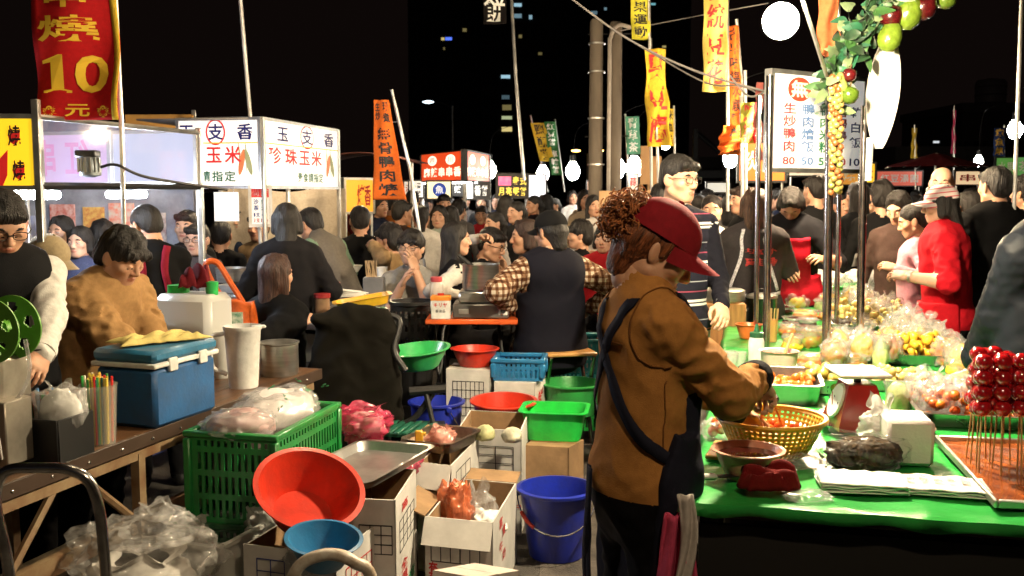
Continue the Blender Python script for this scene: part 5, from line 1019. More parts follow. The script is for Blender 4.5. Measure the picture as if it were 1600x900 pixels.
# cup sealing machine with green film reel
m0 = onz(15, 735, TZ) + Vector((-.1, .02, 0)); sm = root('sealing_machine', 'grey cup sealing machine with a green film reel', 'machine', m0, R(-12)); MG = mat('machine_steel', (.42, .38, .32), r=.35, m=.7, var=.3, vs=6)
MB().box((0, .06, .17), (.16, .18, .34), 0, .008).obj('housing', MG, sm); MB().box((.0, -.01, .36), (.022, .04, .3), 0, .003).obj('upright', MG, sm); MB().box((.1, .02, .12), (.06, .12, .2), 0, .004).obj('press_block', MG, sm); MB().box((-.0, -.035, .38), (.03, .003, .05)).obj('label_sticker', mat('sticker_red', (.7, .2, .1), var=.6, vs=60, col2=(.8, .7, .6)), sm)
RG = plastic('reel_green', (.1, .3, .03), .4)
for k, y in enumerate((.0, .1)):
    r1 = link(bpy.data.objects.new('reel_disc', None), sm, (.06, y, .43)); V = []; F = []; n = 48
    b = MB(); hole = [(.062 * math.cos(R(90 + 72 * i)), .062 * math.sin(R(90 + 72 * i))) for i in range(5)]
    nr = 16; na = 60
    def inside(i, j):
        rr = .016 + (.1 - .016) * (j + .5) / nr; a = 2 * math.pi * (i + .5) / na; x, z = rr * math.cos(a), rr * math.sin(a); return any((x - q[0]) ** 2 + (z - q[1]) ** 2 < .018 ** 2 for q in hole)
    b.grid(lambda u, v: ((.016 + .084 * v) * math.cos(2 * math.pi * u), 0, (.016 + .084 * v) * math.sin(2 * math.pi * u)), na, nr, skip=inside).obj('flange', RG, r1, smooth=0, solid=.006)
    MB().lathe([(.012, -.06 if k else 0), (.028, -.06 if k else 0), (.028, .02), (.012, .02)], 20, mx=Matrix.Rotation(R(-90), 4, 'X')).obj('hub', RG, r1)
tube_obj('film_web', bez([(.14, .05, .4), (.15, .05, .3), (.12, .03, .22), (.08, .0, .2)], 5), .006, CLEAR, sm, 6); tube_obj('cable', bez([(.06, -.06, .35), (.1, -.1, .25), (.13, -.08, .15), (.12, -.05, .05)], 6), .004, WHITEP, sm, 5)
MB().box((.1, -.045, .12), (.008, .004, .18), 0).obj('slot_strip', BLACKP, sm)
# ---- green crates and bag
cn = onz(433, 683, .72); c2 = onz(285, 680, .72); c3 = onz(532, 630, .72); ang = math.atan2((c3 - cn).y, (c3 - cn).x) - math.pi / 2; cc = cn + (c3 - cn) / 2 + (c2 - cn) / 2
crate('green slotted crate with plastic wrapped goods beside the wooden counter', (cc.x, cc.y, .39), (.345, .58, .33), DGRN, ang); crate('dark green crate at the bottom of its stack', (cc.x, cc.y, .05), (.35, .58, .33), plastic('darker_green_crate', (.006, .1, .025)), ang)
bo = root('wooden_pallet', 'low wooden pallet under the green crates', 'pallet', (cc.x, cc.y, 0), ang)
for x in (-.14, 0, .14): MB().box((x, 0, .024), (.09, .6, .046), 0, .003).obj('board', CARD, bo)
MB().box((cc.x, cc.y, .58), (.3, .5, .22), 0, .04, Matrix.Rotation(ang, 3, 'Z')).obj('packed_goods', mat('packed_dark', (.1, .07, .07), var=.4), None); tag(bpy.data.objects['packed_goods'], 'dark packed goods filling the upper green crate', 'goods')
PRINT = mat('printed_bag', (.72, .6, .58), r=.3, var=.5, vs=30, col2=(.05, .3, .08))
bag('large clear bag of printed packs swelling over the green crate', (cc.x + .02, cc.y + .08, .69), (.15, .22, .085), CLEAR, 5, .1, .12, inner=mat('white_pack', (.75, .68, .66), r=.4, var=.2), rz=ang)
for i, (dx, dy, z_) in enumerate(((.06, -.06, .80), (.1, .07, .81), (.02, .16, .825), (.12, .2, .8), (-.03, .02, .822), (.08, -.14, .775))):
    q = MB()
    for k in range(3): a = k * 2.1; q.sph((.011 * math.cos(a), .011 * math.sin(a), 0), (.009, .006, .002), 0, 8, 5)
    q = q.obj('leaf_print', INK_G, bpy.data.objects[[o.name for o in bpy.data.objects if o.get('label', '').startswith('large clear bag')][0]]); q.location = (dx, dy, z_ - .69); q.rotation_euler = (.5, .4, i); q['kind'] = 'stuff'
bag('clear bag of pinkish packs at the near end of the green crate', (cc.x - .06, cc.y - .17, .69), (.13, .12, .07), CLEAR, 15, .1, .16, inner=mat('pink_pack', (.5, .33, .32), r=.5, var=.4))
# ---- hand truck, white tube handle, sacks, bin
ht = root('hand_truck', 'steel hand truck with a looped chrome handle at the front', 'hand truck', (-1.2, 2.5, 0), R(5))
tube_obj('handle_loop', bez([(-.085, .0, .05), (-.1, .0, .6), (-.125, 0, .8), (-.1, .0, .885), (-.02, .0, .895), (.07, .0, .885), (.12, 0, .83), (.14, 0, .65), (.15, 0, .05)], 8), .0145, CHROME, ht, 12)
for z_ in (.2, .45): tube_obj('cross_bar', [(-.09, 0, z_), (.145, 0, z_)], .01, CHROME, ht)
for x in (-.14, .2): MB().lathe([(.03, -.015), (.09, -.018), (.09, .018), (.03, .015)], 20, mx=Matrix.Translation((x, .06, .09)) @ Matrix.Rotation(R(90), 4, 'Y')).obj('wheel', BLACKP, ht)
MB().box((.03, -.12, .02), (.3, .24, .006), 0, .002).obj('toe_plate', CHROME, ht)
wh = root('white_cart', 'white tubular cart handle curving at the bottom edge', 'cart', (-.49, 2.62, 0)); tube_obj('handle_loop', bez([(-.14, .05, .0), (-.13, .02, .4), (-.1, 0, .57), (-.02, 0, .62), (.06, 0, .6), (.11, .03, .5), (.12, .05, 0)], 8), .017, mat('chipped_white_paint', (.6, .57, .5), r=.4, var=.3, vs=25, col2=(.3, .2, .12)), wh, 12); tube_obj('cross_bar', [(-.13, .04, .3), (.12, .04, .3)], .012, WHITEP, wh)
bag('big white sack under a clear plastic cover beside the hand truck', (at(222, 800, 3.15).x, 3.15, 0), (.18, .16, .29), mat('white_sack', (.68, .65, .6), r=.8, var=.2, bump=.4, bs=30), 31, .12, .1)
bag('clear plastic cover ballooning on the white sack', (at(222, 800, 3.15).x + .01, 3.14, .34), (.19, .17, .12), film('hazy_film', (.85, .83, .8), .78, .4, .1, .9, 30), 33, .14, .26)
bag('clear twisted plastic bag standing behind the white sack', (at(245, 790, 3.3).x, 3.32, .36), (.1, .08, .11), CLEAR, 36, .22, .25)
tubr('grey_bin', 'grey translucent bin behind the white sack', (at(335, 850, 3.4).x, 3.42, 0), (.25, .3, .42), JUG, R(-20), .9, 'bin', None)
# ---- cartons
BI = [(('1', .3, .5, .1, .2), INK_B)]
carton('tall white carton carrying the aluminium tray', (618, 782), (535, 778), (650, 733), .52, .52, left=[([('#', .62, .72, .62, .2, 3, 3)], INK_K), ([('產', .85, .42, .22, .1)], INK_R), ([('福', .85, .25, .2, .1)], INK_G)], right=[([('#', .5, .7, .7, .22, 4, 3)], INK_K), ([('全', .35, .46, .3, .08), ('鎖', .35, .37, .3, .08), ('牛', .35, .28, .3, .08), ('高', .4, .88, .3, .07)], INK_R), ([('樟', .7, .28, .3, .1)], INK_G)], flaps=False)
carton('open white carton holding the blue bowl at the front', (525, 868), (380, 850), (592, 818), .42, .42, right=[([('#', .5, .68, .6, .3, 5, 3)], INK_R)], left=[([('#', .3, .8, .3, .2, 2, 2)], INK_B)], flaps=False)
carton('open white carton with crumpled plastic beside the blue bucket', (770, 817), (664, 807), (807, 755), .35, .35, left=[([('#', .45, .68, .72, .35, 5, 2)], INK_K), ([('外', .3, .8, .14, .2), ('銷', .42, .8, .14, .2)], INK_K), ([('套', .12, .4, .14, .2), ('袋', .12, .16, .14, .2), ('禮', .8, .36, .14, .16)], INK_R)], right=[([(c, .3 + .12 * (i % 2), .85 - .14 * i, .14, .13) for i, c in enumerate('富貴牛奶')], INK_R)])
carton('white carton with printed rows behind the steel pan', (815, 673), (714, 668), (826, 645), .5, .5, left=[([('#', .6, .72, .55, .24, 2, 3)], INK_K), (rowf('高山高麗菜', .45, .85, .5, .07), INK_B), (rowf('清境農場', .45, .8, .42, .06), INK_R), ([('#', .5, .28, .98, .02, 1, 1)], INK_R)], flaps=False)
carton('white carton under the dark steel pan', (705, 728), (652, 722), (748, 684), .47, .47, right=[([('#', .4, .72, .5, .36, 3, 3)], INK_K), ([('高', .7, .4, .15, .16), ('麗', .8, .25, .15, .16)], INK_R)])
carton('brown carton under the bright green tub', (889, 701), (817, 697), (912, 688), .37, .17, CARD, False); 
carton('lower brown carton with two round holes', (889, 736), (817, 732), (912, 722), .196, .195, CARD, False, left=[([('龍', .12, .55, .16, .2), ('果', .88, .55, .16, .2), ('●', .36, .5, .16, .16), ('●', .64, .5, .16, .16)], INK_K), ([('●', .5, .12, .3, .16)], INK_R)])
carton('white carton under the round red basin', (766, 580), (697, 578), (776, 570), .62, .35, left=[([('#', .5, .55, .7, .55, 7, 4)], INK_K)], opened=False); carton('carton at the bottom below the printed table carton', (766, 655), (697, 652), (776, 643), .268, .268, CARD, False)
carton('white carton under the blue basket', (836, 600), (772, 598), (852, 586), .56, .28, opened=False, left=[([('#', .5, .55, .5, .5, 3, 3)], INK_K)], right=[([('鮮', .5, .6, .5, .4)], INK_R)]); carton('brown carton at the base of the blue basket stack', (836, 665), (772, 662), (852, 648), .278, .278, CARD, False)
carton('low pale carton lid at the bottom edge', (745, 905), (676, 893), (812, 893), .24, .24, mat('pinkish_carton', (.62, .55, .5), r=.7), False, tape=False)
carton('brown open carton under the leaning red bowl', (470, 862), (392, 842), (520, 815), .36, .36, CARD, flaps=False)
carton('old white carton low behind the front cartons', (640, 740), (600, 735), (660, 700), .30, .30)
# ---- basins, tubs, trays
rb = at(478, 790, 3.28); basin('red_basin', 'large red basin leaning towards the front on the cartons', (rb.x - .03, rb.y + .08, .49), .178, .13, RED, (R(26), R(20)), .6)
p = at(503, 842, 2.98); basin('blue_bowl', 'blue bowl tucked under the leaning red basin', (p.x, p.y, .46), .112, .085, BLUT, (R(8), R(6)), .6)
p = onz(655, 550, .74); basin('green_basin', 'round green basin tilted on the black trolley', (p.x, p.y, .66), .168, .1, GRN, (R(4), R(-5)), .62)
p = onz(742, 545, .72); basin('red_basin', 'round red basin on the white carton', (p.x, p.y, .628), .13, .095, RED, (0, 0), .66)
p = onz(787, 622, .53); basin('red_basin', 'wide red basin standing on the ground behind the green tub', (p.x, p.y, .35), .165, .17, RED, (R(3), 0), .7)
p = onz(682, 627, .47); basin('blue_tub', 'blue tub with a wire handle beside the red basin', (p.x, p.y, .2), .145, .27, BLU, (0, 0), .78, handle=(1, -.25, R(-60), 3, RED))
p = onz(893, 600, .5); basin('green_tub', 'round green tub behind the bright green tub', (p.x, p.y, .33), .175, .18, plastic('mid_green', (.025, .3, .06)), (0, 0), .75)
p = onz(873, 885, .0); basin('blue_bucket', 'blue bucket with wire handle and red grip on the ground', (p.x - .005, p.y + .13, .008), .165, .30, BLU, (0, 0), .72, 'bucket', None, handle=(1., -.14, R(180), 3, RED))
p = onz(848, 738, 0); tubr('green_tub', 'bright green rectangular tub on the brown carton', (onz(868, 690, .375).x, onz(868, 690, .375).y + .1, .38), (.31, .26, .145), GRN2, R(-8))
bk = onz(812, 575, .62); crate('blue slotted basket on the carton beside the red basin', (bk.x, bk.y, .568), (.27, .22, .11), BLUT, R(-6))
crate('teal slotted crate behind the folding chair', (at(895, 560, 6.4).x, 6.4, .38), (.36, .3, .28), plastic('teal_crate', (.01, .22, .26)), 0); crate('green slotted crate under the teal crate', (at(895, 590, 6.4).x, 6.4, .08), (.36, .3, .28), GRN2, 0)
a = onz(570, 722, .56); tray('large shiny aluminium tray on the tall white carton', (a.x, a.y, .535), (.34, .5, .035), ALU, R(-24), tiltx=R(2), tilty=R(-2)); 
a = onz(690, 688, .5); tray('dark steel pan holding the pink bag', (a.x, a.y + .02, .475), (.24, .3, .05), mat('used_pan', (.3, .25, .2), r=.35, m=.9, var=.4, vs=12), R(-26))
bag('pale pink plastic bag in the dark steel pan', (onz(690, 695, .5).x, onz(690, 695, .5).y, .49), (.055, .055, .055), film('pink_film', (.85, .4, .32), .4, .4, .12, .7, 26), 41, .25, .28, inner=mat('pink_inner', (.75, .5, .42), r=.5))
yc = onz(655, 690, .52); r0 = root('yellow_scraper', 'yellow plastic clip standing in the steel pan', 'clip', (yc.x, yc.y, .5)); MB().box((0, 0, .035), (.035, .02, .07), 0, .005).obj('body', YEL, r0); MB().box((.02, 0, .055), (.02, .016, .015), 0, .003).obj('jaw', YEL, r0)
for lb, u, v, z_, r_, sd in (('bright pink plastic bag behind the aluminium tray', 570, 668, .6, (.09, .09, .07), 51), ('pink and white bag under the aluminium tray edge', 632, 722, .47, (.055, .06, .06), 52), ('small pink bag hidden beside the white carton', 645, 745, .35, (.05, .05, .06), 53)):
    a = onz(u, v, z_); bag(lb, (a.x, a.y, z_ - .03), r_, film('hot_pink_film', (.85, .08, .2), .45, .5, .12, .8, 26), sd, .25, .34, inner=mat('pale_inner', (.75, .5, .5), r=.5), tie=None)
bag('orange plastic bag stuffed in the open carton', (onz(712, 790, .34).x, onz(712, 790, .34).y + .05, .17), (.055, .05, .17), film('orange_film', (.9, .25, .1), .4, .5, .12, .8, 30), 61, .12, .32, inner=mat('peach_inner', (.8, .4, .25), r=.5))
bag('clear crumpled bag in the open carton', (onz(750, 790, .34).x, onz(750, 790, .34).y + .1, .2), (.06, .07, .1), CLEAR, 62, .4, .25)
bag('white foam tray scraps in the open carton', (onz(765, 800, .34).x - .02, onz(765, 800, .34).y + .12, .2), (.07, .08, .06), PAPER, 63, 0, .2)
bag('clear crumpled bag hanging over the front carton', (onz(490, 845, .44).x, onz(490, 845, .44).y - .02, .36), (.075, .06, .07), CLEAR, 64, .3, .26)
bag('white crumpled bag beside the leaning red basin', (onz(412, 800, .45).x, onz(412, 800, .45).y + .03, .33), (.06, .06, .09), MILK, 65, .3, .25)
for lb, u, v, z_, c, sd in (('cabbage half in the white carton', 757, 672, .52, (.5, .5, .25), 1), ('pale melon half in the white carton', 800, 675, .52, (.65, .62, .45), 2)): a = onz(u, v, z_); tag(bag_mesh((.045, .045, .04), 70 + sd, 0, .08, 24, 16).obj('cabbage', mat('cab%d' % sd, c, r=.6, var=.4, vs=14), None, (a.x, a.y + .03, z_ - .05)), lb, 'vegetable')
# ---- black trolley with draped cover, arm rest
dr = SD(.016); c0 = at(555, 560, 5.0)
for k in range(4): t_ = k / 3; dr.cap((c0.x - .2 + .33 * t_, c0.y - .03 * math.sin(k * 2), .40), (c0.x - .13 + .28 * t_, c0.y + .04, .93 + .05 * math.sin(t_ * 3)), .115, .06, m=1, k=.07, fl=((0, 1, 0), .6), wr=.014, wf=24)
dr.cap((c0.x - .2, c0.y, .96), (c0.x + .16, c0.y + .06, .9), .03, .028, m=1, k=.05, wr=.006)
V, F_, M_ = dr.mesh(); tr = root('covered_trolley', 'trolley under a dark draped cover in the middle', 'trolley', (c0.x, c0.y, 0))
o = place('cover', mkmesh('cover', V - np.array((c0.x, c0.y, 0)), F_, None, 180), cloth('dark_cover', (.007, .006, .004), fold=.8), tr)
for x in (-.15, .18):
    for y in (-.12, .15): tube_obj('leg', [(x, y, .05), (x, y, .5)], .014, BLACKM, tr); MB().lathe([(.012, -.012), (.045, -.014), (.045, .014), (.012, .012)], 16, mx=Matrix.Translation((x, y, .046)) @ Matrix.Rotation(R(90), 4, 'Y')).obj('caster', BLACKP, tr)
tube_obj('arm', bez([(.18, -.05, .42), (.3, -.05, .46), (.42, -.02, .62)], 5), .016, BLACKM, tr); tube_obj('grip', [(.28, -.06, .6), (.46, -.04, .61)], .022, BLACKP, tr); tube_obj('arm', [(.36, -.05, .6), (.42, -.1, .36)], .013, BLACKM, tr); MB().box((.25, 0, .40), (.4, .2, .03), 0, .006).obj('foot_board', BLACKP, tr); tube_obj('curved_bar', bez([(.1, .05, .98), (.22, .05, .95), (.2, .0, .8), (.26, -.03, .7)], 6), .016, BLACKM, tr)
sl_ = root('slatted_rack', 'dark green slatted rack beside the pink bag', 'rack', onz(632, 668, .44) + Vector((0, 0, .0)), R(-12))
for i in range(7): MB().box((-.12 + i * .04, 0, 0), (.026, .26, .014), 0, .003).obj('slat', plastic('rack_green', (.01, .12, .07)), sl_)
for y in (-.1, .1): MB().box((0, y, -.015), (.3, .02, .014)).obj('bar', plastic('rack_green', (.01, .12, .07)), sl_)
for x in (-.13, .13): MB().box((x, 0, -.23), (.02, .2, .42)).obj('leg', BLACKM, sl_)
# ---- middle work table with pans
mt = root('work_table', 'low grey work table with pans behind the black trolley', 'table', (at(545, 470, 6.3).x, 6.2, 0), TA); MB().box((0, .3, .8), (.75, 1.3, .04), 0, .006).obj('worktop', STEEL, mt)
for x in (-.33, .33):
    for y in (-.3, .9): MB().box((x, y, .39), (.04, .04, .78)).obj('leg', BLACKM, mt)
MB().box((0, -.3, .55), (.7, .02, .4)).obj('front_panel', mat('grey_panel', (.12, .12, .12), r=.6), mt)
T2 = .82
def on2(u, v, z=T2): q = onz(u, v, z); return Vector((q.x, q.y, z))
tubr('yellow_tray', 'yellow tray tilted on top of the green one', at(568, 478, 5.75), (.31, .2, .05), YEL, R(12), .9).rotation_euler = (0, R(-9), R(12)); tubr('green_tray', 'bright green tray below the yellow one', at(566, 497, 5.7), (.25, .2, .05), GRN2, R(6), .9)
q = at(655, 455, 6.2); bn = root('black_basket', 'tall black slotted basket beside the seated man', 'basket', (at(645, 500, 6.1).x, 6.1, .3)); 
MB().grid(lambda u, v: ((.1 + .025 * v) * math.cos(2 * math.pi * u) * 1.1, (.1 + .025 * v) * math.sin(2 * math.pi * u), v * .62), 44, 15, skip=lambda i, j: i % 2 and j % 2 and j > 8).obj('wall', BLACKP, bn, smooth=0, solid=.006); MB().ring([(.135, .61), (.148, .615), (.148, .635), (.135, .635)], 32).obj('rim', BLACKP, bn); MB().lathe([(0, 0), (.1, 0), (.1, .01), (0, .01)], 24).obj('base', BLACKP, bn); MB().box((0, 0, -.15), (.2, .2, .3), 0, .01).obj('pedestal', BLACKP, bn)
for k, (nm, lb, u, v, Y, prof, m_, ct_) in enumerate((
    ('glass_jar', 'glass jar with dark red lid beside the yellow tray', 504, 497, 6.0, [(0, 0), (.045, 0), (.048, .02), (.046, .12), (.04, .125), (.0, .125)], mat('jar_brown', (.28, .17, .1), r=.2, coat=.5), 'jar'),
    ('paper_cup', 'white paper cup on the grey work table', 597, 437, 7.0, [(0, 0), (.032, 0), (.04, .09), (.037, .09), (.03, .004), (0, .004)], PAPER, 'cup'), ('white_bowl', 'white soup bowl behind the grey work table', 551, 425, 7.4, [(0, 0), (.04, 0), (.075, .05), (.072, .05), (.038, .006), (0, .006)], WHITEP, 'bowl'),
    ('plastic_cup', 'small white cup next to the red box', 482, 478, 6.3, [(0, 0), (.035, 0), (.042, .16), (.04, .165), (0, .165)], WHITEP, 'cup'), ('steel_bowl', 'shallow steel bowl at the corn stall counter', 385, 455, 6.3, [(0, 0), (.07, 0), (.12, .07), (.125, .072), (.115, .07), (.066, .006), (0, .006)], STEEL, 'bowl'), ('steel_pot', 'steel pan on the corn stall counter edge', 362, 440, 6.4, [(0, 0), (.09, 0), (.1, .09), (.104, .09), (.096, .09), (.086, .006), (0, .006)], STEEL, 'pot'))):
    p = at(u, v, Y); vessel(nm, lb, p, prof, m_, ct_, 24, None, ([(.05, .125), (.05, .15), (.0, .152)], mat('jar_lid', (.3, .02, .02), r=.4)) if nm == 'glass_jar' else None)
bx_ = root('red_box', 'small red and blue box on the grey work table', 'box', at(520, 458, 6.4)); MB().box((0, 0, .045), (.09, .08, .05), 0, .006).obj('red_part', RED, bx_); MB().box((-.01, 0, .0), (.08, .075, .04), 0, .006).obj('blue_part', BLU, bx_)
gb = root('grey_box', 'grey utensil box with chopsticks on the work table', 'box', at(585, 458, 6.7)); MB().box((0, 0, .05), (.14, .1, .12), 0, .006).obj('body', mat('util_grey', (.16, .16, .17), r=.5), gb)
for i in range(14): tube_obj('chopstick', [(-.05 + i * .005, .0, .1), (-.06 + i * .005 + .02 * math.sin(i), .01, .22)], .003, mat('chopstick_wood', (.5, .34, .18)), gb, 5)
pa_ = root('paper_stack', 'stack of white paper sheets beside the jar', 'paper', at(540, 462, 6.3), R(10))
for i in range(4): MB().box((.01 * i, .004 * i, .004 + i * .009), (.19, .15, .006), 0, 0, Euler((0, .05 * i, .12 * i)).to_matrix()).obj('sheet', PAPER, pa_)
drape('dark_cloth', 'dark cloth hanging below the green tray', at(545, 505, 5.9), .2, .16, cloth('dark_cloth', (.02, .02, .035)), 12, .05)
ob = root('orange_bag', 'orange shopping bag hanging behind the water jug', 'bag', at(372, 520, 5.2)); OM = mat('orange_bag', (.65, .12, .02), r=.35, var=.3, vs=18, bump=.5, bs=14)
MB().grid(lambda u, v: ((u - .5) * .17 * (1 - .25 * v) + .02 * v, .03 * math.sin(u * 9) * (1 - v), v * .17 + .01 * math.sin(u * 6)), 16, 10).obj('body', OM, ob, smooth=80, solid=.05); MB().box((0, -.045, .07), (.08, .004, .09)).obj('printed_picture', mat('bagprint', (.6, .6, .5), var=.7, vs=50, col2=(.05, .25, .12)), ob)
tube_obj('handle', bez([(-.06, 0, .16), (-.12, 0, .25), (-.16, 0, .36), (-.1, 0, .37), (-.03, 0, .26), (.03, 0, .16)], 6), .016, OM, ob)
# ---- orange table with cooker
oz = .86; ot = root('folding_table', 'small orange folding table carrying the cooker', 'table', (at(738, 497, 5.9).x, 5.9, 0)); MB().box((0, .06, oz - .015), (.54, .42, .03), 0, .006).obj('tabletop', plastic('table_orange', (.75, .12, .02)), ot)
for x in (-.2, .2): tube_obj('leg', [(x - .08, -.1, .02), (x + .05, .2, oz - .03)], .012, BLACKM, ot); tube_obj('leg', [(x + .05, -.1, .02), (x - .05, .2, oz - .03)], .012, BLACKM, ot)
tube_obj('cross_bar', [(-.22, 0, .45), (.22, 0, .45)], .01, BLACKM, ot)
cb = root('gas_cooker', 'flat steel table cooker on the orange table', 'cooker', (at(752, 497, 5.85).x, 5.85, oz)); MB().box((0, .05, .045), (.33, .25, .085), 0, .008).obj('body', mat('cooker_grey', (.16, .155, .15), r=.4, m=.6), cb); MB().box((0, .05, .125), (.26, .22, .07), 0, .01).obj('upper_deck', STEEL, cb)
for x in (-.1,): MB().box((x, -.077, .045), (.06, .006, .03), 0, .002).obj('badge', ALU, cb)
MB().box((.13, -.077, .05), (.05, .006, .05)).obj('control_plate', PAPER, cb); MB().lathe([(.016, 0), (.014, .02), (0, .02)], 14, mx=Matrix.Translation((.13, -.08, .05)) @ Matrix.Rotation(R(90), 4, 'X')).obj('knob', BLACKP, cb)
sp = vessel('stock_pot', 'dented steel pot steaming on the cooker', (at(751, 470, 5.88).x, 5.9, oz + .165), [(0, 0), (.103, 0), (.108, .01), (.108, .145), (.113, .15), (.104, .15), (.102, .01), (0, .008)], STEEL, 'pot'); MB().lathe([(.101, .12), (0, .12)], 28).obj('broth', mat('broth', (.4, .2, .08), r=.1), sp); tube_obj('ladle', [(-.03, 0, .12), (-.13, .02, .2)], .013, BLACKP, sp)
tn = root('oil_tin', 'white and orange tin with red writing on the orange table', 'tin', (at(689, 497, 5.8).x, 5.8, oz)); MB().box((0, 0, .065), (.115, .09, .13), 0, .006).obj('body', WHITEP, tn); MB().box((0, 0, .122), (.118, .093, .032), 0, .006).obj('band', mat('tin_orange', (.75, .25, .03), r=.4), tn); letters([('キ', -.028, .085, .026, .03), ('リ', 0, .085, .026, .03), ('ヤ', .028, .085, .026, .03)], INK_R, tn, y=-.0465, bold=.03); letters([('香', -.02, .05, .018, .02), ('油', .0, .05, .018, .02), ('品', .02, .05, .018, .02)], INK_K, tn, y=-.0465); MB().lathe([(.02, .13), (.02, .15), (.0, .152)], 14).obj('cap', RED, tn)
tube_obj('gas_hose', bez([(at(706, 485, 5.8)), at(692, 520, 5.75), at(695, 560, 5.7), at(700, 600, 5.7)], 6), .009, BLACKP); tag(bpy.data.objects['gas_hose'], 'grey gas hose dropping from the cooker', 'hose')
vessel('jam_jar', 'jar with pink lid in front of the tin', at(682, 462, 6.05), [(0, 0), (.04, 0), (.042, .07), (.03, .09), (0, .09)], film('jarfilm', (.8, .75, .7), .5, .3, .1, .1, 5), 'jar', 20, None, ([(.032, .085), (.036, .09), (.036, .115), (0, .118)], plastic('pink_lid', (.7, .1, .12))))
# folding chair
fc = root('folding_chair', 'folding chair with wooden seat and steel legs', 'chair', (at(886, 560, 5.75).x, 5.85, 0), R(12)); MB().box((0, 0, .66), (.3, .3, .022), 0, .006).obj('seat', mat('chair_wood', (.5, .26, .08), r=.4, var=.2, stretch=(1, 8, 1)), fc)
for x in (-.13, .13): tube_obj('leg', [(x, -.17, .02), (x, .15, .65)], .012, CHROME, fc); tube_obj('leg', [(x, .17, .02), (x, -.15, .65)], .012, CHROME, fc)
for y, z_ in ((-.12, .12), (.12, .12)): tube_obj('stretcher', [(-.13, y, z_), (.13, y, z_)], .009, CHROME, fc)
wb = root('wooden_barrel', 'wooden cabinet with steel lid behind the glasses man', 'cabinet', (at(1128, 480, 6.2).x, 6.2, 0)); MB().box((0, 0, .46), (.25, .25, .92), 0, .01).obj('body', mat('cabinet_wood', (.4, .19, .06), r=.5, var=.3, stretch=(6, 6, .6)), wb); MB().lathe([(.13, .92), (.14, .93), (.14, .99), (.12, 1.0), (0, 1.0)], 28).obj('lid', STEEL, wb)
# ------------------------------------------------------------------ fruit table on the right
T0 = Vector((.48, 2.6, 0)); FZ = .785; FT = STREET
ft = root('fruit_table', 'long fruit table under a bright green plastic sheet', 'table', T0, FT)
GS = mat('green_plastic_sheet', (.03, .42, .07), r=.3, var=.25, vs=4, bump=.3, bs=30, coat=.2); addfold(GS, 3.5, .8, .05, 3)
MB().box((.62, 2.7, FZ - .03), (1.22, 5.4, .04), 0, .004).obj('tabletop', mat('dark_board', (.04, .03, .02), r=.7), ft)
def gsh(u, v):
    x = -.012 + u * 1.26; j = round(v * 160); y = -.022 if j < 2 else -.02 + (j - 2) / 158 * 5.45; z = FZ - .006 + .004 * math.sin(x * 23 + y * 7) * math.sin(y * 19)
    if j == 0: z -= .03 + .006 * math.sin(x * 7 + 1) * math.sin(x * 29); y -= .004
    if u < .001: z -= .03 + .012 * math.sin(y * 12); x -= .004
    return (x, y, z)
MB().grid(gsh, 70, 160).obj('green_sheet', GS, ft, smooth=70, solid=.002)
MB().box((.62, .03, .38), (1.2, .02, .66), 0).obj('front_skirt', mat('black_skirt', (.006, .006, .006), r=.9), ft); MB().box((.03, 2.7, .38), (.02, 5.3, .66), 0).obj('side_skirt', mat('black_skirt', (.006, .006, .006)), ft)
for x in (.05, 1.19):
    for y in (.06, 2.6, 5.3): MB().box((x, y, .37), (.04, .04, .74)).obj('leg', BLACKM, ft)
def ot_(u, v, dz=0.): q = onz(u, v, FZ); return Vector((q.x, q.y, FZ + dz))
def sphobj(name, r, m): me = mkmesh(name, *(lambda b: (b.V, b.F))(MB().sph((0, 0, 0), r, 0, 14, 9)), None, 180); me.materials.append(m); return me
def scatter(name, label, cat, group, me, n, fn, seed, par=None, smin=.85, smax=1.15):
    g = np.random.default_rng(seed); P = []; k = 0; tries = 0; rad = max(v.co.length for v in me.vertices)
    while k < n and tries < n * 60:
        tries += 1; p = Vector(fn(g))
        if any((p - q).length < rad * 1.55 for q in P): continue
        P.append(p); o = bpy.data.objects.new(name, me); COL.objects.link(o); o.location = p; o.rotation_euler = tuple(g.uniform(-3, 3, 3)); s = g.uniform(smin, smax); o.scale = (s, s * g.uniform(.92, 1.08), s); k += 1
        if par: o.parent = par
        else: tag(o, label, cat, group)
TOM = sphobj('cherry_tomato', (.0165, .0165, .0185), mat('tomato', (.62, .06, .012), r=.15, var=.35, vs=30, coat=.5, col2=(.6, .16, .02)))
TOMo = sphobj('cherry_tomato', (.016, .016, .019), mat('tomato_orange', (.68, .17, .02), r=.15, var=.35, vs=30, coat=.5))
OLV = sphobj('green_fruit', (.02, .02, .023), mat('olive_fruit', (.42, .27, .05), r=.3, var=.4, vs=26, coat=.2, col2=(.28, .25, .05)))
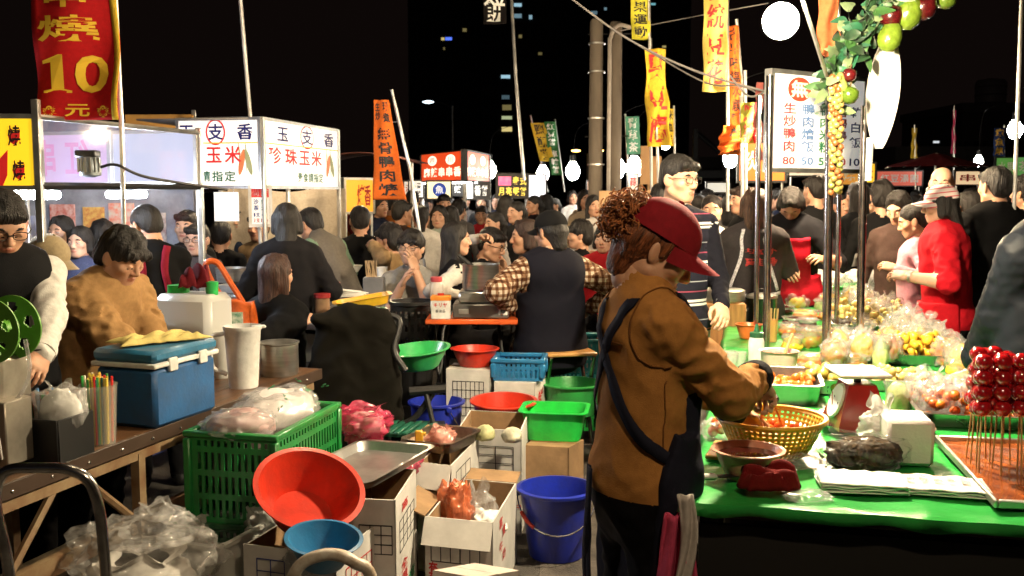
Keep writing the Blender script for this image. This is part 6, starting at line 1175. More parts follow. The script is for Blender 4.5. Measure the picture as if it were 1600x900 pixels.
# colander: pierced wall
cl_ = ot_(1203, 711); cr = root('colander', 'yellow pierced plastic colander full of tomatoes', 'colander', cl_); YC = plastic('colander_yellow', (.75, .4, .015), .3)
MB().grid(lambda u, v: ((.105 + .055 * v ** .8) * math.cos(2 * math.pi * u), (.105 + .055 * v ** .8) * math.sin(2 * math.pi * u), .012 + v * .105), 108, 15, skip=lambda i, j: i % 2 == (j // 2) % 2 * 0 and j % 2 == 1 and 1 <= j < 14).obj('pierced_wall', YC, cr, smooth=70, solid=.005)
MB().ring([(.158, .112), (.17, .114), (.173, .12), (.17, .127), (.159, .125)], 48).obj('rim', YC, cr); MB().lathe([(0, .008), (.1, .008), (.107, .016), (.1, .018), (0, .014)], 40).obj('base', YC, cr); MB().ring([(.085, 0), (.092, 0), (.092, .01), (.085, .01)], 36).obj('foot_ring', YC, cr)
scatter('cherry_tomato', 'cherry tomato in the yellow colander', 'tomato', 'tomatoes in the colander', TOM, 44, lambda g: cl_ + Vector((lambda a, q: (q * math.cos(a), q * math.sin(a), .035 + g.uniform(0, .055)))(g.uniform(0, 6.28), .11 * math.sqrt(g.uniform(0, 1)))), 1)
pb_ = ot_(1168, 745); pbw = basin('pink_bowl', 'small pale pink bowl holding dark syrup', pb_, .098, .082, plastic('pink_bowl', (.72, .33, .22), .3), (0, 0), .62, 'bowl', None); MB().lathe([(.087, .066), (0, .067)], 28).obj('syrup', mat('syrup', (.03, .006, .004), r=.08), pbw)
for a, z_, s_ in ((-1.9, .04, .02), (-1.2, .05, .012)): MB().sph((.082 * math.cos(a), .082 * math.sin(a), z_), (.012, .004, s_), 0, 10, 6).obj('syrup_stain', mat('syrup', (.03, .006, .004)), pbw)
wbd = root('wooden_board', 'orange wooden chopping board under the colander edge', 'board', ot_(1118, 712), R(-20)); MB().box((.06, .05, .006), (.17, .2, .014), 0, .004).obj('board', mat('board_orange', (.55, .24, .05), r=.5, stretch=(1, 6, 1)), wbd)
bag('clear bag of red tomatoes behind the colander', ot_(1118, 690) + Vector((.02, .06, 0)), (.045, .04, .04), CLEAR, 81, .2, .2); scatter('cherry_tomato', 'cherry tomato in the clear bag beside the colander', 'tomato', 'tomatoes in the small bag', TOM, 6, lambda g: ot_(1118, 690) + Vector((.02 + g.uniform(-.025, .025), .06 + g.uniform(-.02, .02), .02 + g.uniform(0, .04))), 2)
bag('crumpled clear wrap lying between bowl and colander', ot_(1245, 728), (.06, .045, .02), CLEAR, 95, 0, .3); bag('torn clear wrap beside the wine red cloth', ot_(1262, 780), (.05, .025, .012), CLEAR, 96, 0, .3)
drape('red_cloth', 'dark red cloth lying near the table edge', ot_(1202, 768), .155, .085, cloth('wine_cloth', (.14, .008, .008), fold=.4), 5, .045, rz=R(4))
kn = root('knife', 'kitchen knife with white handle lying across the table corner', 'knife', ot_(1150, 752, .004), R(6)); MB().box((-.1, 0, .012), (.09, .022, .018), 0, .007).obj('handle', WHITEP, kn); MB().prism([(-.055, -.014), (.1, -.012), (.13, .004), (.1, .012), (-.055, .012)], 0, .003, 0, Matrix.Translation((0, 0, .014)) @ Matrix.Rotation(R(-90), 4, 'X')).obj('blade', mat('dark_blade', (.12, .1, .09), r=.3, m=.9), kn)
def stackbag(label, c, w, l, rz, n, seed):
    r0 = root('paper_bag_stack', label, 'paper bags', c, rz); 
    for i in range(n):
        g = np.random.default_rng(seed + i); k = g.uniform(10, 30, 4)
        o = MB().grid(lambda u, v: ((u - .5) * w, (v - .5) * l, .006 + i * .007 + .003 * math.sin(k[0] * u + k[1] * v) * math.sin(k[2] * v + i) * (1 if .02 < u < .98 else .2)), 12, 10).obj('paper_bag', PAPER, r0, smooth=80, solid=.003); o.rotation_euler = (0, 0, g.uniform(-.09, .09))
    return r0
s1 = stackbag('stack of plain white paper bags near the table edge', ot_(1345, 762), .225, .15, R(-8), 4, 10); s2 = stackbag('white paper bags with faint red print near the tray', ot_(1465, 766), .25, .15, R(-14), 3, 20)
letters([(c, -.07 + .035 * (i % 5), .03 - .035 * (i // 5), .026, .03) for i, c in enumerate('平安如意喜歡光臨多謝')], mat('faint_red_ink', (.7, .3, .3)), s2, y=-.03, f=lambda x, z, y: (x, z, .029))
fb = root('foam_box', 'white foam box behind the bag of dark fruit', 'box', ot_(1392, 728), R(-10)); MB().box((.055, .08, .07), (.135, .16, .14), 0, .012).obj('body', mat('white_foam', (.72, .7, .66), r=.7, var=.05, bump=.2, bs=120), fb)
bag('clear plastic bag over dark dried fruit', ot_(1352, 733) + Vector((0, .04, 0)), (.115, .08, .06), film('very_clear', (.9, .9, .9), .97, .06, .2, .5, 24), 91, .2, .22, inner=addfold(mat('dark_dried', (.06, .035, .015), r=.8, var=.6, vs=40, spec=.15), 40, 1., .02)); bag('milky crumpled plastic bag rising above the dark fruit', ot_(1385, 712) + Vector((0, .05, .04)), (.06, .05, .06), MILK, 92, .5, .25)
# weighing scale
sx0 = ot_(1340, 680, .0); ws = root('weighing_scale', 'red weighing scale with white pan and round dial', 'scale', sx0 + Vector((0, .02, .028)), R(-92)); RS = mat('scale_red', (.33, .012, .01), r=.3, coat=.4, var=.15)
MB().add([(x * w_, y * d_, z_) for z_, w_, d_ in ((0, .1, .085), (.02, .1, .085), (.1, .075, .06), (.15, .06, .045)) for x, y in ((-1, -1), (1, -1), (1, 1), (-1, 1))], [[0, 3, 2, 1], [12, 13, 14, 15]] + [[4 * j + i, 4 * j + (i + 1) % 4, 4 * j + 4 + (i + 1) % 4, 4 * j + 4 + i] for j in range(3) for i in range(4)]).obj('housing', RS, ws, smooth=30)
MB().lathe([(0, .0), (.058, 0), (.062, .006), (.058, .012), (0, .012)], 32, mx=Matrix.Translation((0, -.062, .085)) @ Matrix.Rotation(R(70), 4, 'X')).obj('dial', PAPER, ws); MB().box((0, -.082, .095), (.004, .002, .045)).obj('needle', INK_R, ws)
for i in range(12): a = i * math.pi / 6; MB().box((.048 * math.cos(a), -.078 - .017 * math.sin(a), .087 + .045 * math.sin(a)), (.003, .002, .008)).obj('tick', INK_K, ws)
MB().lathe([(.012, .15), (.012, .175)], 12).obj('stem', BLACKM, ws); MB().box((0, 0, .185), (.2, .17, .014), 0, .005).obj('pan', mat('white_enamel_pan', (.75, .72, .62), r=.2, coat=.4, var=.05), ws)
ST2 = mat('tray_steel', (.55, .53, .5), r=.28, m=1, var=.2, vs=8)
def tr_(label, u, v, w, l, h, rz=FT, m=None, dz=0.): p = ot_(u, v); c = p + Vector((math.cos(rz + math.pi / 2) * l / 2, math.sin(rz + math.pi / 2) * l / 2, dz)); return tray(label, c, (w, l, h), m or ST2, rz), c
def heap(c, w, l, h0, h1, rz): return lambda g: c + Matrix.Rotation(rz, 3, 'Z') @ Vector((g.uniform(-w / 2, w / 2), g.uniform(-l / 2, l / 2), g.uniform(h0, h1)))
_, c = tr_('steel tray of tomatoes behind the colander', 1222, 633, .29, .4, .08); scatter('cherry_tomato', 'orange cherry tomato in the tray behind the colander', 'tomato', 'tomatoes in the steel tray', TOMo, 74, heap(c, .24, .34, .02, .07, FT), 3)
_, c = tr_('small deep tray of olive coloured fruit', 1288, 616, .16, .2, .06); scatter('green_fruit', 'olive coloured fruit in the small deep tray', 'fruit', 'olive fruit in the tray', OLV, 34, heap(c, .12, .16, .03, .085, FT), 4)
tr_('wide shallow steel tray under the scale', 1375, 684, .34, .28, .03)
_, c = tr_('steel tray of bagged tomatoes at the right', 1545, 672, .44, .5, .05); scatter('cherry_tomato', 'cherry tomato in the clear bags on the right tray', 'tomato', 'tomatoes on the right tray', TOMo, 90, heap(c, .38, .42, .02, .085, FT), 5); scatter('cherry_tomato', 'red cherry tomato in the clear bags on the right tray', 'tomato', 'red tomatoes on the right tray', TOM, 50, heap(c, .38, .42, .03, .11, FT), 6)
for i, (dx, dy) in enumerate(((-.14, -.12), (-.02, -.1), (-.15, .08), (0, .1), (.1, -.12))): bag(['clear bag of tomatoes at the near corner of the right tray', 'clear bag of tomatoes beside the corner bag', 'clear bag of tomatoes far left on the right tray', 'clear bag of tomatoes in the back of the right tray', 'clear bag of tomatoes below the candied skewers'][i], c + Matrix.Rotation(FT, 3, 'Z') @ Vector((dx, dy, .01)), (.075, .075, .085), CLEAR, 100 + i, .25, .2, group='bags of tomatoes')
# sauce tray and candied fruit skewers
tcn = ot_(1556, 800); tl = ot_(1460, 692); dv = (tl - tcn); ta = math.atan2(dv.y, dv.x) - math.pi / 2; ctr = tcn + dv / 2 + Vector((math.cos(ta), math.sin(ta), 0)) * .235; tw = root('syrup_tray', 'large dark tray with orange syrup holding the skewers', 'tray', (ctr.x, ctr.y, FZ + .004), ta)
for nm, cc_, dd in (('base', (0, 0, .004), (.46, .68, .006)),): MB().box(cc_, dd).obj(nm, ALU, tw)
for s in (-1, 1): MB().box((s * .232, 0, .014), (.012, .7, .024), 0, .004).obj('side_rim', ALU, tw); MB().box((0, s * .345, .014), (.452, .012, .024), 0, .004).obj('side_rim', ALU, tw)
SY = mat('caramel_syrup', (.36, .1, .025), r=.16, var=.7, vs=9, bump=.25, bs=18, coat=.5, col2=(.1, .02, .008))
MB().grid(lambda u, v: ((u - .5) * .45, (v - .5) * .67, .011 + .002 * math.sin(u * 21 + v * 9) * math.sin(v * 27)), 30, 40).obj('syrup', SY, tw, smooth=180)
CAN = mat('candied_red', (.36, .006, .009), r=.07, var=.3, vs=20, coat=1., spec=.7); CBL = sphobj('candied_fruit', (.0255, .0255, .024), CAN); STK = mat('bamboo', (.5, .32, .13), r=.6)
g = np.random.default_rng(4); k = 0
for iy in range(4):
    for ix in range(7):
        b = Vector((-.20 + ix * .056 + g.uniform(-.008, .008), .13 - iy * .058 + g.uniform(-.008, .008), .012)); wp = tw.matrix_basis @ b; sk = root('candied_skewer', 'candied red fruit skewer in the %s row, %s from the tray edge' % (('back', 'second', 'third', 'front')[iy], ('first', 'second', 'third', 'fourth', 'fifth', 'sixth', 'seventh')[ix]), 'fruit skewer', wp, 0, 'candied fruit skewers'); tl_ = Vector((g.uniform(-.02, .02), g.uniform(-.02, .02), 0)); L_ = .335 + g.uniform(-.012, .012)
        tube_obj('stick', [(0, 0, -.002), tuple(tl_ + Vector((0, 0, L_)))], .0026, STK, sk, 6)
        for j in range(4):
            t_ = 1 - (j * .044 + .022) / L_; o = link(bpy.data.objects.new('candied_fruit', CBL), sk, tl_ * t_ + Vector((0, 0, L_ * t_))); s_ = g.uniform(.9, 1.12); o.scale = (s_, s_, 1); o.rotation_euler = tuple(g.uniform(-.5, .5, 3))
# cups, bottles, boxes
def clutter():
    g = np.random.default_rng(77); w = ('first', 'second', 'third', 'fourth', 'fifth', 'sixth', 'seventh', 'eighth')
    for i in range(8): t = i / 7; p = ot_(1500 - 150 * t, 592 - 105 * t) + Vector((.05, .1, .01)); bag('clear bag along the right rim of the table, %s from the near end' % w[i], p, (.065, .06, .085), CLEAR, 300 + i, .3, .24, inner=(FYEL, FRED, FPALE)[i % 3], group='clear bags on the right rim')
    for i in range(8): p = ot_(1262 + 14 * i + 8 * (i % 2), 486 - 3 * (i % 3)) + Vector((0, .25 + .22 * (i % 3), .0)); bag('small clear snack bag near the green trays, %s counted from the pot' % w[i], p, (.07, .06, .075), CLEAR, 320 + i, .3, .24, inner=(FYEL, FPALE, FDRK)[i % 3], group='small clear snack bags')
    for i in range(6): p = ot_(1206 + 15 * i, 470 - 2 * i) + Vector((.02, .42 + .1 * (i % 2), .1)); bag('white wrapped pack behind the green tray, %s from the table edge' % w[i], p, (.08, .07, .06), PAPER if i % 2 else MILK, 340 + i, .1, .16, group='white wrapped packs')
CUPF = film('deli_clear', (.85, .85, .82), .8, .45, .08, .06, 6)
def cup(label, u, v, r, h, inner=None, lid=False, m=None, name='clear_cup', group='clear cups'):
    c = ot_(u, v); r0 = root(name, label, 'cup', c, 0, group); MB().lathe([(0, 0), (r * .72, 0), (r * .8, h * .3), (r, h), (r * 1.07, h), (r * 1.07, h * 1.03), (r * .97, h * 1.02), (r * .76, h * .3), (r * .68, .003), (0, .003)], 26).obj('cup', m or CUPF, r0, smooth=45)
    if inner: bag_mesh((r * .88, r * .88, h * .62), int(u), 0, .12, 22, 14).obj('contents', inner, r0, smooth=70)
    if lid: MB().lathe([(r * 1.08, h * 1.03), (r * .9, h * 1.25), (0, h * 1.27)], 24).obj('lid', CUPF, r0, smooth=45)
    return r0
FPALE = mat('pale_fruit', (.55, .55, .28), r=.3, var=.4, vs=30, col2=(.3, .4, .12)); FYEL = mat('yellow_fruit', (.78, .5, .05), r=.3, var=.3, vs=25, col2=(.7, .35, .02)); FGRN = mat('green_fruit_mix', (.2, .3, .06), r=.3, var=.5, vs=30, col2=(.5, .1, .03)); FRED = mat('red_fruit_mix', (.5, .05, .03), r=.25, var=.5, vs=35, col2=(.6, .4, .1)); FDRK = mat('dark_plum', (.05, .015, .01), r=.2, var=.4, vs=20)
cup('clear cup of pale green fruit beside the scale', 1402, 645, .05, .11, FPALE); cup('clear cup of green guava in the middle of the table', 1376, 572, .042, .12, FPALE, True)
for i, (lb, u, v, r_, h_, inn, ld) in enumerate((('clear round tub of green and red fruit', 1264, 540, .072, .085, FGRN, True), ('clear tub with brown fruit beside the green one', 1322, 545, .075, .09, FDRK, True), ('low clear tub of orange slices', 1268, 572, .075, .055, FRED, False), ('low clear tub of brown fruit halves', 1330, 575, .07, .06, mat('brown_fruit', (.4, .2, .06), r=.3, var=.4, vs=20), False), ('clear tub of dark plums further back', 1318, 512, .08, .06, FDRK, True), ('clear tub of red cherries at the back', 1258, 498, .085, .055, FRED, False), ('clear tub of dark plums nearest the green tray', 1325, 492, .075, .05, FDRK, False), ('clear tub of dark sausages behind the cherry tub', 1262, 512, .06, .05, FDRK, True))): cup(lb, u, v, r_, h_, inn, ld, None, 'fruit_tub', 'clear fruit tubs')
MOREF = (('clear tub of pale slices left of the scale', 1282, 596, .05, .05, FPALE, 0), ('clear tub of mixed fruit right of the sauce tub', 1262, 590, .05, .055, FRED, 0), ('clear lidded tub of yellow fruit beside the stick cup', 1238, 548, .055, .07, FYEL, 1), ('clear lidded tub of red fruit behind the sauce tub', 1232, 524, .06, .06, FRED, 1), ('low tub of dark dates near the dark pot', 1240, 508, .07, .05, FDRK, 0), ('clear lidded tub of greens near the mango tray', 1362, 548, .06, .08, FGRN, 1), ('clear lidded tub of plums behind the mango tray', 1350, 528, .065, .08, FDRK, 1), ('low tub of cut melon behind the greens', 1290, 528, .07, .06, FYEL, 0), ('low tub of red jelly by the green tray', 1298, 500, .08, .05, FRED, 0), ('clear lidded tub of pears by the far trays', 1290, 486, .08, .07, FPALE, 1), ('low tub of dark jelly at the far left', 1222, 490, .08, .05, FDRK, 0), ('clear tub of sliced guava at the right rim', 1475, 556, .06, .07, FPALE, 0), ('clear lidded tub of orange fruit on the right rim', 1500, 590, .06, .07, FYEL, 1))
for lb, u, v, r_, h_, inn, ld in MOREF: cup(lb, u, v, r_, h_, inn, bool(ld), None, 'fruit_tub', 'clear fruit tubs')
bt = ot_(1181, 566); r0 = root('squeeze_bottle', 'white squeeze bottle with dark green cap', 'bottle', bt); MB().lathe([(0, 0), (.036, 0), (.038, .01), (.038, .1), (.03, .125), (.0, .128)], 24).obj('body', WHITEP, r0, smooth=50); MB().lathe([(.032, .122), (.032, .145), (.014, .15), (.006, .185), (0, .186)], 20).obj('cap', plastic('cap_dark_green', (.01, .1, .04)), r0, smooth=50)
for i, (dx, dy) in enumerate(((0, 0), (.045, .03), (.0, .06), (-.045, .03))): c = ot_(1144, 577) + Vector((dx, dy, 0)); r0 = root('clear_cup', ('clear empty cup nearest the table edge', 'clear empty cup beside the squeeze bottle', 'clear empty cup at the back of its cluster', 'clear empty cup overhanging towards the man')[i], 'cup', c, 0, 'empty clear cups'); MB().lathe([(0, 0), (.02, 0), (.028, .075), (.03, .076), (.027, .074), (.018, .003), (0, .003)], 20).obj('cup', CUPF, r0, smooth=45)
stb = ot_(1217, 577); r0 = root('sauce_tub', 'white tub of pink sauce with a wooden spoon', 'tub', stb); MB().lathe([(0, 0), (.075, 0), (.085, .085), (.09, .088), (.082, .086), (.07, .006), (0, .006)], 30).obj('tub', plastic('pinkish_tub', (.75, .5, .45), .35), r0, smooth=45); MB().lathe([(.08, .07), (0, .072)], 26).obj('sauce', mat('pink_sauce', (.55, .1, .08), r=.25), r0); tube_obj('spoon', [(.02, .0, .06), (.07, .04, .16)], .008, STK, r0)
p = ot_(1170, 527); basin('orange_bowl', 'orange plastic bowl on the green sheet', p, .073, .075, plastic('orange_bowl', (.75, .16, .03)), (0, 0), .7, 'bowl', None)
p = ot_(1203, 533); r0 = root('stick_cup', 'amber cup packed with thin bamboo sticks', 'cup', p); MB().lathe([(0, 0), (.036, 0), (.042, .12), (.044, .12), (.04, .12), (0, .11)], 22).obj('cup', film('amber_cup', (.8, .45, .15), .35, .3, .15, .05, 5), r0, smooth=45)
for i in range(22): a = i * 2.4; q = .005 * math.sqrt(i) * 1.5; tube_obj('stick', [(q * math.cos(a), q * math.sin(a), .02), (q * 1.3 * math.cos(a), q * 1.3 * math.sin(a), .18)], .002, STK, r0, 5)
p = ot_(1189, 503); r0 = root('rice_pot', 'dark steel pot with domed lid', 'pot', p); MB().lathe([(0, 0), (.092, 0), (.096, .01), (.096, .15), (.1, .155)], 30).obj('body', mat('dark_pot', (.05, .055, .05), r=.25, m=.7), r0, smooth=45); MB().lathe([(.1, .155), (.098, .17), (.05, .185), (0, .19)], 30).obj('lid', STEEL, r0, smooth=45); MB().lathe([(.012, .188), (.016, .21), (0, .215)], 14).obj('knob', BLACKP, r0)
p = ot_(1153, 503); r0 = root('clear_box', 'clear box with green label at the table edge', 'box', p, FT); MB().box((0, .05, .035), (.1, .12, .07), 0, .006).obj('body', film('box_clear', (.7, .8, .65), .5, .35, .1, .05, 5), r0); MB().box((0, .05, .075), (.105, .125, .012), 0, .003).obj('lid', PAPER, r0)
tubr('green_tray', 'bright green tray on the far end of the fruit table', ot_(1246, 474) + Vector((.05, .15, 0)), (.42, .34, .11), GRN2, FT); tubr('green_tray', 'second bright green tray at the far right corner', ot_(1352, 470) + Vector((0, .2, 0)), (.4, .34, .1), GRN2, FT)
p = ot_(1182, 478); r0 = root('white_box', 'low white carton at the far left of the table', 'carton', p, FT); MB().box((.05, .1, .05), (.32, .22, .1), 0, .006).obj('body', PAPER, r0); MB().box((.05, .1, .105), (.325, .225, .012), 0, .003).obj('lid', WHITEP, r0)
# heaps of yellow fruit in bags, a long row
CH = MB().box((0, 0, 0), (.044, .034, .03), 0, .008); CHK = mkmesh('fruit_chunk', CH.V, CH.F, None, 60); CHK.materials.append(FYEL)
CH = MB().box((0, 0, 0), (.04, .03, .028), 0, .008); CHP = mkmesh('fruit_chunk', CH.V, CH.F, None, 60); CHP.materials.append(mat('pale_yellow_fruit', (.78, .62, .2), r=.3, var=.25, vs=25))
_, c = tr_('steel tray heaped with yellow mango pieces', 1428, 571, .36, .42, .05); scatter('fruit_chunk', 'yellow mango piece in the heaped tray', 'fruit piece', 'mango pieces', CHK, 90, heap(c, .3, .36, .03, .12, FT), 7)
_, c2_ = tr_('steel tray of pale guava behind the scale', 1400, 612, .3, .26, .045); scatter('fruit_chunk', 'pale guava piece behind the scale', 'fruit piece', 'guava pieces', CHP, 34, heap(c2_, .24, .2, .03, .07, FT), 8)
_, c3_ = tr_('long steel tray of pineapple at the back', 1372, 522, .5, .8, .05); scatter('fruit_chunk', 'pale yellow pineapple piece in the long back tray', 'fruit piece', 'pineapple pieces', CHP, 120, heap(c3_, .42, .7, .03, .13, FT), 9)
nmz = ('first', 'second', 'third', 'fourth', 'fifth', 'sixth', 'seventh', 'eighth', 'ninth')
for i in range(9):
    t_ = i / 8; p = ot_(1440 - 118 * t_, 560 - 92 * t_) + Vector((.12 * (i % 2), .08, .02)); bag('clear open bag of yellow fruit, %s of the row counted from the scale' % nmz[i], p, (.07, .06, .09), CLEAR, 130 + i, .3, .22, group='clear bags of yellow fruit')
for i in range(6): p = ot_(1345 + 22 * i, 600 - 8 * (i % 3)) + Vector((0, .35 + .15 * (i % 2), .03)); bag('clear bag of cut fruit behind the scale, %s from the tubs' % nmz[i], p, (.06, .05, .075), CLEAR, 150 + i, .3, .22, inner=FYEL if i % 2 else FRED, group='clear bags of cut fruit')
# second table further down with white ware
t2 = root('stall_table', 'far white stall table beyond the green trays', 'table', T0 + DV * 5.6 + EV * .1, FT); MB().box((.75, .7, .78), (1.7, 1.3, .05), 0, .006).obj('tabletop', WHITEP, t2); MB().box((.75, .2, .4), (1.6, .05, .7), 0).obj('skirt', mat('skirt_grey2', (.35, .33, .32)), t2)
def far_(nm, lb, u, v, Y, prof, m_, ct_, lid=None): vessel(nm, lb, at(u, v, Y), prof, m_, ct_, 24, None, lid)
far_('steel_canister', 'steel canister on the far white table', 1206, 447, 8.2, [(0, 0), (.085, 0), (.085, .17), (0, .175)], STEEL, 'canister')
far_('green_jar', 'small green jar on the far white table', 1235, 447, 8.0, [(0, 0), (.05, 0), (.052, .06), (.035, .09), (.035, .11), (0, .11)], plastic('jar_green', (.03, .42, .08)), 'jar', ([(.037, .1), (.037, .125), (0, .126)], WHITEP))
far_('white_tin', 'white tin beside the green jar', 1260, 447, 8.0, [(0, 0), (.06, 0), (.06, .11), (0, .115)], WHITEP, 'tin'); far_('white_bowl_stack', 'stack of white bowls beyond the fruit poles', 1322, 415, 8.4, [(0, 0), (.1, 0), (.15, .06), (.15, .08), (.12, .1), (0, .12)], WHITEP, 'bowls')
bag('huge clear bag packed with white cotton floss', (at(1395, 440, 7.2).x, 7.2, .8), (.17, .15, .21), film('floss_film', (.8, .78, .8), .2, .35, .25, .5, 8), 170, .1, .08, inner=mat('white_floss', (.8, .78, .78), r=.9, var=.1))
for i, (u, v) in enumerate(((1275, 432), (1300, 435), (1335, 432))): bag(('white paper parcel beside the white tin', 'white foam parcel behind the steel pole', 'white parcel below the floss bag')[i], at(u, v + 12, 7.9), (.1, .09, .07), PAPER, 180 + i, 0, .12)
clutter()
# under the table and at its corner
crate('dark green crate of red fruit under the fruit table', (1.0, 2.62, .12), (.42, .3, .2), plastic('crate_deep_green', (.012, .16, .05)), FT); scatter('red_fruit', 'red fruit in the crate under the table', 'fruit', 'fruit under the table', sphobj('red_fruit', (.028, .028, .026), mat('dark_red_fruit', (.3, .02, .01), r=.2)), 26, heap(Vector((1.0, 2.62, 0)), .36, .24, .26, .32, FT), 11)  # crate in a deep, even green
tw1 = root('hanging_towel', 'pink towel hanging at the table corner', 'towel', at(1062, 800, 2.55)); tw1.location.x = T0.x - .045
MB().grid(lambda u, v: ((u - .5) * (.07 + .06 * v), -.02 + .018 * math.sin(u * 14 + v * 3), -v * .32), 20, 18).obj('cloth', cloth('towel_pink', (.55, .07, .15)), tw1, smooth=180, solid=.006); tube_obj('hook', [(0, .0, .0), (.02, .05, .03)], .004, CHROME, tw1, 6)
tw2 = root('hanging_towel', 'narrow white cloth strip hanging over the pink towel', 'towel', tw1.location + Vector((.012, -.045, .02))); MB().grid(lambda u, v: ((u - .5) * .04 + .012 * math.sin(v * 5), .008 * math.sin(u * 9 + v * 6), .04 - v * .34), 10, 18).obj('cloth', cloth('towel_white', (.5, .46, .43)), tw2, smooth=180, solid=.005)
lg_ = root('round_stool', 'round wooden stool pushed under the fruit table', 'stool', (.62, 2.52, 0)); MB().lathe([(0, .40), (.1, .40), (.105, .42), (.1, .44), (0, .44)], 26).obj('seat', mat('stool_wood', (.4, .2, .06), r=.5), lg_)
for i in range(3): a = i * 2.1 + .3; tube_obj('leg', [(.06 * math.cos(a), .06 * math.sin(a), .4), (.11 * math.cos(a), .11 * math.sin(a), 0)], .013, CARD, lg_, 6)
# ------------------------------------------------------------------ people
def tol(pos, yaw, u, v, Y):
    w = at(u, v, Y) - Vector(pos); a = R(yaw); return (w.x * math.cos(a) + w.y * math.sin(a), -w.x * math.sin(a) + w.y * math.cos(a), w.z)
def put(label, u, v, Y, yaw, top, H=None, sitting=False, **kw):
    """head top at pixel u, v and distance Y; stature and the feet's place follow from the pose"""
    p = at(u, v, Y); ln = kw.get('lean', 0); hp_ = kw.get('hp', 0); up = math.cos(ln) * (.688 - .03 * abs(math.sin(hp_)))
    if sitting: s_ = (H or 1.66) / 1.7; kw['sit'] = round(p.z - s_ * up - .117, 2)
    else: s_ = max(.8, min(1.1, (p.z - .076) / (.9 + up + .041)))
    d = s_ * (math.sin(ln) * .69 + .022 + .05 * math.sin(max(0, hp_))); a = R(yaw); pos = (p.x + d * math.sin(a), p.y - d * math.cos(a), 0)
    for k in ('rh', 'lh'):
        if kw.get(k) is not None and len(kw[k]) == 4: kw[k] = tuple(round(c, 3) for c in tol(pos, yaw, *kw[k][:3]))
    if kw.get('fem') and 'face' not in kw: kw['face'] = 'f'
    kw['H'] = round(s_ * 1.7, 2); bk = {k: kw[k] for k in kw if k in BKEYS}; o, inf = person(label, pos, yaw, top, **kw); inf = dict(inf); inf['kw'] = bk
    return o, inf
BKEYS = set(body.__code__.co_varnames[:body.__code__.co_argcount])
BROWN = cloth('corduroy_brown', (.36, .165, .045), var=.1, bump=.5, bs=300, fold=.5, fs=4.5); NAVY = cloth('navy_apron', (.012, .013, .025)); 
# --- woman in the red cap
WP = Vector((.368, 2.76, 0)); WY = -70
kw = dict(H=1.56, fem=True, fat=1.0, lean=.02, headk=1.17, hy=-.38, hp=.55, hr=0., rh=tol(WP, WY, 1180, 590, 2.85), lh=tol(WP, WY, 1150, 640, 3.0), rel=(.75, -.25, -.6), rdir=(-.15, .62, -.8), rpal=(-.5, .5, .6), rcurl=.95, thick=.02, h=.0085, face='fd', hh=.003, fh=.003, wr=.009, coat=.05, hem=-.06, collar=.055)
o, inf = person('woman in red cap and brown jacket bending over the fruit table', WP, WY, None, bottom=(.008, .008, .011), topmat=BROWN, hairs='curlbun', hairc=(.2, .06, .02), capc=(.2, .01, .017), skin=0, **kw)
hm = Matrix.Translation(Vector(inf['hc'])) @ Matrix(inf['Hm'].tolist()).to_4x4() @ Matrix.Scale(inf['hs'], 4)
b = MB(); g = np.random.default_rng(3)
for i in range(480):
    d = g.normal(size=3); d /= np.linalg.norm(d); c = Vector((0, -.118, .025)) + Vector(d * np.array((.06, .052, .066))) * g.uniform(.45, 1.15); ax = Matrix(Euler(tuple(g.uniform(0, 6, 3))).to_matrix()); rr = g.uniform(.009, .018); n = 16
    b.tube([c + ax @ Vector((rr * math.cos(t * .9), rr * math.sin(t * .9), (t - 4) * .0035)) for t in [k * 7 / n for k in range(n)]], .0019, 4)
bo = b.obj('curly_bun', hairmat((.5, .17, .05)), o, smooth=180); bo.matrix_local = hm; bo['kind'] = 'stuff'
bv = bvh(o.data); tp = inf['tp']
ap = bib(o, kw, NAVY, y0=-.05, grow=.02, z0=-.75, z1=.3, hx=.2, slope=(.0, 2.4))
strap(o, bv, [tp((.07, .09, .46)), tp((.075, .0, .52)), tp((.05, -.1, .45)), tp((-.02, -.14, .33)), tp((-.11, -.11, .18)), tp((-.15, -.02, .1)), tp((-.13, .08, .06))], .034, NAVY)
strap(o, bv, [tp((-.07, .09, .46)), tp((-.075, .0, .52)), tp((-.05, -.1, .45)), tp((.02, -.14, .33)), tp((.11, -.11, .18)), tp((.155, -.02, .08)), tp((.14, .08, .02))], .034, NAVY)
SEAM = cloth('seam_thread', (.17, .07, .02))
for i_, nm in ((1, 'r'), (-1, 'l')):
    c_ = inf['sh'][nm]; strap(o, bv, [tuple(Vector(c_) + Vector((-i_ * .035, .1 * math.cos(t), .1 * math.sin(t)))) for t in [k * .7 for k in range(-2, 8)]], .003, SEAM, 'seam', .001)
strap(o, bv, [tp((x, -.2, .38)) for x in (-.12, -.06, 0, .06, .12)], .003, SEAM, 'seam', .001); strap(o, bv, [tp((.2, -.03, z)) for z in (.3, .2, .1, .0, -.12)], .003, SEAM, 'seam', .001)
for k, (x0, ln) in enumerate(((-.05, .48), (.0, .36))):
    c_, n_, _, _ = bv.find_nearest(Vector((x0, -.4, .84))); MB().grid(lambda u, v: (c_.x + (u - .5) * .026 + .012 * math.sin(v * 7 + k), c_.y - .006 - .012 * abs(math.sin(v * 4 + k)), .84 - v * ln), 2, 16).obj('hanging_ribbon', NAVY, o, smooth=180, solid=.003)
for nm, col in (('r', NAVY), ('l', NAVY)):
    a_, e_, w_, hd = inf[nm]; fr = Vector(w_ - e_).normalized(); q = fr.to_track_quat('Z', 'Y').to_matrix().to_4x4(); MB().lathe([(.045, -.03), (.054, -.02), (.05, .03), (.036, .036)], 24, mx=Matrix.Translation(Vector(w_) - fr * .012) @ q).obj('cuff', cloth('knit_cuff', (.012, .012, .015), bump=.8, bs=300), o, smooth=60)
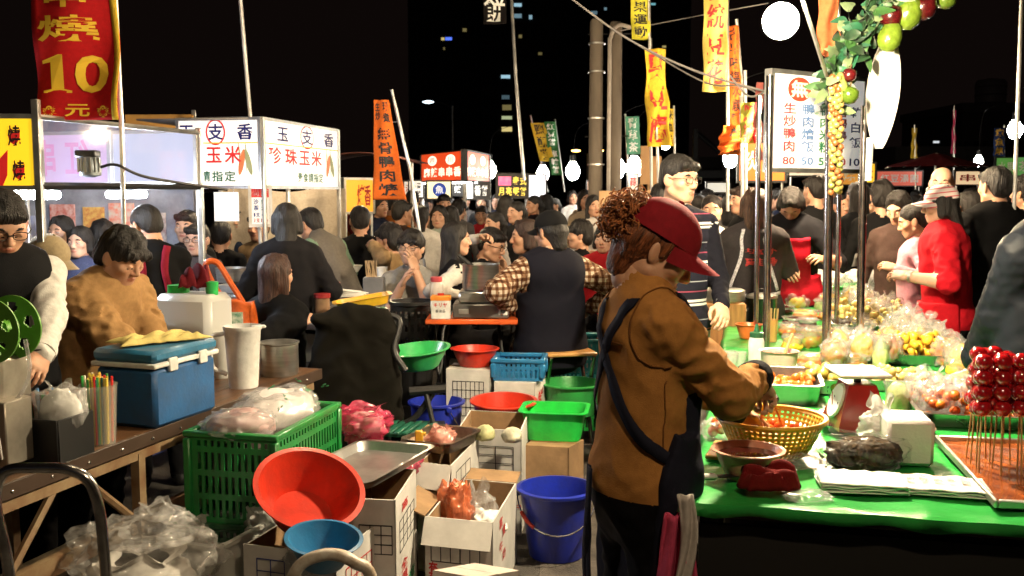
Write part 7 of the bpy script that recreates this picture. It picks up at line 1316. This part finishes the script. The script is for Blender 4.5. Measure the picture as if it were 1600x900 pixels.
# folded collar
a_, e_, w_, hd = inf['r']; Hd = Vector(hd).normalized(); wq = Vector(w_)
mo = o.matrix_basis; hand_w = Matrix.Translation(WP) @ Matrix.Rotation(R(WY), 4, 'Z') @ (wq + Hd * .09)
MB().ring([(.0115, -.006), (.0155, -.006), (.0155, .006), (.0115, .006)], 16, mx=Matrix.Translation(wq + Hd * .1 + Vector((.02, 0, .012))) @ Hd.to_track_quat('Z', 'Y').to_matrix().to_4x4()).obj('ring', mat('dark_ring', (.1, .1, .11), r=.3, m=.8), o)
tg = root('tongs', 'thin steel tongs held down into the yellow colander', 'tongs', hand_w); tgt = cl_ + Vector((-.0, -.02, .075)) - hand_w
for s_ in (-1, 1): MB().tube(bez([(0, 0, .03), tuple(tgt * .35 + Vector((s_ * .022, 0, 0))), tuple(tgt * .8 + Vector((s_ * .03, 0, 0))), tuple(tgt + Vector((s_ * .014, 0, 0)))], 6), .0042, 6, 0, .4).obj('prong', mat('brass_steel', (.6, .42, .2), r=.25, m=1), tg)
# --- man with glasses and striped shirt
def stripes(name, base, spec_):
    x = cloth(name, base); N = x.node_tree.nodes; L = x.node_tree.links; p = N['Principled BSDF']; tc = next(t for t in N if t.type == 'TEX_COORD'); sp_ = N.new('ShaderNodeSeparateXYZ'); L.new(tc.outputs['Object'], sp_.inputs[0]); rp = N.new('ShaderNodeValToRGB'); rp.color_ramp.interpolation = 'CONSTANT'; e = rp.color_ramp.elements
    m_ = N.new('ShaderNodeMath'); m_.operation = 'WRAP'; m_.inputs[1].default_value = spec_[0]; m_.inputs[2].default_value = 0; L.new(sp_.outputs[2], m_.inputs[0]); dv_ = N.new('ShaderNodeMath'); dv_.operation = 'DIVIDE'; dv_.inputs[1].default_value = spec_[0]; L.new(m_.outputs[0], dv_.inputs[0]); L.new(dv_.outputs[0], rp.inputs[0])
    e[0].position = 0; e[0].color = (*base, 1); e[1].position = spec_[1][0][0]; e[1].color = (*spec_[1][0][1], 1)
    for q, c in spec_[1][1:]: k = e.new(q); k.color = (*c, 1)
    L.new(rp.outputs[0], p.inputs['Base Color']); return x
NV = (.014, .014, .024); STR = stripes('striped_jersey', NV, (.2, [(.06, (.6, .58, .56)), (.12, NV), (.16, (.6, .58, .56)), (.22, NV), (.42, (.25, .05, .09)), (.45, NV), (.68, (.3, .3, .34)), (.71, NV)]))
o, inf = put('man with glasses in a navy striped shirt beside the fruit table', 1064, 243, 5.2, -163, None, topmat=STR, two=NV, bottom=(.28, .26, .22), sleeve='two', hairs='short', spec=True, face='md', hy=.42, hp=.1, lh=(1128, 478, 4.95, 0), skin=1, h=.011, thick=.008, fat=.95, fh=.0034)
a_, e_, w_, hd = inf['l']; fr = Vector(w_ - e_).normalized(); MB().ring([(.031, -.012), (.036, -.012), (.036, .012), (.031, .012)], 18, mx=Matrix.Translation(Vector(w_) - fr * .02) @ fr.to_track_quat('Z', 'Y').to_matrix().to_4x4()).obj('wristwatch', ALU, o)
MB().ring([(.062, 0), (.07, -.012), (.074, .0), (.066, .012)], 26, mx=Matrix.Translation(Vector(inf['nb']) + Vector((0, .0, -.01))) @ Euler((-.2, 0, 0)).to_matrix().to_4x4()).obj('collar', cloth('navy_collar', NV), o, smooth=180)
# --- left side people
o, inf = put('man in black vest and white shirt sleeves at the sealing machine', 6, 300, 3.75, -140, (.58, .56, .53), hairs='short', spec=True, face='md', hp=.5, lean=.12, lh=(62, 573, 3.45, 0), rh=(-40, 580, 3.5, 0), thick=.02, h=.01, lel=(-.8, -.3, -.5), wr=.006)
bib(o, inf['kw'], cloth('black_vest', (.007, .007, .008)), 'vest', back=True, grow=.012, z0=-.1, z1=.64, hx=.165)
a_, e_, w_, hd = inf['l']; fr = Vector(w_ - e_).normalized(); q = fr.to_track_quat('Z', 'Y').to_matrix().to_4x4(); MB().lathe([(.052, -.05), (.055, -.03), (.05, -.004), (.036, .0)], 20, mx=Matrix.Translation(Vector(w_)) @ q).obj('shirt_cuff', cloth('white_cuff', (.6, .58, .55)), o, smooth=60); MB().ring([(.03, .0), (.036, .0), (.036, .02), (.03, .02)], 18, mx=Matrix.Translation(Vector(w_)) @ q).obj('wristwatch', BLACKP, o)
o, inf = put('person in tan wool coat looking down behind the blue cool box', 196, 356, 4.15, -112, (.30, .17, .07), H=1.6, lean=.36, hp=.5, hairs='mop', face='md', rh=(255, 590, 3.95, 0), lh=(270, 590, 4.15, 0), thick=.032, h=.011, wr=.012, fat=1.1, collar=.045, skin=2, coat=.15, hem=-.2)
put('man in khaki cap stooping behind the man in the vest', 80, 366, 4.75, -105, (.03, .03, .035), H=1.55, lean=.42, hp=.4, hairs='undercap', capc=(.32, .25, .15), face='md', thick=.02)
kw4 = dict(H=1.74, lean=.36, hp=.45, hy=.5, face='md', lh=None, rh=None, thick=.014, h=.012)
o, inf = put('stall worker in black with dark red apron straps behind the clear screen', 226, 318, 5.55, 28, (.008, .008, .009), hairs='crop', lean=.34, hp=.4, hy=.5, face='md', lh=(205, 500, 5.9, 0), rh=(285, 520, 5.8, 0), thick=.014, h=.012)
bv = bvh(o.data); tp = inf['tp']; WINE = cloth('wine_apron', (.17, .008, .022))
for s_ in (-1, 1): strap(o, bv, [tp((s_ * .1, .08, .44)), tp((s_ * .085, -.02, .52)), tp((s_ * .06, -.12, .38)), tp((s_ * .09, -.13, .15)), tp((s_ * .12, -.1, .02))], .04, WINE)
bib(o, inf['kw'], WINE, y0=-.08, grow=.014, z0=-.5, z1=.1, hx=.2)
hm = Matrix.Translation(Vector(inf['hc'])) @ Matrix(inf['Hm'].tolist()).to_4x4(); b = MB().sph((0, .055, -.05), (.06, .05, .05), 0, 18, 12).obj('face_mask', PAPER, o); b.matrix_local = hm
a_, e_, w_, hd = inf['l']; V, F_, M_ = hand(.6); Fm = frame(hd, (-.5, .4, .8)); o_ = place('blue_glove', mkmesh('blue_glove', (V * [-1.08, 1.05, 1.12]) @ Fm.T + w_, F_[:, ::-1], None, 180), plastic('glove_blue', (.03, .2, .6)), o)
put('small girl in a dark cap seen through the clear stall screen', 122, 352, 6.75, 172, (.05, .06, .12), H=1.36, fem=True, hairs='bob', skin=1, sitting=True)
put('woman holding the small girl behind the clear stall screen', 92, 338, 6.9, 165, (.03, .04, .1), fem=True, hairs='long'); put('dark haired customer behind the stall worker', 160, 345, 7.0, 20, (.03, .03, .04), hairs='mop'); put('customer with pale face seen through the screen corner', 290, 330, 7.1, 175, (.03, .03, .03), hairs='short', skin=1); put('customer with glasses below the hanging white card', 306, 352, 6.9, 170, (.06, .05, .05), spec=True, hairs='short', skin=1)
put('dark clothed customer waiting beside the corn counter', 345, 348, 7.6, 10, (.008, .008, .01), hairs='short'); put('man in tan jacket half hidden behind the price board', 402, 335, 8.2, 165, (.22, .15, .08), hairs='short'); put('customer in navy jacket behind the hanging card', 376, 322, 8.6, 160, (.02, .03, .06), hairs='short', skin=1)
put('woman in charcoal hooded top with her back turned at the corn stall', 448, 318, 6.1, 8, (.022, .021, .026), two=(.3, .32, .36), fem=True, fat=1.12, hairs='bob', hood=True, thick=.02, lh=(-.2, .25, .95), rh=(.2, .25, .95), sleeve='long')
put('seated woman with long brown hair in a black jacket', 434, 396, 5.35, -32, (.007, .007, .008), H=1.55, sitting=True, fem=True, hairs='long', hairc=(.06, .022, .013), thick=.03, rh=(466, 505, 5.2, 0))
o, inf = put('man in grey vest and green sleeves bending at the corn stall', 480, 324, 7.3, 62, (.13, .115, .1), two=(.17, .27, .19), sleeve='two', H=1.76, lean=.5, hp=.3, hairs='short', face='md', thick=.02, lh=(470, 440, 7.2, 0), rh=(505, 430, 7.6, 0), collar=.05)
put('man in black with his back turned beside the tarp', 562, 322, 8.0, 12, (.007, .007, .008), hairs='short', fat=1.05)
put('seated man with glasses in a tan hooded jacket', 604, 350, 7.7, 72, (.36, .24, .12), sitting=True, H=1.6, hairs='mop', spec=True, hood=True, lh=(583, 385, 7.5, 0), thick=.02)
put('seated man in grey shirt laughing behind his hand', 641, 361, 6.85, 168, (.27, .26, .24), sitting=True, H=1.65, sleeve='half', hairs='mop', spec=True, face='ms', skin=1, lh=(650, 424, 6.64, 0), lel=(-.35, .25, -1), rh=(628, 445, 6.6, 0), curl=.35)
put('man in dark leather jacket behind the laughing man', 630, 314, 9.4, -50, (.045, .025, .018), hairs='short'); put('woman in white hooded top with tied hair', 657, 321, 8.9, 12, (.55, .52, .48), fem=True, hairs='tail', hood=True, thick=.02); put('woman in pale green with bright face under the red stall', 685, 320, 9.5, 172, (.36, .42, .36), fem=True, hairs='long', skin=1); put('dark haired woman in black beside the pale green woman', 706, 322, 9.8, -20, (.01, .01, .012), fem=True, hairs='long')
put('woman in dark vest and white sleeves shading her eyes', 716, 347, 6.7, -78, (.012, .011, .013), two=(.55, .52, .48), sleeve='two', sitting=True, H=1.62, fem=True, face='fs', hairs='long', lh=(752, 372, 6.85, 0), rh=(722, 462, 6.5, 0), skin=1)
put('man with glasses leaning over the pot', 772, 356, 7.15, -112, (.02, .02, .025), two=(.3, .29, .28), sleeve='two', sitting=True, H=1.66, hairs='short', spec=True, face='md', hp=.3, lean=.15, rh=(800, 430, 6.9, 0), lh=(790, 425, 7.2, 0))
put('person in dark brown hooded coat facing the pot', 818, 343, 7.0, 95, (.045, .026, .02), sitting=True, H=1.68, hairs='bob', hairc=(.045, .022, .017), thick=.035, hood=True, lh=(790, 440, 6.9, 0), lean=.2)
# man in the vest with plaid sleeves, back view
def plaid(name):
    x = cloth(name, (.5, .45, .38)); N = x.node_tree.nodes; L = x.node_tree.links; p = N['Principled BSDF']; tc = next(t for t in N if t.type == 'TEX_COORD'); prev = None
    for ax, c1, s_ in (('X', (.5, .45, .38), 28), ('Z', (.2, .1, .06), 26), ('Y', (.12, .06, .04), 30)):
        w_ = N.new('ShaderNodeTexWave'); w_.bands_direction = ax; w_.inputs['Scale'].default_value = s_ / 6.28 * 1.9; L.new(tc.outputs['Object'], w_.inputs['Vector']); rp = N.new('ShaderNodeValToRGB'); rp.color_ramp.elements[0].position = .55; rp.color_ramp.elements[1].position = .62; rp.color_ramp.elements[0].color = (1, 1, 1, 1); rp.color_ramp.elements[1].color = (.4, .27, .2, 1); L.new(w_.outputs['Fac'], rp.inputs[0])
        mx = N.new('ShaderNodeMix'); mx.data_type = 'RGBA'; mx.blend_type = 'MULTIPLY'; mx.inputs[0].default_value = 1
        if prev is None: mx.inputs[6].default_value = (.48, .41, .33, 1)
        else: L.new(prev, mx.inputs[6])
        L.new(rp.outputs[0], mx.inputs[7]); prev = mx.outputs[2]
    L.new(prev, p.inputs['Base Color']); return x
o, inf = put('man in dark cap and navy vest with plaid sleeves seated at the cooker', 858, 332, 5.95, 22, None, topmat=plaid('plaid_sleeves'), sitting=True, H=1.7, fat=1.1, hairs='undercap', capc=(.012, .012, .014), hy=.35, hp=.15, lh=(795, 478, 5.85, 0), rh=(925, 480, 6.1, 0), thick=.022, h=.011, wr=.008, lel=(-.8, -.5, -.3), rel=(.8, -.5, -.3), bottom=(.012, .012, .014))
bib(o, inf['kw'], cloth('navy_vest', (.007, .007, .013)), 'vest', back=True, grow=.014, z0=-.12, z1=.64, hx=.18)
MB().ring([(.07, -.02), (.082, -.026), (.088, .0), (.078, .028), (.068, .024)], 26, mx=Matrix.Translation(Vector(inf['nb']) + Vector((0, -.012, .0)))).obj('collar', cloth('pale_teal_collar', (.4, .55, .52)), o, smooth=180)
put('man in black facing left behind the vest man', 903, 345, 8.4, 85, (.01, .01, .012), sitting=True, hairs='mop', H=1.66); put('small child in red coat beside the plywood board', 944, 350, 7.4, 160, (.5, .02, .03), H=1.36, sitting=True, fem=True, hairs='bob', skin=1, thick=.02)
put('man in blue grey jacket serving at the red stall', 580, 324, 11.0, 40, (.03, .03, .04), hairs='short'); put('worker in slate jacket bending under the red stall', 787, 318, 10.6, 65, (.06, .08, .12), lean=.4, hairs='short'); put('seller in red apron under the red stall', 752, 322, 12.2, 175, (.55, .03, .04), hairs='short', skin=1); put('woman in red top below the black sign', 806, 315, 11.4, 20, (.4, .02, .03), fem=True, hairs='long'); put('woman with tied hair beside the glowing white panel', 832, 305, 11.8, 120, (.03, .02, .03), fem=True, hairs='tail'); put('person in red jacket far down the aisle', 946, 300, 13.5, 165, (.5, .03, .03), hairs='short'); put('worker with red cap strap lit in the stall', 770, 330, 9.4, 120, (.5, .45, .42), fem=True, hairs='tail', skin=1)
# --- right side people
o, inf = put('young woman in white top and grey cardigan', 1112, 304, 7.4, 168, (.62, .6, .56), two=(.2, .2, .2), sleeve='two', fem=True, hairs='tail', skin=1)
put('man in black leaning behind the steel poles', 1157, 292, 8.4, 100, (.01, .01, .011), hairs='short', hairc=(.05, .025, .02)); put('dark haired woman behind the glasses man', 1032, 285, 7.2, 20, (.015, .014, .016), fem=True, hairs='bob')
o, inf = put('woman in black apron with white dotted ribbons seen from behind', 1180, 294, 6.5, -12, (.035, .03, .032), fem=True, fat=1.15, sleeve='short', hairs='bob', hairc=(.09, .04, .02), lh=(1150, 420, 6.8, 0), rh=(1215, 430, 6.8, 0), thick=.015)
bv = bvh(o.data); tp = inf['tp']; DOT = mat('dotted_ribbon', (.7, .68, .72), r=.7, var=.9, vs=160, col2=(.03, .03, .1))
strap(o, bv, [tp((-.06, -.06, .5)), tp((-.085, -.13, .35)), tp((-.15, -.08, .12))], .022, DOT, 'dotted_ribbon'); strap(o, bv, [tp((.05, -.06, .5)), tp((.085, -.13, .35)), tp((.15, -.08, .12))], .022, DOT, 'dotted_ribbon'); strap(o, bv, [tp((-.16, -.05, .1)), tp((0, -.15, .08)), tp((.16, -.05, .1))], .022, DOT, 'dotted_ribbon')
for x, l_ in ((-.03, .22), (.02, .17)): MB().grid(lambda u, v: tuple(Vector(tp((x + (u - .5) * .03 + .02 * math.sin(v * 4), -.165 - .01 * v, .09 - v * l_)))), 2, 10).obj('ribbon_tail', DOT, o, smooth=180, solid=.003)
letters([('塩水', 0, .38, .16, .05), ('雞排', .0, .31, .16, .05)], INK_R, o, f=lambda x, z, y: (lambda c: tuple(c[0] + c[1] * .006))(bv.find_nearest(Vector(tp((x, -.2, z)))))) if True else None
kwf = dict(fem=True, fat=1.12, lean=.34, hp=.95, sleeve='short', thick=.012)
o, inf = put('woman in red apron with a flamingo leaning over the food', 1236, 289, 6.9, 160, (.02, .02, .025), hairs='bob', lh=(1285, 405, 6.7, 0), rh=(1230, 420, 6.6, 0), **kwf)
bw = bib(o, inf['kw'], cloth('apron_red', (.55, .012, .03)), y0=.02, z0=-.35, z1=.44, hx=.17)
tp = inf['tp']; fl_ = MB(); FP = mat('flamingo_white', (.75, .7, .68), r=.7, var=0); bva = bvh(bw.data)
onap = lambda x, z: (lambda c: c[0] + c[1] * .004)(bva.find_nearest(Vector(tp((x, .2, z)))))
fl_.tube([onap(.02 + .02 * math.sin(t * 6), .36 - .1 * t) for t in [i / 8 for i in range(9)]], .005, 6).sph(tuple(onap(.02, .245)), (.025, .006, .018)).tube([onap(.02, .24), onap(.018, .16)], .003, 5); fl_.obj('flamingo_print', FP, o)
put('man in dark jacket behind the menu board', 1272, 274, 8.3, 20, (.02, .02, .022), hairs='short'); put('dark clothed woman behind the fruit string', 1338, 285, 8.6, 30, (.012, .012, .014), fem=True, hairs='long'); put('person in black beside the steel pole', 1378, 282, 7.9, -10, (.01, .01, .011), hairs='mop')
put('woman looking down beside the red dressed seller', 1404, 298, 6.9, 150, (.05, .03, .025), fem=True, hairs='bob', hp=.45, hy=-.3, face='fd', skin=1); put('girl in pink top choosing fruit', 1424, 318, 6.5, 70, (.65, .3, .38), fem=True, H=1.52, hairs='tail', hp=.3, lh=(1400, 420, 6.3, 0))
PKW = dict(fem=True, fat=1.2, lean=.08, hp=.12, thick=.015, h=.011, sleeve='half', wr=.008)
o, inf = put('seller in red with pink striped sun visor at the fruit table', 1466, 288, 5.9, 68, (.5, .008, .018), hairs='bob', capc=(.7, .3, .28), H=1.64, lh=(1418, 432, 5.75, 0), rh=(1425, 430, 6.1, 0), skin=1, cap_rot=0, lel=(-.6, -.6, -.5), **PKW)
cm_ = stripes('striped_visor', (.72, .6, .58), (.028, [(.5, (.6, .1, .12)), (.75, (.72, .6, .58))])); [setattr(c.material_slots[0], 'material', cm_) for c in o.children if c.name.startswith('cap')]
RA = cloth('apron_crimson', (.42, .006, .014));
bib(o, inf['kw'], RA, y0=-.06, grow=.012, z0=-.46, z1=.1, hx=.2)
a_, e_, w_, hd = inf['l']; fr = Vector(w_ - e_).normalized(); MB().ring([(.028, -.008), (.034, -.008), (.034, .008), (.028, .008)], 18, mx=Matrix.Translation(Vector(w_) - fr * .02) @ fr.to_track_quat('Z', 'Y').to_matrix().to_4x4()).obj('wristwatch', ALU, o)
put('balding man in dark jacket behind the red dressed seller', 1472, 262, 7.4, 150, (.02, .018, .018), hairs='bald', hairc=(.03, .025, .022), skin=1); put('tall man in black with his back turned at the right', 1553, 262, 6.3, 15, (.006, .006, .007), hairs='short', fat=1.15, thick=.03); put('person in dark clothes between the tall man and the edge', 1600, 275, 7.2, 30, (.01, .008, .008), hairs='mop'); put('dark clothed customer behind the visor seller', 1510, 300, 7.0, 20, (.008, .008, .009), hairs='short')
o, inf = put('person in shiny dark blue jacket with fur collar at the right edge', 1640, 262, 4.05, 32, None, topmat=mat('blue_nylon', (.003, .006, .012), r=.62, var=.2, vs=9, bump=.2, bs=14, spec=.25), hairs='short', thick=.045, fat=1.2, h=.012, wr=.006, lh=(1530, 560, 4.2, 0), coat=.1, hem=-.16)
FUR = mat('fur_tan', (.4, .22, .09), r=.9, var=.5, vs=60, bump=1, bs=120); fu = MB(); g = np.random.default_rng(8); nb = Vector(inf['nb'])
for i in range(700):
    a_ = g.uniform(0, 6.28); t_ = g.uniform(-.4, 1.4); d = Vector((math.cos(a_), math.sin(a_), 0)); c = nb + d * (.1 + .03 * math.sin(t_ * 3)) + Vector((0, -.02, -.03 + .06 * t_)); e_ = c + (d + Vector(g.normal(0, .5, 3))).normalized() * g.uniform(.015, .032); sd_ = Vector((-d.y, d.x, 0)) * .003; fu.add([c - sd_, c + sd_, e_], [[0, 1, 2]])
fu.ring([(.07, -.03), (.115, -.025), (.12, .04), (.07, .05)], 24, c=tuple(nb + Vector((0, -.02, 0)))); fo = fu.obj('fur_collar', FUR, o, smooth=180); fo['kind'] = 'stuff'
# --- crowd down the aisle, behind the named people
marks = [(540, 'the orange flag'), (620, 'the laughing man'), (690, 'the red stall'), (790, 'the black sign'), (860, 'the small flags'), (920, 'the concrete posts'), (1000, 'the plywood board'), (1100, 'the grey cardigan woman'), (1180, 'the dotted apron woman'), (1260, 'the menu board'), (1340, 'the fruit string'), (1420, 'the parasol'), (1520, 'the tall man'), (1600, 'the right edge')]
cn_ = {'black': (.009, .009, .01), 'charcoal': (.03, .03, .032), 'dark brown': (.05, .03, .02), 'navy': (.015, .02, .045), 'grey': (.14, .13, .13), 'wine red': (.2, .015, .02), 'beige': (.36, .28, .19), 'white': (.5, .47, .44), 'olive': (.08, .08, .04), 'orange': (.5, .16, .03)}
kinds = [dict(), dict(fem=True), dict(lh=(-.15, .3, 1.0)), dict(fem=True, rh=(.15, .3, 1.0)), dict(hp=.35)]; used = set(); g = np.random.default_rng(21); n = 0; cols = list(cn_)
HW = {'short': 'short haired', 'mop': 'shaggy haired', 'crop': 'crop haired', 'long': 'long haired', 'bob': 'bob haired', 'tail': 'pony tailed'}
for u in list(np.linspace(545, 1000, 22)) + list(np.linspace(1010, 1598, 30)):
    for lay in range(2):
        Y = (10.5, 14.5)[lay] + g.uniform(-1.2, 1.8); uu = u + g.uniform(-9, 9); v = 301 + g.uniform(-3, 16) * (1 if uu < 1000 else .8) - (8 if uu > 1150 else 0); k = kinds[int(g.integers(0, 5))]; hr_ = (('long', 'bob', 'tail') if k.get('fem') else ('short', 'mop', 'crop'))[int(g.integers(0, 3))]; c = cols[int(g.choice(10, p=(.13, .12, .1, .1, .13, .09, .12, .11, .06, .04)))]; fc_ = g.random() < .62; yw = float(g.choice([165, 195, 130, 230]) if fc_ else g.choice([0, 20, -25, 60, -70])); mk = min(marks, key=lambda m_: abs(m_[0] - uu))[1]
        lb = '%s passer-by in %s %s %s, %s' % (HW[hr_], c, 'near' if lay == 0 else 'far behind', mk, {0: 'from behind', 20: 'back half turned', -25: 'back slightly turned', 60: 'walking left', -70: 'walking right', 165: 'facing forward', 195: 'face to the camera', 130: 'face turned left', 230: 'face turned right'}[int(yw)])
        if lb in used or (uu < 1000 and g.random() < (.5 if lay == 0 else .2)): continue
        used.add(lb); p = at(uu, v, Y); Hq = round(p.z / .06) * .06; sitd = False
        person(lb, (p.x, p.y, 0), yw, cn_[c], hairs=hr_, skin=int(g.integers(0, 2)), group='passers-by in the market', H=max(1.44, min(1.74, Hq)), h=.018, face='f' if k.get('fem') else 'm', hh=.0055, fh=.005, **k); n += 1
bpy.data.objects.remove(_fo)
